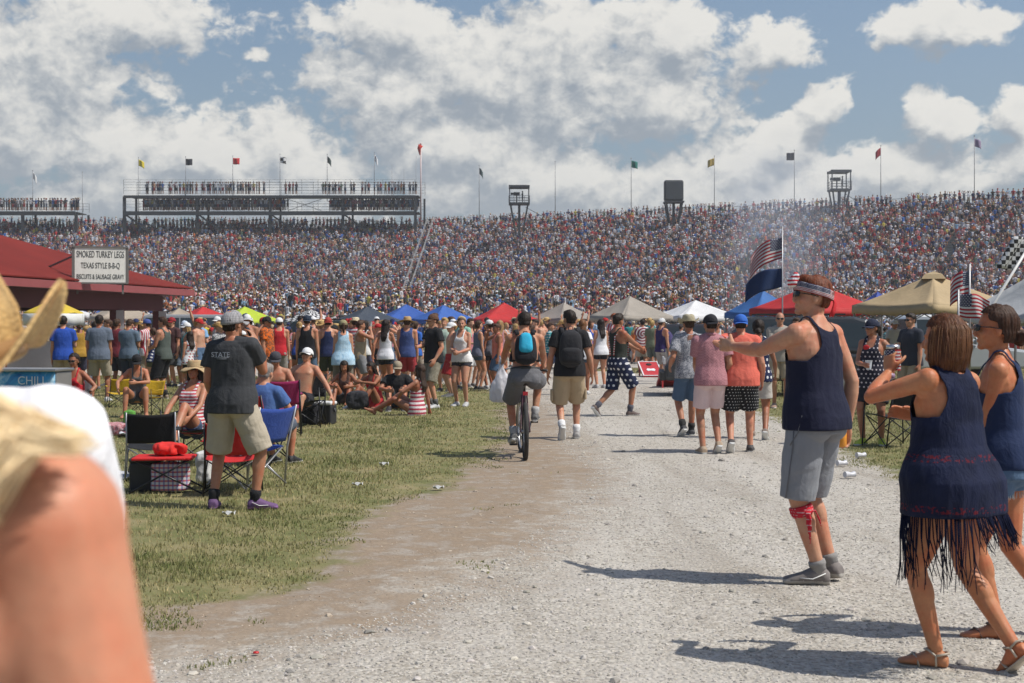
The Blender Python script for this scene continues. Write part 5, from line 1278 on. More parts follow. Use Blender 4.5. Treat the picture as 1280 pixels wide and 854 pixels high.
def us_flag(px, ytop, D, w, h, label, ang=0, pole_top=None, pole_bot=None, side=-1, droop=.25, mat=None, name='flag', polecol=(.35, .35, .36), two=None):
    X = xat(px, D); zb = zat(pole_bot, D); zt = zat(pole_top, D); e = empty('flag_on_pole', (X, D, zb), label=label, category='flag'); mb = MB()
    mb.tube([(0, 0, 0), (0, 0, zt-zb)], [.02, .014], seg=8); mb.build('pole', plain('pole_paint', polecol, .4, .5), e)
    for k, (yt, ww, hh, m, dr) in enumerate([(ytop, w, h, mat, droop)]+(two or [])):
        z1 = zat(yt, D)-zb; mb = MB()
        def g(u, v, ww=ww, hh=hh, z1=z1, dr=dr): return Vector((side*u*ww, .10*ww*math.sin(u*8+v*1.5)*min(1, u*3), z1-hh*(1-v)-dr*ww*u*u-.04*ww*math.sin(u*6+v)))
        mb.grid(g, 22, 12); mb.build('flag', m, e, solid=.004)
    return e
def build_small_flags():
    us_flag(978, 296, 33, .74, .50, 'tall pole flying the stars and stripes above a dark blue flag', pole_top=283, pole_bot=490, side=-1, droop=.65, mat=usflag(), two=[(334, .85, .46, cloth((.012, .03, .09), name='navy_flag'), .45)])
    us_flag(1212, 338, 21, .28, .40, 'small stars and stripes on a stick beside the tan canopy, upper of two', pole_top=330, pole_bot=470, side=-1, droop=.5, mat=usflag())
    e = us_flag(1198, 366, 20.5, .45, .34, 'larger hanging stars and stripes below the small stick flag', pole_top=362, pole_bot=480, side=1, droop=.25, mat=usflag())
    # pale poles and a checkered pennant on the awning
    D = 21.5; e = empty('leaning_pole', (xat(1235, D), D, 0), label='pale pole leaning up to the right with a checkered flag near its top', category='pole')
    f = lambda px, py: Vector((xat(px, D)-e.location.x, 0, zat(py, D)))
    mb = MB(); mb.tube([f(1180, 480), f(1290, 302)], .022, seg=8); mb.build('pole', plain('pole_white', (.6, .6, .6), .4), e)
    mb = MB(); a, c = f(1268, 338), f(1292, 298); mb.grid(lambda u, v: a.lerp(c, v)+Vector((-u*.30, .06*math.sin(u*6), -.12*u+.15*u)), 14, 8)
    mb.build('flag', cloth((.6, .6, .6), 'check', (.03, .03, .03), k=16, name='checker_cloth'), e, solid=.004)
# ------------------------------------------------------------------ food stand with the sign
def build_foodstand():
    Cx, Cy = xat(241, 56), 56.0; a = Vector((-.13, -.99, 0)).normalized(); n = Vector((-.99, .13, 0)).normalized(); ze = 2.82
    P = lambda s, d, z: Vector((Cx, Cy, 0))+a*s+n*d+Vector((0, 0, z))
    e = empty('food_stand', (0, 0, 0), label='dark red food stand with a red hip roof and open sides at the left', category='food stand')
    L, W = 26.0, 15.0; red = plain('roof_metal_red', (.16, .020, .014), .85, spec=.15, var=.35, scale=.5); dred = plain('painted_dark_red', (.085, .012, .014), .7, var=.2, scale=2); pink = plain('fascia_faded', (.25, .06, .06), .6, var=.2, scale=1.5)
    mb = MB(); r = W/2*.34; z1 = ze+.18
    mb.add([P(0, 0, z1), P(L, 0, z1), P(L, W, z1), P(0, W, z1), P(W/2, W/2, z1+r), P(L-W/2, W/2, z1+r)], [(0, 1, 5, 4), (1, 2, 5), (2, 3, 4, 5), (3, 0, 4)]); mb.build('roof', red, e, smooth=False, solid=.04)
    mb = MB()
    for p, q in ((P(-.03, -.03, ze), P(L, -.03, ze)), (P(-.03, -.03, ze), P(-.03, W, ze))): mb.beam(p, q, .06, .24)
    mb.build('fascia', pink, e, smooth=False)
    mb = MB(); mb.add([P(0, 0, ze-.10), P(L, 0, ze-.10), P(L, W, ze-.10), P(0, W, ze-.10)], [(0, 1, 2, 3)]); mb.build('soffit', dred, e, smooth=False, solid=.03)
    mb = MB()
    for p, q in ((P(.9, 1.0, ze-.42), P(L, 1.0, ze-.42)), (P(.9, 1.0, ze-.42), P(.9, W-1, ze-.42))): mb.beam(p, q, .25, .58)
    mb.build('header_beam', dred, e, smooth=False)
    white = plain('column_grey', (.42, .40, .42), .7)
    for s in (.95, 5.0, 9.2, 13.8, 18.5):
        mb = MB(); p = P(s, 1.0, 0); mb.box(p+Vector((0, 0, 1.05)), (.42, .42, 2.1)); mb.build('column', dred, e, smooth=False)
        mb = MB(); mb.box(p+Vector((.16, -.215, 1.05)), (.26, .03, 2.08)); mb.build('column_trim', white, e, smooth=False)
    for s0, s1, d in ((3, 26, 7), ):
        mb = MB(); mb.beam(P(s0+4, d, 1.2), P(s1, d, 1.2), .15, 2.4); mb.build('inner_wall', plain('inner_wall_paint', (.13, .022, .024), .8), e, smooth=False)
    mb = MB(); mb.beam(P(7, 2.2, .5), P(24, 2.2, .5), .6, 1.0); mb.build('counter', plain('counter_steel', (.35, .35, .36), .4, .6), e, smooth=False)
    for s in (6.5, 12):
        mb = MB(); mb.box(P(s, 4.5, 1.0), (.9, .9, 1.9)); mb.build('cooking_cabinet', plain('cabinet_dark', (.06, .05, .05), .5), e, smooth=False, bevel=.03)
    # the hanging sign
    D = 46.0; sx0, sx1 = xat(93, D), xat(158, D); z0, zt = zat(354, D), zat(309, D); w, h = sx1-sx0, zt-z0
    sg = empty('sign', ((sx0+sx1)/2, D, (z0+zt)/2), 20, label='white sign reading SMOKED TURKEY LEGS on the food stand roof', category='sign')
    mb = MB(); mb.box((0, 0, 0), (w, .05, h)); bd = mb.build('sign_board', plain('sign_white', (.74, .72, .66), .6, var=.1), sg, smooth=False)
    mb = MB()
    for z in (-h/2, h/2): mb.beam((-w/2-.03, -.01, z), (w/2+.03, -.01, z), .09, .05)
    for x in (-w/2, w/2): mb.beam((x, -.01, -h/2), (x, -.01, h/2), .05, .09)
    mb.build('sign_frame', plain('sign_frame', (.14, .13, .12), .6), sg, smooth=False)
    ink = plain('sign_ink', (.045, .045, .045), .7)
    for t, z, sz in (('SMOKED TURKEY LEGS', .29*h, .30), ('TEXAS STYLE B-B-Q', -.02*h, .26), ('BISCUITS & SAUSAGE GRAVY', -.33*h, .225)):
        o = text_obj('sign_text', t, sz, .004, ink, sg); wd = max(v.co.x for v in o.data.vertices)-min(v.co.x for v in o.data.vertices)
        tgt = w*(.88 if z != -.02*h else .72); o.data.transform(Matrix.Diagonal((tgt/wd, 1, 1, 1))); o.rotation_euler = (R(90), 0, 0); o.location = (0, -.030, z)
    fmt = plain('sign_frame', (.14, .13, .12), .6)
    for x, x2 in ((-w*.42, -w*.42-1.2), (w*.42, w*.42+.2)):
        mb = MB(); mb.beam((x, .06, -h/2-.35), (x, .06, h*.4), .06); mb.beam((x, .06, h*.3), (x2, 1.6, -.2), .05); mb.build('bracket', fmt, sg, smooth=False)
    # food cart with blue banner
    D = 20.5; c = empty('food_cart', (xat(40, D), D, 0), -8, label='grey steel food cart with a bright blue banner reading CHILL', category='food cart'); stl = plain('brushed_steel', (.30, .29, .28), .45, .5)
    mb = MB(); mb.box((-.25, .25, .48), (1.25, .5, .86)); mb.build('cart_body', stl, c, smooth=False, bevel=.02)
    mb = MB(); mb.box((-.25, .22, .935), (1.3, .62, .04)); mb.build('counter_top', plain('top_steel', (.36, .36, .36), .3, .7), c, smooth=False, bevel=.01)
    m, nt, bs = new_mat('banner_print'); b = NB(nt); n = b.noise(b.coord(), 3.5, 3, .5, 1.5); nt.links.new(b.ramp(n, [(.35, (.02, .16, .42)), (.55, (.05, .32, .58)), (.7, (.42, .62, .72))]), bs.inputs['Base Color'])
    mb = MB(); mb.grid(lambda u, v: Vector((-.88+1.25*u, -.03-.012*math.sin(u*9), .30+.62*v)), 16, 4); mb.build('banner', m, c, solid=.004)
    t = text_obj('banner_text', 'CHILL', .17, .002, plain('print_white', (.6, .66, .68), .6), c); t.rotation_euler = (R(90), 0, 0); t.location = (.03, -.052, .78)
    for x in (-.6, .2):
        mb = MB(); mb.tube([(x, .0, .12), (x+.05, .0, .12)], .12, seg=18); mb.build('wheel', plain('tyre_rubber', (.02, .02, .02), .8), c)
# ------------------------------------------------------------------ vehicles
def vehicle(px, D, yaw, col, label, kind='suv', L=4.7, W=1.9, H=1.75, z0=0):
    e = empty('parked_'+kind, (xat(px, D), D, z0), yaw, label=label, category={'suv': 'car', 'pickup': 'truck', 'van': 'van'}[kind])
    pt = plain('car_paint', col, .25, .2, var=.03); gl = plain('car_glass', (.03, .04, .045), .06); blk = plain('black_trim', (.02, .02, .02), .6); h = H
    gh = {'suv': [(-L*.49, .95), (-L*.46, h-.08), (-L*.40, h), (L*.10, h), (L*.26, 1.05)], 'van': [(-L*.49, .95), (-L*.48, h-.06), (-L*.44, h), (L*.18, h), (L*.33, 1.08)], 'pickup': [(-L*.10, 1.0), (-L*.09, h-.10), (-L*.05, h), (L*.10, h), (L*.24, 1.05)]}[kind]
    low = [(-L/2, .35), (-L/2, .95), (L*.27, 1.03), (L*.47, .88), (L/2, .65), (L/2, .35)]
    def prism(poly, w0, w1, zt, zb, name, mat, par, bev=.05):
        mb = MB(); rr = []
        for s in (-1, 1): rr.append([Vector((x, s*(w0+(w1-w0)*max(0, (z-zb)/(zt-zb)))/2, z)) for x, z in (poly if True else poly)])
        mb.rings(rr); return mb.build(name, mat, par, smooth=False, bevel=bev)
    body = prism(low, W, W, 1, .3, 'body', pt, e, .08); prism(gh+[(gh[0][0], .9)] if False else gh, W*.97, W*.78, h, .95, 'cabin', pt, e, .06)
    # side glass, windscreen and rear glass stand just proud of the cabin
    def gx(z, front): # cabin edge at height z
        if front: (x0, z0_), (x1, z1) = gh[-1], gh[-2]
        else: (x0, z0_), (x1, z1) = gh[0], gh[1]
        t = min(1, max(0, (z-z0_)/(z1-z0_))); return x0+(x1-x0)*t
    for s in (-1, 1):
        nw = 3 if kind != 'pickup' else 2; xa, xb = gx(1.1, False)+.12, gx(1.1, True)-.12
        for k in range(nw):
            a, c = xa+(xb-xa)*k/nw+.03, xa+(xb-xa)*(k+1)/nw-.03; zb, zt = 1.10, h-.14; f = lambda x, z: Vector((min(x, gx(z, True)-.12) if k == nw-1 else max(x, gx(z, False)+.1), s*((W*.97+(W*.78-W*.97)*(z-.95)/(h-.95))/2+.004), z))
            mb = MB(); mb.add([f(a, zb), f(c, zb), f(c, zt), f(a, zt)], [(0, 1, 2, 3)]); mb.build('side_window', gl, e, smooth=False, solid=.006)
        mb = MB(); mb.box((gx(1.1, True)-.1, s*(W/2+.06), 1.10), (.10, .16, .13)); mb.build('mirror', pt, e, smooth=False, bevel=.02)
        for nm, x, cc in (('headlight', L/2+.0, (.55, .55, .55)), ('tail_light', -L/2, (.35, .02, .02))):
            mb = MB(); mb.box((x, s*W*.38, .78), (.05, W*.16, .14)); mb.build(nm, plain(nm+'_lens', cc, .15), e, smooth=False, bevel=.01)
        for x in (-L*.31, L*.32):
            mb = MB(); mb.tube([(x, s*(W/2-.2), .34), (x, s*(W/2-.02), .34), (x, s*(W/2+.005), .34)], [.34, .34, .31], seg=26); wl = mb.build('wheel', plain('tyre_rubber', (.02, .02, .02), .8), e, angle=40)
            mb = MB(); mb.tube([(x, s*(W/2+.002), .34), (x, s*(W/2+.014), .34)], [.21, .19], seg=20); mb.build('rim', plain('rim_alloy', (.35, .35, .36), .3, .8), wl)
    for fr_, nm in ((True, 'windscreen'), (False, 'rear_window')):
        f = lambda s, z: Vector((gx(z, fr_)+(.006 if fr_ else -.006), s*(W*.97+(W*.78-W*.97)*(z-.95)/(h-.95))/2*.88, z)); mb = MB(); mb.add([f(-1, 1.12), f(1, 1.12), f(1, h-.13), f(-1, h-.13)], [(0, 1, 2, 3)]); mb.build(nm, gl, e, smooth=False, solid=.006)
    for x in (-L/2-.03, L/2+.03): mb = MB(); mb.box((x, 0, .45), (.14, W*.98, .2)); mb.build('bumper', blk, e, smooth=False, bevel=.03)
    if kind == 'suv':
        for s in (-1, 1): mb = MB(); mb.beam((-L*.36, s*W*.34, h+.05), (L*.06, s*W*.34, h+.05), .04); mb.build('roof_rail', blk, e, smooth=False)
    return e
def build_vehicles():
    vehicle(262, 61, 8, (.30, .31, .32), 'large silver van with dark side windows parked behind the left crowd', 'van', L=5.6, W=2.0, H=2.0)
    vehicle(392, 55, 160, (.035, .05, .045), 'dark green parked car behind the man in the black tank top', 'suv', H=1.72)
    vehicle(958, 32, 175, (.045, .05, .055), 'dark grey parked car behind the group in pink and salmon shirts', 'suv', L=4.6, H=1.76)
    vehicle(1150, 40, 5, (.40, .42, .44), 'pale silver pickup truck behind the woman in the heart-print tank', 'pickup', L=5.6, W=2.0, H=1.86)
    vehicle(840, 60, 170, (.05, .05, .06), 'black parked car behind the bag toss players', 'suv', H=1.6)
    vehicle(1010, 58, 0, (.35, .36, .37), 'light grey parked car beyond the red canopy', 'suv', L=4.6, H=1.65)
# ------------------------------------------------------------------ camp furniture
def camp_chair(px, fy, yaw, fab, label, D=None, s=1.0, back=None, frame=(.02, .02, .022), lean=0):
    D = D or dfeet(fy); e = empty('camp_chair', (xat(px, D), D, 0), yaw, s, label=label, category='camp chair', group='folding camp chairs'); m = cloth(fab, name='canvas'); mb2 = cloth(back, name='canvas') if back else m; fm = plain('chair_steel', frame, .35, .5)
    w, d, hs, hb = .27, .24, .40, .80
    mb = MB(); mb.grid(lambda u, v: Vector((-w+2*w*u, -d+2*d*v, hs+.03*(v)-.055*math.sin(math.pi*u)*(.6+.4*math.sin(math.pi*v)))), 10, 8); mb.build('seat', m, e, solid=.006)
    mb = MB(); mb.grid(lambda u, v: Vector((-w*1.02+2.04*w*u, -d-.02-.13*v-.05*math.sin(math.pi*u), hs+.05+(hb-hs-.05)*v-.02*math.sin(math.pi*u)*v)), 10, 8); mb.build('backrest', mb2, e, solid=.006)
    for sx in (-1, 1):
        mb = MB(); mb.grid(lambda u, v: Vector((sx*(w+.025)+(u-.5)*.055, -d-.04+(2*d+.04)*v, .60-.02*math.sin(math.pi*v))), 3, 8); mb.build('armrest', m, e, solid=.006)
        mb = MB(); mb.tube([(sx*(w+.02), -d-.0, 0), (sx*(w+.0), -d-.05, hs), (sx*(w+.0), -d-.16, hb+.01)], .010, seg=8); mb.build('leg', fm, e); mb = MB(); mb.tube([(sx*(w+.05), d+.02, 0), (sx*(w+.02), d, .62)], .010, seg=8); mb.build('leg', fm, e)
    mb = MB()
    for sy in (-1, 1): mb.tube([(-w-.03, sy*(d+.01), .03), (w, sy*d, hs)], .008, seg=6); mb.tube([(w+.03, sy*(d+.01), .03), (-w, sy*d, hs)], .008, seg=6)
    for sx in (-1, 1): mb.tube([(sx*(w+.03), -d, .03), (sx*w, d, hs)], .008, seg=6); mb.tube([(sx*(w+.03), d, .03), (sx*w, -d, hs)], .008, seg=6)
    mb.build('cross_brace', fm, e); return e
def cooler(px, fy, yaw, body, lid, label, w=.55, d=.32, h=.36, D=None):
    D = D or dfeet(fy); e = empty('cooler', (xat(px, D), D, 0), yaw, label=label, category='cooler'); mb = MB(); mb.box((0, 0, h*.43), (w, d, h*.86)); mb.build('box', plain('cooler_shell', body, .5), e, smooth=False, bevel=.02)
    mb = MB(); mb.box((0, 0, h*.93), (w*1.03, d*1.05, h*.15)); mb.build('lid', plain('cooler_lid', lid, .45), e, smooth=False, bevel=.02)
    mb = MB(); mb.tube([(-w*.53, -.02, h*.72), (-w*.56, -.02, h*.55), (-w*.56, .02, h*.55), (-w*.53, .02, h*.72)], .012, seg=6); mb.build('handle', plain('cooler_handle', (.03, .03, .03), .5), e); mb = MB(); mb.tube([(w*.53, -.02, h*.72), (w*.56, -.02, h*.55), (w*.56, .02, h*.55), (w*.53, .02, h*.72)], .012, seg=6); mb.build('handle', plain('cooler_handle', (.03, .03, .03), .5), e); return e
def soft(name, px, fy, dims, mat, label, cat, yaw=0, z=0, D=None, puff=.45, amp=.02, seed=0):
    D = D or dfeet(fy); mb = MB(); w, d, h = dims; rr = []
    for i in range(13):
        t = i/12; k = (1-abs(2*t-1)**(2/puff))**puff if 0 < t < 1 else .05
        rr.append([Vector((w/2*k*math.copysign(abs(math.cos(u))**.6, math.cos(u)), d/2*k*math.copysign(abs(math.sin(u))**.6, math.sin(u)), h*t)) for u in [2*math.pi*q/28 for q in range(28)]])
    mb.rings(rr); me = remesh(mb, max(.008, min(dims)/16), 1); folds(me, amp, (16, 16, 10), seed); me.materials.append(mat); o = link(name, me, None, label, cat); o.location = (xat(px, D), D, z); o.rotation_euler = (0, 0, R(yaw)); return o
def sheet(name, px, fy, w, d, mat, label, cat, yaw=0, amp=.02):
    D = dfeet(fy); mb = MB(); mb.grid(lambda u, v: Vector((w*(u-.5)*(1+.05*math.sin(7*v)), d*(v-.5)*(1+.06*math.sin(5*u+2)), .02+amp*(1+math.sin(u*11+math.sin(v*7))*math.sin(v*9+u*3)))), 30, 24); o = mb.build(name, mat, None, label=label, category=cat, solid=.006); o.location = (xat(px, D), D, 0); o.rotation_euler = (0, 0, R(yaw)); return o
def build_camp():
    camp_chair(190, 593, 12, BLACK, 'black camp chair with its back to us, left of the red camp table', D=14.6, s=.88, frame=(.30, .30, .31))
    camp_chair(290, 612, 8, (.50, .02, .02), 'red camp chair behind the legs of the man with the phone', D=13.4, s=.86)
    camp_chair(308, 606, 60, (.03, .07, .30), 'blue camp chair with a silver frame right of the man with the phone', D=13.9, frame=(.35, .35, .36), s=1.0)
    camp_chair(322, 570, -20, (.55, .03, .025), 'bright red camp chair partly behind the blue camp chair', D=16.2)
    camp_chair(350, 540, 10, (.22, .02, .08), 'maroon and pink camp chair beside the shirtless man in the white cap', D=20.5, back=(.30, .02, .10))
    camp_chair(380, 530, 175, BLACK, 'black camp chair under the shirtless man in the white cap', D=22.2)
    camp_chair(148, 505, 25, (.48, .30, .015), 'yellow camp chair left of the seated woman in a black cap', D=27.2, s=.7)
    camp_chair(183, 505, 160, (.50, .31, .015), 'yellow camp chair under the seated woman in a black cap', D=25.2, s=.74)
    camp_chair(243, 578, 165, BLACK, 'black camp chair under the woman in the floppy sun hat', D=16.2)
    camp_chair(88, 520, 190, (.10, .10, .11), 'grey camp chair under the woman in the red top', D=21.6)
    camp_chair(1118, 560, 20, BLACK, 'black camp chair on the grass behind the fringed-top woman', D=18.6)
    # red folding table with cloth, cooler bag and tote under it
    D = 13.55; e = empty('camp_table', (xat(206, D), D, 0), 6, label='low red folding camp table with thin black crossed legs', category='table'); mb = MB(); mb.box((0, 0, .33), (.56, .44, .025)); mb.build('tabletop', cloth((.52, .02, .02), name='canvas'), e, smooth=False, bevel=.008); fm = plain('chair_steel', (.02, .02, .022), .35, .5)
    for sy in (-1, 1):
        mb = MB(); mb.tube([(-.32, sy*.2, 0), (.25, sy*.2, .32)], .009, seg=8); mb.build('leg', fm, e); mb = MB(); mb.tube([(.38, sy*.2, 0), (-.25, sy*.2, .32)], .009, seg=8); mb.build('leg', fm, e)
    [MB().tube([(x_, -.2, .01), (x_, .2, .01)], .008, seg=8).build('foot_bar', fm, e) for x_ in (.38, -.32)]
    soft('red_cloth', 212, 0, (.30, .22, .13), cloth((.60, .03, .025)), 'crumpled bright red cloth lying on the red camp table', 'cloth', z=.34, D=13.6, amp=.035, seed=2)
    cooler(184, 0, 6, (.02, .02, .022), (.03, .03, .03), 'black cooler bag under the left end of the red camp table', w=.30, d=.28, h=.32, D=13.7)
    o = soft('tote_bag', 213, 0, (.36, .16, .30), cloth((.62, .60, .62), 'plaid', (.5, .04, .05), (.05, .07, .30), k=24), 'red white and blue striped tote bag under the red camp table', 'bag', D=13.5, puff=.25, amp=.008, yaw=6)
    cooler(404, 530, -12, (.02, .02, .023), (.70, .70, .70), 'black cooler with a white lid beside the shirtless man in the white cap', w=.36, d=.30, h=.36)
    soft('backpack', 388, 531, (.30, .24, .34), cloth((.025, .025, .03)), 'black bag on the grass in front of the shirtless man in the white cap', 'bag', amp=.015)
    soft('backpack', 447, 512, (.42, .26, .36), cloth((.03, .03, .035)), 'black bag on the grass between the red-dress sitter and her neighbour', 'bag', amp=.015, seed=3)
    soft('green_bag', 162, 545, (.17, .10, .38), cloth((.10, .28, .05)), 'green shopping bag standing on the grass by the yellow camp chairs', 'bag', puff=.2, amp=.006)
    soft('blanket_roll', 148, 545, (.55, .35, .20), cloth((.45, .16, .18), 'floral', (.5, .35, .35), (.3, .05, .06), k=14), 'pink patterned blanket heaped on the grass', 'blanket', amp=.02)
    sheet('picnic_blanket', 148, 598, 1.3, .75, cloth((.42, .43, .46)), 'pale grey blanket spread on the grass near the left edge', 'blanket', yaw=15)
    sheet('white_towel', 168, 546, .35, .3, cloth((.6, .62, .66)), 'small white towel on the grass beside the green bag', 'towel', amp=.03)
    soft('white_bag', 255, 600, (.16, .12, .34), cloth((.6, .6, .58)), 'white tote bag between the red table and the phone man', 'bag', D=14.2, puff=.25, amp=.01)
    # bag toss boards
    def board(px, fy, yaw, label, face=True):
        D = dfeet(fy); e = empty('bag_toss_board', (xat(px, D), D, 0), yaw, label=label, category='game board', group='bag toss boards'); M = Rx(20)
        mb = MB(); mb.box((0, 0, .21), (.61, 1.15, .07), M); bd = mb.build('board', plain('board_red', (.45, .03, .03), .5), e, smooth=False, bevel=.01)
        mb = MB()
        for x in (-.29, .29): mb.box(M @ Vector((x, 0, .04))+Vector((0, 0, .212)), (.035, 1.15, .01), M)
        for y in (-.56, .56): mb.box(M @ Vector((0, y, .041))+Vector((0, 0, .212)), (.61, .035, .01), M)
        mb.build('white_border', plain('board_white', (.7, .7, .7), .5), bd, smooth=False)
        mb = MB(); c = M @ Vector((0, .33, .042))+Vector((0, 0, .212)); mb.tube([c, c+M @ Vector((0, 0, .006))], .085, seg=20); mb.build('hole', plain('hole_dark', (.02, .02, .02), .9), bd)
        mb = MB(); c = M @ Vector((0, -.1, .043))+Vector((0, 0, .212)); mb.box(c, (.26, .12, .006), M @ Rz(20)); mb.box(c, (.26, .12, .005), M @ Rz(-25)); mb.build('painted_emblem', plain('board_white', (.7, .7, .7), .5), bd, smooth=False)
        for x in (-.25, .25): mb = MB(); mb.box((x, .5, .17), (.04, .06, .34)); mb.build('leg', plain('board_red', (.45, .03, .03), .5), e, smooth=False)
        return e
    board(813, 471, 4, 'red bag toss board with white border, facing us'); board(838, 484, 180, 'red bag toss board seen from behind its raised end')
    # litter
    P = [(1052, 583, 'can'), (1076, 574, 'cup'), (480, 583, 'paper'), (447, 610, 'paper'), (286, 645, 'paper'), (410, 474, 'plate'), (506, 692, 'stone'), (1062, 598, 'can'), (320, 820, 'cap'), (548, 614, 'paper')]
    lb = {(1052, 583): 'crushed white drink can lying at the grass edge behind the headband man', (1076, 574): 'white cup lying on its side at the right grass edge', (480, 583): 'white paper scrap on the middle of the lawn', (447, 610): 'pale crumpled paper at the dirt edge',
          (286, 645): 'white wrapper on the grass by the purple shoes', (410, 474): 'white plate on the grass behind the light blue tank top', (1062, 598): 'pale flattened can on the gravel behind the headband man', (320, 820): 'tiny red bottle cap on the gravel in front', (548, 614): 'thin paper strip on the dirt beyond the lawn corner'}
    for x, y, k in P:
        D = dfeet(y); X = xat(x, D)
        if k in ('can', 'cup'): mb = MB(); mb.tube([(-.06, 0, .035), (-.02, 0, .034), (.02, 0, .030), (.06, 0, .035)], [(.033, .033), (.028, .03), (.03, .022), (.033, .033)], seg=14); o = mb.build('empty_can' if k == 'can' else 'empty_cup', plain('can_white', (.55, .55, .57), .4), None, label=lb[(x, y)], category='litter', angle=50); o.rotation_euler = (0, 0, .4)
        elif k == 'paper': mb = MB(); mb.grid(lambda u, v: Vector((.10*(u-.5), .07*(v-.5), .02+.015*math.sin(u*9+v*5))), 8, 6); o = mb.build('paper_scrap', plain('paper_white', (.6, .6, .58), .8), None, label=lb[(x, y)], category='litter', solid=.002)
        elif k == 'plate': mb = MB(); mb.tube([(0, 0, .01), (0, 0, .014), (0, 0, .03)], [.07, .08, .115], seg=20); o = mb.build('paper_plate', plain('paper_white', (.6, .6, .58), .8), None, label=lb[(x, y)], category='plate')
        elif k == 'cap': mb = MB(); mb.tube([(0, 0, 0), (0, 0, .008)], [.016, .013], seg=14); o = mb.build('bottle_cap', plain('cap_red', (.5, .02, .02), .3), None, label=lb[(x, y)], category='bottle cap')
        else: continue
        o.location = (X, D, .012+float(ground_z(np.array([X]), np.array([D]))[0]))
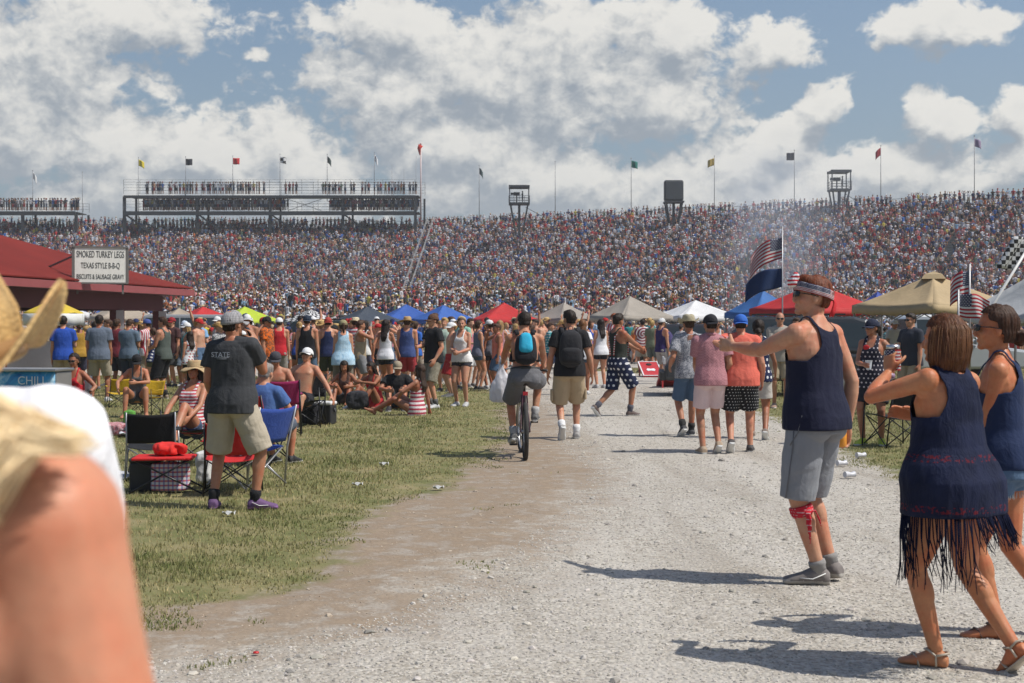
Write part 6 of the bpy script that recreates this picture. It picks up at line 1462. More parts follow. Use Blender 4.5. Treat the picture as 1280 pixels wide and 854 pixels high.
# ------------------------------------------------------------------ bicycle and rider
def build_bike():
    D = dfeet(578); X = xat(657, D); e = empty('bicycle', (X, D+.33, 0), 2, label='bicycle seen from behind, ridden by the shirtless man with a turquoise backpack', category='bicycle'); r = .33; blk = plain('tyre_rubber', (.03, .028, .026), .8); fr_ = plain('bike_frame_paint', (.10, .045, .06), .35); al = plain('bike_alloy', (.45, .45, .46), .3, .8)
    def wheel(y, rot=0):
        mb = MB(); M = Rz(rot); mb.tube([Vector((0, y, r))+M @ Vector((0, r*.97*math.cos(t), r*.97*math.sin(t))) for t in [2*math.pi*k/40 for k in range(41)]], .027, seg=10, caps=False); w = mb.build('wheel', blk, e)
        mb = MB(); mb.tube([Vector((0, y, r))+M @ Vector((0, r*.87*math.cos(t), r*.87*math.sin(t))) for t in [2*math.pi*k/40 for k in range(41)]], .012, seg=8, caps=False); mb.build('rim', al, w)
        mb = MB()
        for k in range(28):
            t = 2*math.pi*k/28; mb.tube([Vector((0, y, r))+M @ Vector(((-1)**k*.028, .015*math.cos(t+.5), .015*math.sin(t+.5))), Vector((0, y, r))+M @ Vector((0, r*.87*math.cos(t), r*.87*math.sin(t)))], .0018, seg=4)
        mb.tube([Vector((0, y, r))+M @ Vector((-.04, 0, 0)), Vector((0, y, r))+M @ Vector((.04, 0, 0))], .018, seg=10); mb.build('spokes', al, w)
    wheel(0); wheel(1.06, 6)
    mb = MB(); bb = (0, .43, .28); st_ = (0, .24, .80); hd = (0, .90, .90); hd2 = (0, .93, .78)
    for a, c, q in ((bb, st_, .016), (st_, hd, .016), (bb, hd2, .019), (hd, hd2, .02)): mb.tube([a, c], q, seg=10)
    for s in (-1, 1): mb.tube([(s*.055, 0, r), (s*.03, .38, .29)], .009, seg=8); mb.tube([(s*.055, 0, r), (s*.03, .25, .74)], .008, seg=8)
    mb.build('frame', fr_, e)
    mb = MB(); mb.tube([(0, .94, .78), (-.05, .97, .70), (-.05, 1.06, r)], .012, seg=8); mb.tube([(0, .94, .78), (.05, .97, .70), (.05, 1.06, r)], .012, seg=8); mb.build('fork', al, e)
    mb = MB(); mb.tube([(-.31, .82, 1.02), (-.15, .88, 1.05), (0, .90, 1.04), (.15, .88, 1.05), (.31, .82, 1.02)], .012, seg=8); mb.tube([(0, .90, .88), (0, .90, 1.04)], .014, seg=8); h = mb.build('handlebar', al, e)
    for s in (-1, 1): mb = MB(); mb.tube([(s*.31, .82, 1.02), (s*.21, .86, 1.035)], .017, seg=10); mb.build('grip', plain('grip_rubber', (.02, .02, .02), .8), h)
    mb = MB(); mb.tube([(0, .02, .90), (0, .10, .915), (0, .20, .905), (0, .30, .90)], [(.075, .03), (.085, .032), (.04, .025), (.022, .018)], seg=14, up=(1, 0, 0)); mb.tube([(0, .22, .78), (0, .20, .90)], .014, seg=8); mb.build('saddle', plain('saddle_black', (.02, .02, .022), .6), e)
    mb = MB(); mb.tube([(-.03, .43, .28), (.03, .43, .28)], .05, seg=16); mb.tube([(-.06, .43, .28), (-.09, .36, .15)], .010, seg=8); mb.tube([(.06, .43, .28), (.09, .50, .41)], .010, seg=8); c = mb.build('crank', al, e)
    for q in ((-.13, .36, .15), (.13, .50, .41)): mb = MB(); mb.box(q, (.09, .08, .02)); mb.build('pedal', plain('saddle_black', (.02, .02, .022), .6), c, smooth=False)
    mb = MB(); mb.box((0, -.02, .78), (.06, .02, .045)); mb.build('reflector', plain('reflector_red', (.4, .02, .03), .2), e, smooth=False)
    o, J = person(0, 0, 'shirtless man in grey shorts riding a bicycle away', face=2, D=1, vox=.0085, skincol=(.44, .22, .13), hairk='short', haircol=DBR, heft=1.02, near=True,
        pel=(0, .0, .985), lean=20, plean=10, L=(-.27, .70, 1.04), Rh=(.27, .70, 1.04), poleL=(-1, -.3, -.6), poleR=(1, -.3, -.6), curlL=60, curlR=60, fL=(-.13, .16, .17, 6, 14), fR=(.13, .30, .42, -6, -4), kneeL=(-.25, 1, .3), kneeR=(.25, 1, .4), pitch=-8)
    o.location = (X, D+.33+.14, 0)
    shorts(J, cloth((.13, .13, .14)), o, ln=.92, w=1.12, vox=.010); shoes(J, plain('shoe_canvas', (.10, .10, .10), .7), o, sock=cloth((.35, .35, .35), name='sock'), sockh=.09)
    mb = MB(); p, m = J['fr'](.07); ra = ringat(J, .07); mb.tube([p+m @ Vector((0, 0, -.012)), p+m @ Vector((0, 0, .022))], [(ra[0]+.020, ra[1]+.024)]*2, seg=28, up=m @ Vector((1, 0, 0))); mb.build('waistband', plain('belt_black', (.02, .02, .02), .6), o)
    backpack(o, J, cloth((.03, .36, .55), name='turquoise_nylon'), cloth((.015, .015, .018), name='black_nylon'), 'small turquoise and black backpack on the cyclist', w=.135, h=.20, d=.075, pz=(-.45, .92, -.045), zc=.27)
    q = wpt(o, J['wrL']); mb = MB(); rr = []
    for i in range(15):
        t = i/14; w = .02+.12*math.sin(min(1, t*1.25)*math.pi*.55)**1.4; w *= (1 if t < .93 else .7)
        rr.append([Vector((w*math.cos(u)*(1+.10*math.sin(3*u+t*5)), w*.62*math.sin(u)*(1+.12*math.sin(5*u-t*4)), -.46*t-.05)) for u in [2*math.pi*k/26 for k in range(26)]])
    mb.rings(rr); mb.tube([(-.01, 0, .04), (-.03, .0, -.02), (-.012, 0, -.07)], [(.012, .003)]*3, seg=6); mb.tube([(.01, 0, .04), (.03, .0, -.02), (.012, 0, -.07)], [(.012, .003)]*3, seg=6)
    m, nt, bs = new_mat('plastic_film'); bs.inputs['Base Color'].default_value = (.72, .72, .76, 1); bs.inputs['Roughness'].default_value = .3; tr = nt.nodes.new('ShaderNodeBsdfTranslucent'); tr.inputs[0].default_value = (.7, .7, .74, 1); mx = nt.nodes.new('ShaderNodeMixShader'); mx.inputs[0].default_value = .4; nt.links.new(bs.outputs[0], mx.inputs[1]); nt.links.new(tr.outputs[0], mx.inputs[2]); nt.links.new(mx.outputs[0], nt.nodes['Material Output'].inputs[0])
    me = remesh(mb, .007, 1); folds(me, .006, (30, 30, 12), 4); me.materials.append(m); o2 = link('plastic_bag', me, None, 'white plastic bag hanging from the left handlebar grip', 'bag'); o2.location = q+Vector((-.02, -.02, .02))
# ------------------------------------------------------------------ people in the middle distance
HOLD = dict(Rh=(.10, .28, 1.14), poleR=(.6, -.6, -1), curlR=55)
HOLDL = dict(L=(-.10, .28, 1.14), poleL=(-.6, -.6, -1), curlL=55)
BOTH = dict(Rh=(.07, .27, 1.08), L=(-.06, .28, 1.05), poleR=(.7, -.6, -1), poleL=(-.7, -.6, -1), curlR=50, curlL=50)
WALK = dict(fL=(-.09, .22, 0, 4, 0), fR=(.09, -.34, 0, -4, 40), Rh=(.24, .22, .92), L=(-.24, -.16, .88), pel=(0, 0, .905))
WALK2 = dict(fR=(.09, .24, 0, -4, 0), fL=(-.09, -.36, .02, 4, 48), L=(-.24, .2, .92), Rh=(.24, -.14, .88), pel=(0, 0, .905))
FACE = dict(Rh=(.10, .22, 1.50), poleR=(.8, -.1, -1), curlR=50)
def MP(px, fy, label, face, s=1.0, top=None, bot=None, sk=SK1, hair='short', hc=BRN, hat=None, glasses=False, fc=False, shoe=BLACK, sock=None, barefoot=False, D=None, z0=0, holds=None, **pose):
    o, J = person(px, fy, label, face=face, s=s, D=D, z0=z0, skincol=sk, hairk=hair, haircol=hc, hat=bool(hat), **pose)
    outfit(o, J, top, bot, shoe, sock, hat, glasses, fc, barefoot)
    if holds:
        nm, col, lab = holds; cup(wpt(o, grip(J, nm, .045))+Vector((0, 0, -.06)), col, lab)
    return o, J
def SIT(z=.46, lean=-8, **k):
    d = dict(pel=(0, 0, z), plean=-12, lean=lean, fL=(-.12, .40, 0, 5, 0), fR=(.12, .42, 0, -5, 0), L=(-.16, .32, z+.12), Rh=(.16, .32, z+.12), kneeL=(-.2, 1, 1), kneeR=(.2, 1, 1), poleL=(-1, -.5, -.4), poleR=(1, -.5, -.4)); d.update(k); return d
def GSIT(lean=6, **k):
    d = dict(pel=(0, 0, .13), plean=-10, lean=lean, fL=(-.13, .52, 0, 5, 0), fR=(.13, .56, 0, -5, 0), L=(-.16, .40, .38), Rh=(.16, .40, .38), kneeL=(-.15, .3, 1), kneeR=(.15, .3, 1), poleL=(-1, -.5, -.4), poleR=(1, -.5, -.4)); d.update(k); return d
def build_people():
    # --- on the gravel road
    o, J = MP(712, 549, 'man in black t-shirt and khaki cargo shorts walking away with a black backpack', 2, 1.055, ('tee', cloth(BLACK), dict(hem=-.08, sleeve=.6)), ('shorts', cloth((.44, .34, .22)), dict(ln=.98, w=1.12)), hc=DBR, heft=1.06, shoe=(.30, .29, .28), sock=(.65, .65, .65), yaw=22, near=True, vox=.009,
        fR=(.10, .10, 0, -4, 0), fL=(-.10, -.30, .03, 6, 55), Rh=(.30, .06, .86), L=(-.28, .05, .86), pel=(0, 0, .91))
    for s, nm in ((1, 'R'), (-1, 'L')):
        mb = MB(); c = J['hip'+nm].lerp(J['kn'+nm], .72); mb.box(c+Vector((s*.115, -.02, 0)), (.035, .14, .16)); mb.build('cargo_pocket', cloth((.44, .34, .22)), o, smooth=False, bevel=.015)
    backpack(o, J, cloth((.02, .02, .023), name='black_nylon'), cloth((.026, .026, .03), name='black_nylon'), 'black backpack worn by the man in khaki cargo shorts', w=.155, h=.26)
    star = cloth((.012, .018, .05), 'dots', (.6, .6, .62), k=11, r=.22)
    o, J = MP(776, 520, 'muscular man in dark vest and navy star-print shorts striding to the right', -58, 1.06, ('tank', cloth((.025, .028, .022)), dict(racer=.10, hem=.02, loose=.0)), ('shorts', star, dict(ln=1.0, w=1.1)), hc=DBR, sk=(.34, .16, .09), heft=1.05, shoe=(.10, .07, .06), sock=(.08, .08, .10), near=True, vox=.009, yaw=12,
        fR=(.09, .12, 0, -4, 0), fL=(-.09, -.52, .02, 4, 48), Rh=(.05, .40, 1.10), L=(-.02, .38, 1.08), poleR=(.8, -.5, -1), poleL=(-.8, -.5, -1), curlR=50, curlL=50, pel=(0, -.06, .89), fc=True)
    mb = MB()
    for s in (-1, 1): mb.tube([J['fr'](.09)[0]+Vector((s*.10, .12, 0)), J['fr'](.30)[0]+Vector((s*.09, .145, 0)), J['fr'](.44)[0]+Vector((s*.10, .10, 0)), J['fr'](.50)[0]+Vector((s*.10, .0, .03)), J['fr'](.42)[0]+Vector((s*.08, -.12, 0)), J['fr'](.10)[0]+Vector((s*.05, -.12, 0))], [(.018, .004)]*6, seg=8, up=(1, 0, 0))
    mb.build('suspender', cloth((.5, .04, .05), 'hstripe', (.7, .7, .7), k=25), o)
    cup(wpt(o, grip(J, 'R', .045))+Vector((0, 0, -.05)), (.6, .10, .04), 'red-orange cup held by the man in star shorts')
    o, J = MP(888, 567, 'man in faded red button shirt, pale pink shorts and dark cap walking away', 8, 1.0, ('tee', cloth((.34, .15, .17), 'check', (.42, .20, .22), k=60), dict(hem=-.09, sleeve=.65, loose=.03, collar=True)), ('shorts', cloth((.66, .50, .50)), dict(ln=.78, w=1.04)), sk=(.40, .20, .12), hc=DBR, hat=('cap', (.02, .02, .025), dict(back=True)), shoe=(.35, .26, .18), heft=1.0, vox=.009, near=True,
        fL=(-.10, -.02, 0, 4, 0), fR=(.08, -.12, .01, -4, 30), Rh=(.20, .15, .95), L=(-.10, .30, 1.0), yaw=8)
    o, J = MP(926, 566, 'stocky man in salmon t-shirt, blue backwards cap and black dotted shorts', -6, 1.0, ('tee', cloth((.62, .13, .09)), dict(hem=-.10, sleeve=.62, loose=.035)), ('shorts', cloth(BLACK, 'dots', (.5, .5, .5), k=26, r=.16), dict(ln=.86, w=1.12)), sk=(.50, .24, .15), hc=DBR, hat=('cap', (.03, .12, .45), dict(back=True)), shoe=(.05, .045, .045), heft=1.2, vox=.009, near=True,
        L=(-.52, -.17, 1.43), poleL=(-.3, -1, -.3), hdL=(-1, .12, .08), pnL=(0, .8, -.5), curlL=25, Rh=(.27, .10, .90), fR=(.12, .10, 0, -6, 0), fL=(-.12, -.22, .02, 6, 40), lean=3)
    o, J = MP(861, 546, 'man in tan hat, patterned shirt and denim shorts hidden behind the faded red shirt', 10, 1.0, ('tee', cloth((.42, .42, .44), 'floral', (.12, .13, .16), (.3, .3, .33), k=18), dict(sleeve=.7)), ('shorts', cloth(DENIM), dict(ln=.92)), sk=SK2, hat=('hat', cloth((.36, .32, .22), name='tan_felt'), dict(brim=.15, crown=.10)), shoe=(.04, .04, .045), sock=(.03, .03, .03), D=20.2, vox=.011,
        fL=(-.10, -.12, .02, 4, 30), fR=(.1, .2, 0, -4, 0), L=(-.24, .12, 1.0))
    MP(948, 548, 'dark-haired woman in navy dress with white polka dots beside the salmon shirt', -10, .98, ('tank', cloth((.012, .018, .06), 'dots', (.7, .7, .7), k=12, r=.25), dict(racer=.12)), ('shorts', cloth((.45, .42, .38)), dict(ln=.7)), sk=SK3, sex='f', hair='bun', hc=DBR, D=19.9, vox=.011, shoe=(.2, .15, .12), **WALK)
    MP(975, 510, 'bald man in beige shirt and khaki shorts standing with folded arms', 172, 1.06, ('tee', cloth((.32, .29, .25)), dict(sleeve=.7)), ('shorts', cloth((.34, .28, .19)), {}), sk=(.42, .22, .14), hair=None, glasses=True, D=27, shoe=(.3, .2, .15), vox=.012, Rh=(-.08, .24, 1.16), L=(.08, .26, 1.14), poleR=(1, -.2, -1), poleL=(-1, -.2, -1))
    MP(996, 503, 'man in white tee and black polka dot shorts half hidden by the headband man', 150, 1.0, ('tee', cloth(WHITE), dict(sleeve=.6)), ('shorts', cloth(BLACK, 'dots', (.6, .6, .6), k=17, r=.25), dict(ln=.95, w=1.1)), D=27.6, sk=SK2, vox=.012)
    o, J = MP(1091, 556, 'stocky woman in black cap and black tank dotted with white hearts, holding a cup', 150, .97, ('tank', cloth((.02, .02, .035), 'dots', (.55, .50, .52), k=17, r=.20), dict(hem=-.16, racer=.11, loose=.035)), ('shorts', cloth((.02, .02, .03)), dict(ln=.8)), sk=(.36, .17, .10), sex='f', hair='pony', hc=DBR, hat=('cap', (.02, .025, .05)), heft=1.18, shoe=(.45, .55, .04), vox=.010, near=True, fc=True,
        Rh=(.04, .30, 1.10), L=(-.30, .08, 1.0), yaw=-28, poleR=(.8, -.6, -1), poleL=(-1, -.6, -.6), fL=(-.12, 0, 0, 20, 0), fR=(.12, .05, 0, -14, 0), holds=('R', (.62, .66, .72), 'white and blue cup held by the woman in the heart-print tank'))
    mb = MB(); p, m = J['fr'](.40); mb.ell(p+m @ Vector((.05, .135, .0)), (.045, .016, .035), m); mb.build('red_bow', cloth(RED), o)
    MP(1139, 512, 'man in sunglasses and dark shirt standing behind the fringed-top woman', 120, 1.04, ('tee', cloth((.03, .035, .05)), {}), ('shorts', cloth(KHAKI), {}), sk=SK1, glasses=True, hc=DBR, D=25, vox=.012, **HOLD)
    # --- camp on the lawn
    MP(237, 0, 'woman in tan floppy sun hat and red striped top lounging with her knees up', 165, .97, ('tank', cloth((.62, .58, .58), 'hstripe', (.45, .05, .07), k=26), dict(racer=.10)), ('shorts', cloth((.06, .09, .16)), dict(ln=.3)), sk=(.40, .20, .12), sex='f', hair='long', hc=DBR, hat=('hat', straw((.52, .38, .20)), dict(brim=.17, curl=-.02, floppy=1.2, crown=.085)), glasses=True, D=16.3, barefoot=True, fc=True, near=True, vox=.009,
        **SIT(.44, -12, fL=(-.14, .62, .32, 25, 0), fR=(.10, .46, .0, -5, 0), kneeL=(0, .4, 1)))
    MP(93, 0, 'dark-haired woman in red tank top sitting, knees drawn up, at the far left', 200, .97, ('tank', cloth((.50, .02, .03)), dict(racer=.09)), ('shorts', cloth((.05, .07, .12)), dict(ln=.35)), sk=SK3, sex='f', hair='bun', hc=DBR, D=21.8, glasses=True, vox=.011, **SIT(.40, 4, hipyaw=-30, twist=-30, fL=(-.1, .62, 0, 0, 0), fR=(.25, .60, 0, -20, 0)))
    MP(172, 0, 'woman in black cap and grey top sitting with an arm across her knee', 190, .97, ('tank', cloth((.10, .10, .10)), dict(racer=.09)), ('shorts', cloth((.05, .05, .06)), dict(ln=.4)), sk=SK2, sex='f', hair='pony', hc=BRN, hat=('cap', BLACK), D=24.6, vox=.011, barefoot=True, fc=True, **SIT(.36, 22, L=(-.02, .45, .62), Rh=(.30, .42, .50), fL=(-.18, .42, 0, 15, 0), fR=(.18, .46, 0, -15, 0)))
    MP(378, 0, 'shirtless man in white cap and sunglasses leaning back in a camp chair', 170, 1.03, None, ('shorts', cloth((.02, .02, .025)), {}), sk=(.44, .23, .14), hat=('cap', (.68, .68, .68)), glasses=True, D=22.3, vox=.010, fc=True, near=True, **SIT(.42, -16, L=(-.50, .12, .46), Rh=(.30, .25, .62), fL=(-.10, .60, 0, 10, 0), fR=(.30, .52, 0, -25, 0), twist=-10, poleL=(-1, -.2, .2)))
    MP(345, 0, 'seated shirtless man behind the maroon camp chair, his arm on his knee', 185, 1.0, None, ('shorts', cloth((.10, .12, .16)), {}), sk=(.42, .21, .13), D=21.5, vox=.011, hat=('cap', (.05, .05, .06)), **SIT(.42, 16))
    MP(330, 0, 'grey-haired person sitting low in the bright red camp chair', -20, .98, ('tee', cloth((.06, .12, .30)), {}), ('shorts', cloth((.10, .12, .16)), {}), sk=SK1, hc=(.25, .22, .20), D=16.0, vox=.010, **SIT(.40, 8))
    MP(468, 0, 'woman in bright red dress sitting on the grass hugging her knees', 145, .97, ('tank', cloth((.50, .03, .035)), dict(racer=.09, hem=-.10)), ('skirt', cloth((.50, .03, .035)), dict(ln=.16, flare=.03)), sk=SK3, sex='f', hair='long', hc=DBR, D=27.2, vox=.011, fc=True, shoe=(.5, .5, .5), **GSIT(14, L=(-.05, .45, .52), Rh=(.12, .40, .50)))
    MP(432, 0, 'person in a brown top crouched behind the black bag on the grass', 175, .97, ('tank', cloth((.09, .05, .04)), {}), ('shorts', cloth((.04, .04, .05)), dict(ln=.5)), sk=SK3, sex='f', hair='long', hc=DBR, D=28.4, vox=.012, barefoot=True, **GSIT(18))
    MP(497, 0, 'man in tan cap and black t-shirt sitting on the grass beside the striped dress', 182, 1.0, ('tee', cloth(BLACK), {}), ('shorts', cloth((.04, .045, .05)), {}), sk=SK2, hat=('cap', (.30, .25, .18)), D=26.6, vox=.011, fc=True, **GSIT(10))
    MP(520, 0, 'woman in pink and white striped dress reclining on one hand, legs to the left', 75, .98, ('tank', cloth((.65, .60, .60), 'hstripe', (.40, .06, .09), k=14), dict(racer=.09, hem=-.10, loose=.02)), ('skirt', cloth((.65, .60, .60), 'hstripe', (.40, .06, .09), k=14), dict(ln=.15, flare=.02)), sk=(.30, .14, .085), sex='f', hair='long', hc=(.04, .022, .014), D=24.9, vox=.010, near=True,
        pel=(0, 0, .13), plean=-8, lean=-6, twist=-10, fL=(-.10, .80, .0, 8, -30), fR=(.06, .72, .03, -8, -20), kneeL=(0, .2, 1), kneeR=(0, .2, 1), Rh=(.30, -.16, .06), L=(-.16, .30, .28), poleR=(1, -.6, .2), poleL=(-1, 0, 0), barefoot=True)
    # --- standing, left to right
    A = [
     (79, 470, 'man in royal blue t-shirt and khaki shorts at the food cart', 10, 1.03, ('tee', (.02, .07, .36)), ('shorts', KHAKI), dict(D=29.5, hc=DBR, **HOLD)),
     (99, 486, 'woman in mustard top standing between the blue t-shirt and the blue-grey shirt', 30, .98, ('tank', (.35, .20, .03)), ('shorts', (.04, .04, .07)), dict(D=34, sex='f', hair='bun', sk=SK3)),
     (124, 500, 'broad man in blue-grey shirt and khaki shorts holding a bottle at his side', 4, 1.04, ('tee', (.11, .135, .18)), ('shorts', (.30, .26, .19)), dict(D=29.3, hc=DBR, heft=1.15, sk=SK3, near=True, vox=.011, fL=(-.14, 0, 0, 10, 0), fR=(.14, .05, 0, -12, 0))),
     (146, 490, 'person in maroon shirt standing close behind the blue-grey shirt', -20, 1.0, ('tee', (.14, .02, .03)), ('shorts', (.03, .03, .05)), dict(D=33, sk=SK3)),
     (161, 489, 'man in denim blue button shirt with head bowed and dark trousers', -15, 1.0, ('tee', (.10, .14, .19)), ('shorts', (.03, .04, .07)), dict(D=31.5, sk=SK2, pitch=25, heft=1.08, **BOTH)),
     (184, 482, 'person in stars and stripes bandana and red-white striped shirt', 60, 1.0, ('tee', (.66, .62, .62), dict(), 'vstripe', (.45, .05, .07), 20), ('shorts', (.28, .24, .18)), dict(D=34, hat=('cap', (.05, .08, .25)), sk=SK1, **HOLDL)),
     (204, 497, 'man in grey-green tank top and long black shorts seen from the side', 70, 1.02, ('tank', (.07, .085, .075)), ('shorts', (.012, .012, .015), dict(ln=1.15, w=1.15)), dict(D=30.3, sk=(.42, .22, .14), heft=1.12, sock=(.02, .02, .02), near=True, vox=.011, **BOTH)),
     (215, 480, 'person in dark red cap behind the grey-green tank top', 150, 1.03, ('tee', (.07, .03, .03)), ('shorts', (.05, .05, .05)), dict(D=36, hat=('cap', (.25, .015, .02)), sk=SK1)),
     (231, 481, 'man in white and blue cap and grey tee with cold blue shorts', 165, .98, ('tee', (.16, .15, .15)), ('shorts', (.16, .20, .26)), dict(D=36.5, hat=('cap', (.45, .52, .62)), sk=SK2, fc=True)),
     (246, 475, 'shirtless dark-haired man facing us near the silver van', 185, 1.03, None, ('shorts', (.06, .08, .10)), dict(D=39, sk=SK2, hc=DBR, heft=1.1)),
     (312, 478, 'man in white bucket hat just right of the grey cap', 10, 1.02, ('tee', (.30, .28, .26)), ('shorts', (.10, .12, .15)), dict(D=38, hat=('bucket', (.55, .56, .52)), sk=SK1)),
     (333, 492, 'man in bright orange shirt with dark print and black shorts', -100, 1.03, ('tee', (.62, .12, .01), dict(), 'floral', (.10, .05, .03), 7), ('shorts', (.02, .02, .02)), dict(D=32, hat=('cap', (.02, .02, .02)), heft=1.15, sk=SK2)),
     (349, 490, 'person in white cap and red tank top beside the orange shirt', 10, 1.02, ('tank', (.50, .02, .03)), ('shorts', (.30, .28, .25)), dict(D=34, hat=('cap', (.68, .68, .68)), sk=SK1)),
     (384, 502, 'muscular man in black tank top, denim shorts and dark cap seen from behind', -6, 1.04, ('tank', (.014, .014, .018), dict(racer=.12)), ('shorts', (.09, .14, .22)), dict(D=30.6, hat=('cap', (.02, .03, .05), dict(back=True)), sk=(.46, .24, .15), heft=1.08, near=True, vox=.011)),
     (410, 490, 'man in navy racerback tank and red bandana seen from behind', 6, 1.02, ('tank', (.02, .03, .09), dict(racer=.08)), ('shorts', (.045, .055, .03)), dict(D=32.6, hat=('cap', (.35, .05, .04), dict(back=True)), sk=SK1)),
     (429, 504, 'stout woman in glossy light blue tank top and khaki shorts, cap on', 10, .98, ('tank', (.22, .42, .60), dict(loose=.035, hem=-.14), 'dye', (.45, .6, .7), 5), ('shorts', (.20, .17, .13)), dict(D=28.6, sex='f', hair='pony', hat=('cap', (.25, .22, .12)), heft=1.18, sk=SK1, near=True, vox=.011)),
     (444, 480, 'person in cream flowered hat with a flag cape on the shoulders', -20, 1.02, ('tee', (.55, .5, .5), dict(), 'hstripe', (.4, .05, .07), 12), ('shorts', (.10, .12, .2)), dict(D=34.5, hat=('bucket', (.60, .52, .36)), sk=SK2)),
     (457, 478, 'woman in white top with long dark hair just right of the flower hat', -40, .98, ('tank', WHITE), ('shorts', (.10, .10, .16)), dict(D=36, sex='f', hair='long', hc=DBR, sk=SK3)),
     (482, 496, 'woman with long dark hair down her back, white tank top and black shorts', -14, 1.0, ('tank', (.66, .66, .70), dict(racer=.10)), ('shorts', (.015, .02, .03), dict(ln=.38)), dict(D=31.8, sex='f', hair='long', hc=(.02, .012, .01), sk=SK2, near=True, vox=.011, **WALK)),
     (509, 493, 'man in wide straw hat, blue shirt and red shorts seen from behind', -8, 1.02, ('tank', (.05, .08, .22), dict(racer=.14)), ('shorts', (.35, .04, .05)), dict(D=32.3, hat=('straw', None), sk=SK1, heft=1.1)),
     (519, 482, 'woman in bright blue tee behind the straw hat', -30, .97, ('tee', (.03, .12, .45)), ('shorts', (.3, .25, .2)), dict(D=35.5, sex='f', hair='pony', sk=SK1)),
     (542, 514, 'man in black t-shirt and camouflage cargo shorts holding a drink', 120, 1.04, ('tee', BLACK), ('shorts', (.33, .30, .24), dict(ln=.98, w=1.1), 'dye', (.20, .18, .13), 12), dict(D=26.9, hat=('cap', (.10, .05, .03)), heft=1.06, sk=SK1, near=True, vox=.010, fc=True, Rh=(-.02, .34, 1.12), poleR=(.8, -.5, -1), L=(-.26, .1, .9), curlR=55, sock=(.1, .1, .1))),
     (556, 488, 'man in light green tee standing behind the black t-shirt', 160, 1.02, ('tee', (.40, .50, .42)), ('shorts', (.2, .3, .35)), dict(D=33.5, sk=SK1, hc=BLOND)),
     (577, 509, 'woman in white tank top and dark shorts, hair up, hands at her waist', 160, 1.0, ('tank', (.72, .70, .68), dict(racer=.09, hem=-.07)), ('shorts', (.03, .03, .04), dict(ln=.30)), dict(D=27.6, sex='f', hair='bun', hc=(.10, .055, .03), heft=1.1, sk=(.48, .26, .17), near=True, vox=.010, fc=True, yaw=20, barefoot=False, **BOTH)),
     (598, 486, 'woman in denim overall shorts and brown hair turned to the right', -60, .98, ('tank', (.14, .15, .20)), ('shorts', (.08, .12, .18), dict(ln=.35)), dict(D=34.5, sex='f', hair='pony', hc=BRN, sk=SK1)),
     (612, 484, 'woman in dark shorts and pale visor beside the denim overall', 50, .99, ('tank', (.10, .10, .12)), ('shorts', (.02, .02, .03), dict(ln=.4)), dict(D=35, sex='f', hair='pony', hat=('cap', (.6, .6, .6)), sk=SK3, **FACE)),
     (625, 486, 'blonde woman in pinkish tank top and grey-green shorts, left of the cyclist', -12, .98, ('tank', (.40, .22, .24)), ('shorts', (.17, .17, .13), dict(ln=.4)), dict(D=34.6, sex='f', hair='long', hc=(.30, .18, .08), sk=SK2, **HOLD)),
     (728, 492, 'slim woman in white tee and tiny denim shorts right of the backpack walker', -8, 1.0, ('tee', (.66, .66, .68)), ('shorts', (.04, .06, .10), dict(ln=.25)), dict(D=32, sex='f', hair='long', hc=(.16, .07, .03), sk=SK3, **WALK2)),
     (751, 480, 'woman in white tank and black shorts with long dark hair by the path', 20, 1.0, ('tank', (.66, .66, .68)), ('shorts', (.015, .015, .02), dict(ln=.38)), dict(D=35.5, sex='f', hair='long', hc=(.02, .012, .01), sk=SK1)),
     (768, 478, 'red-haired man in stars and stripes shirt behind the star shorts', 150, 1.08, ('tee', (.60, .55, .55), dict(), 'vstripe', (.45, .06, .08), 14), ('shorts', (.10, .11, .08)), dict(D=37, hair='mop', hc=(.22, .06, .02), sk=SK4, **FACE)),
     (803, 463, 'man in maroon and white tie-dye shirt standing beyond the bag toss board', 5, 1.02, ('tee', (.20, .02, .04), dict(loose=.035), 'swirl', (.60, .55, .55), 1), ('shorts', (.42, .38, .34)), dict(D=47, hc=DBR, sk=SK2, heft=1.1)),
     (815, 464, 'person in olive tee beside the tie-dye shirt', -30, 1.0, ('tee', (.15, .17, .11)), ('shorts', (.12, .14, .14)), dict(D=46.5, hc=BLOND, sk=SK2)),
     (827, 476, 'man in white cap, navy and yellow tank and grey shorts playing bag toss', -50, 1.02, ('tank', (.03, .02, .10)), ('shorts', (.32, .31, .30)), dict(D=38, hat=('cap', (.6, .6, .6)), sk=SK1)),
     (839, 474, 'man bending forward by the rear bag toss board with a bag in hand', 60, .98, ('tank', (.05, .04, .12)), ('shorts', (.14, .14, .16)), dict(D=39.5, sk=SK2, lean=25, Rh=(.18, .42, .95))),
     (1063, 478, 'woman in grey top standing under the red canopy', 160, .98, ('tank', (.3, .3, .32)), ('shorts', (.05, .05, .07)), dict(D=41, sex='f', hair='long', sk=SK2)),
     (1118, 480, 'person in white cap beneath the left corner of the tan canopy', 200, 1.0, ('tee', (.5, .5, .5)), ('shorts', (.1, .1, .12)), dict(D=37.5, hat=('cap', (.6, .6, .6)), sk=SK2)),
     (897, 466, 'woman in white visor between the men in pink and salmon shirts', 170, .98, ('tank', (.5, .5, .52)), ('shorts', (.1, .1, .12)), dict(D=44, sex='f', hair='pony', sk=SK2, glasses=True)),
     (962, 470, 'woman in coral dress under the blue canopy behind the bald man', 150, .98, ('tank', (.5, .14, .10)), ('shorts', (.4, .12, .1)), dict(D=42, sex='f', hair='long', sk=SK2)),
    ]
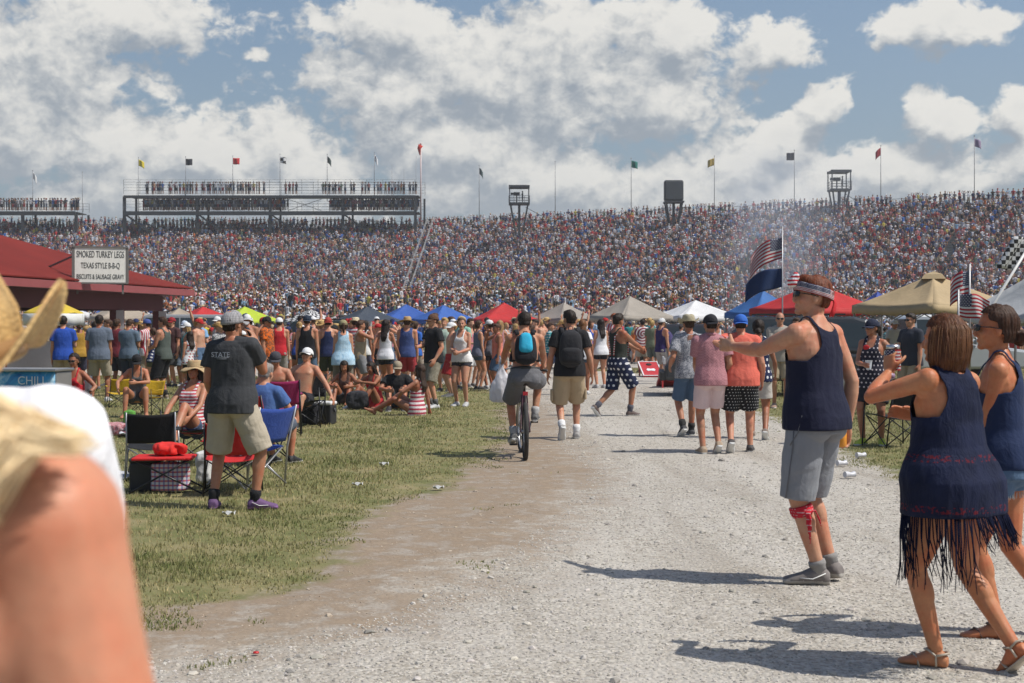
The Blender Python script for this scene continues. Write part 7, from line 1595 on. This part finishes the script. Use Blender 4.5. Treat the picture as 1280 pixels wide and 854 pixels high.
    for px, fy, lab, fc, s, top, bot, kw in A:
        def g(t):
            if t is None: return None
            k, col = t[0], t[1]; m = cloth(col, t[3], t[4], tuple((a_+b_)/2 for a_, b_ in zip(col, t[4])), k=t[5]) if len(t) > 3 else cloth(col)
            return (k, m, t[2] if len(t) > 2 else {})
        kw = dict(kw); h = kw.pop('hat', None)
        if h: kw['hat'] = ('hat', straw((.50, .34, .15)), dict(brim=.18, curl=-.01, crown=.10)) if h[0] == 'straw' else (('hat', cloth(h[1], name='hat_cloth'), dict(brim=.13, curl=-.03, crown=.085)) if h[0] == 'bucket' else h)
        kw.setdefault('group', GCROWD); kw.setdefault('shoe', random.choice([(.03, .03, .03), (.4, .4, .4), (.2, .15, .1), (.5, .5, .5)]))
        MP(px, fy, lab, fc, s, g(top), g(bot), **kw)
# ------------------------------------------------------------------ the fuller crowd between: copies of a few figures, each dressed and turned on its own
def build_fillers(target):
    rnd = random.Random(21); protos = []
    specs = [('m', 'tee', {}, 'short'), ('m', 'tee', HOLD, 'short'), ('m', 'tank', BOTH, 'short'), ('m', None, HOLD, 'short'), ('f', 'tank', {}, 'long'), ('f', 'tank', HOLD, 'pony'), ('f', 'tee', BOTH, 'long'), ('f', 'tank', FACE, 'bun'),
             ('m', 'tank', FACE, 'short'), ('m', 'tee', WALK, 'short'), ('f', 'tank', WALK2, 'long'), ('m', None, {}, 'mop'), ('m', 'tee', HOLDL, 'buzz'), ('f', 'tee', {}, 'pony'),
             ('m', 'tee', dict(Rh=(.20, .06, 1.0), poleR=(1, -.4, 0), yaw=40, lean=4, roll=4), 'short'), ('m', 'tank', dict(Rh=(.28, .14, 1.92), poleR=(1, 0, -.3), L=(-.22, .05, 1.0), poleL=(-1, -.4, 0)), 'mop'), ('f', 'tank', dict(lean=14, pitch=10, **BOTH), 'long'), ('m', None, dict(lean=10, pitch=15, roll=-5, **BOTH), 'buzz')]
    for i, (sex, top, pose, hr) in enumerate(specs):
        for hat in ((None, 'cap', 'straw') if i % 5 == 0 else (None, 'cap')):
            o, J = person(0, 0, 'x', D=-40, sex=sex, hairk=hr, vox=.015, heft=1+.12*(i % 3 == 1), hat=bool(hat), **{'yaw': (-20, 0, 15)[i % 3], **pose})
            outfit(o, J, (top, cloth(WHITE), {}) if top else None, ('shorts', cloth(KHAKI), dict(ln=.4 if sex == 'f' else .92)), shoe=(.1, .1, .1), hat=('cap', WHITE) if hat == 'cap' else (('hat', straw(), dict(brim=.15)) if hat else None))
            protos.append((o, sex, top, hat, hr)); o['gr'] = tuple(grip(J, 'L' if pose is HOLDL else 'R', .045)) if pose in (HOLD, BOTH, HOLDL, FACE) else (0., 0., 0.)
    cols = [('white', (.66, .66, .67)), ('white', (.66, .66, .67)), ('black', (.02, .02, .022)), ('red', (.45, .025, .03)), ('navy', (.02, .03, .09)), ('grey', (.22, .22, .23)), ('light blue', (.20, .36, .55)), ('royal blue', (.03, .08, .36)), ('pink', (.52, .22, .26)), ('maroon', (.16, .02, .035)), ('orange', (.60, .13, .02)), ('olive', (.12, .13, .07)), ('tan', (.38, .30, .20)), ('yellow', (.58, .46, .05)), ('mint', (.25, .48, .38)), ('charcoal', (.06, .06, .065)), ('coral', (.60, .18, .13)), ('teal', (.03, .22, .24))]
    bots = [('denim', (.07, .12, .20)), ('khaki', (.34, .28, .19)), ('black', (.02, .02, .022)), ('grey', (.20, .20, .21)), ('navy', (.02, .03, .07)), ('red', (.40, .03, .03)), ('white', (.55, .55, .55)), ('olive', (.11, .12, .07))]
    capc = [('white', (.66, .66, .66)), ('black', (.02, .02, .02)), ('red', (.40, .02, .02)), ('navy', (.02, .03, .09)), ('tan', (.40, .32, .20))]
    hairs = [('dark', (.025, .015, .01)), ('brown', (.07, .035, .02)), ('blond', (.35, .22, .09))]
    sks = [(.46, .25, .16), (.40, .20, .12), (.52, .30, .20), (.32, .15, .085)]
    zones = [(100, 262, 'left of the phone man'), (262, 350, 'below the lime canopy'), (350, 425, 'below the checkered canopy'), (425, 510, 'below the dark slate canopy'), (510, 592, 'below the blue canopies'), (592, 690, 'left of the cyclist'), (690, 740, 'by the backpack walker'), (740, 860, 'below the wide beige canopy'), (860, 940, 'below the white canopy'), (940, 1075, 'by the large red canopy'), (1075, 1270, 'by the tan canopy')]
    used, placed = set(), []
    for ob in SC.objects:
        if ob.parent is None and ob.name.startswith(('person', 'canopy', 'parked', 'bag_toss')) and ob.location.y > 0: placed.append((ob.location.x, ob.location.y, 1.9 if ob.name.startswith('parked') else .5))
    n = tries = ncup = 0
    while n < target and tries < 40000:
        tries += 1; u = rnd.random()
        if u < .80: px = rnd.uniform(98, 745); D = rnd.uniform(31, 76) if px < 620 else rnd.uniform(34, 76)
        elif u < .90: px = rnd.uniform(745, 900); D = rnd.uniform(48, 80)
        else: px = rnd.uniform(900, 1270); D = rnd.uniform(40, 80)
        if u < .80 and rnd.random() < .35: D = 31+(D-31)*.45
        X = xat(px, D)
        if px < 245 and 44 < D < 62 and X < -11.0: continue
        if any((X-a)**2+(D-b_)**2 < r_*r_ for a, b_, r_ in placed): continue
        z = [q for q in zones if q[0] <= px < q[1]]
        if not z: continue
        pr = rnd.choice(protos); o, sex, top, hat, hr = pr; c1, c2, c3, c4_ = rnd.choice(cols), rnd.choice(bots), rnd.choice(capc), rnd.choice(hairs)
        pt = rnd.choice([('', None)]*6+[('striped ', 'hstripe'), ('patterned ', 'floral'), ('dotted ', 'dots'), ('tie-dyed ', 'dye')]); g = pt[0]+{'tee': 't-shirt', 'tank': 'tank', None: 'no shirt'}[top]; far = '' if D < 48 else 'far, '
        lab = ('shirtless man in '+c2[0]+' shorts' if top is None else (('woman' if sex == 'f' else 'man')+' in '+c1[0]+' '+g+', '+c2[0]+' shorts'))+((', '+c3[0]+' cap') if hat == 'cap' else (', straw hat' if hat else ', '+c4_[0]+' hair'))+', '+far+z[0][2]
        if lab in used: continue
        used.add(lab); r_ = .5; placed.append((X, D, r_)); n += 1
        c = copy_tree(o); c.location = (X, D, float(ground_z(np.array([X]), np.array([D]))[0])); c.rotation_euler = (0, 0, rnd.uniform(0, 6.28)); s = rnd.gauss(1.0 if sex == 'm' else .94, .05); wd = rnd.uniform(.92, 1.14); c.scale = (s*wd, s*wd, s)
        c['label'] = lab; c['group'] = GCROWD
        if D < 52 and sum(abs(q) for q in o['gr']) > .1 and ncup < 34 and rnd.random() < .8:
            ncup += 1; cn, cc = rnd.choice([('red', (.50, .02, .03)), ('white', (.66, .66, .66)), ('blue', (.03, .08, .40)), ('clear', (.45, .47, .48))])
            k = cup(wpt(c, Vector(o['gr']))+Vector((0, 0, -.05)), cc, cn+' cup held by '+' '.join(lab.replace(',', '').split()[:11]), cat='cup', group='cups held in the crowd')
        if 'gr' in c: del c['gr']
        def setm(ob, m):
            for sl in ob.material_slots: sl.link = 'OBJECT'; sl.material = m
        setm(c, skin(rnd.choice(sks)))
        for ch in c.children:
            b_ = ch.name.split('.')[0]
            if b_ == 'hair': setm(ch, hairmat(c4_[1]))
            elif b_ in ('shirt', 'tank_top'): setm(ch, cloth(c1[1], pt[1], (.55, .55, .55) if sum(c1[1]) < 1.2 else (.35, .04, .05), (.3, .3, .3), k={'dots': 13, 'floral': 9, 'dye': 6}.get(pt[1], 12)) if pt[1] else cloth(c1[1]))
            elif b_ == 'shorts': setm(ch, cloth(c2[1]))
            elif b_ == 'cap': setm(ch, cloth(c3[1]))
    for o, *_ in protos:
        for ch in list(o.children):
            for g_ in list(ch.children): bpy.data.objects.remove(g_)
            bpy.data.objects.remove(ch)
        bpy.data.objects.remove(o)
    print('fillers', n, 'tries', tries)
# ------------------------------------------------------------------ build
import time
def timed(f, *a):
    t = time.time(); r = f(*a); print('%-18s %.1fs' % (f.__name__, time.time()-t)); return r
timed(build_world); timed(build_ground); timed(build_stones); timed(build_grass); timed(build_stand)
dk_ = timed(build_decks); timed(build_crowd, dk_); timed(build_flags)
tower(649, 234, 268, 203, 26, 'open steel camera tower at the middle of the stand rim'); tower(842, 226, 262, 195, 24, 'tower with a dark boxed screen on the stand rim', True); tower(1049, 215, 252, 186, 25, 'open steel camera tower on the right of the stand rim')
for f in (build_canopies, build_small_flags, build_foodstand, build_vehicles, build_camp, build_bike, H_headband, H_phone, H_fringe, H_right, H_cowboy, H_blond, build_people): timed(f)
n_now = len([o for o in SC.objects if o.parent is None and o.name.startswith('person')])
timed(build_fillers, 298-n_now)
timed(build_air); timed(build_smoke)
cam = bpy.data.cameras.new('camera'); co_ = bpy.data.objects.new('camera', cam); COL.objects.link(co_); SC.camera = co_
co_.location = (0, 0, EYE); co_.rotation_euler = (R(90), 0, 0); cam.sensor_width = 36; cam.lens = FPX/1280*36
cam.shift_y = (HY-427)/1280; cam.clip_end = 3000; cam.clip_start = .05
cam.dof.use_dof = True; cam.dof.focus_distance = 15.0; cam.dof.aperture_fstop = 7.5
SC.view_settings.view_transform = 'Standard'; SC.view_settings.look = 'None'; SC.view_settings.gamma = 1; SC.view_settings.use_curve_mapping = False
SC.view_settings.exposure = -0.08
SC.cycles.use_denoising = True
SC.cycles.max_bounces = 6; SC.cycles.diffuse_bounces = 3; SC.cycles.glossy_bounces = 2; SC.cycles.transmission_bounces = 4; SC.cycles.volume_bounces = 1; SC.cycles.transparent_max_bounces = 8
SC.cycles.use_adaptive_sampling = True; SC.cycles.adaptive_threshold = .02
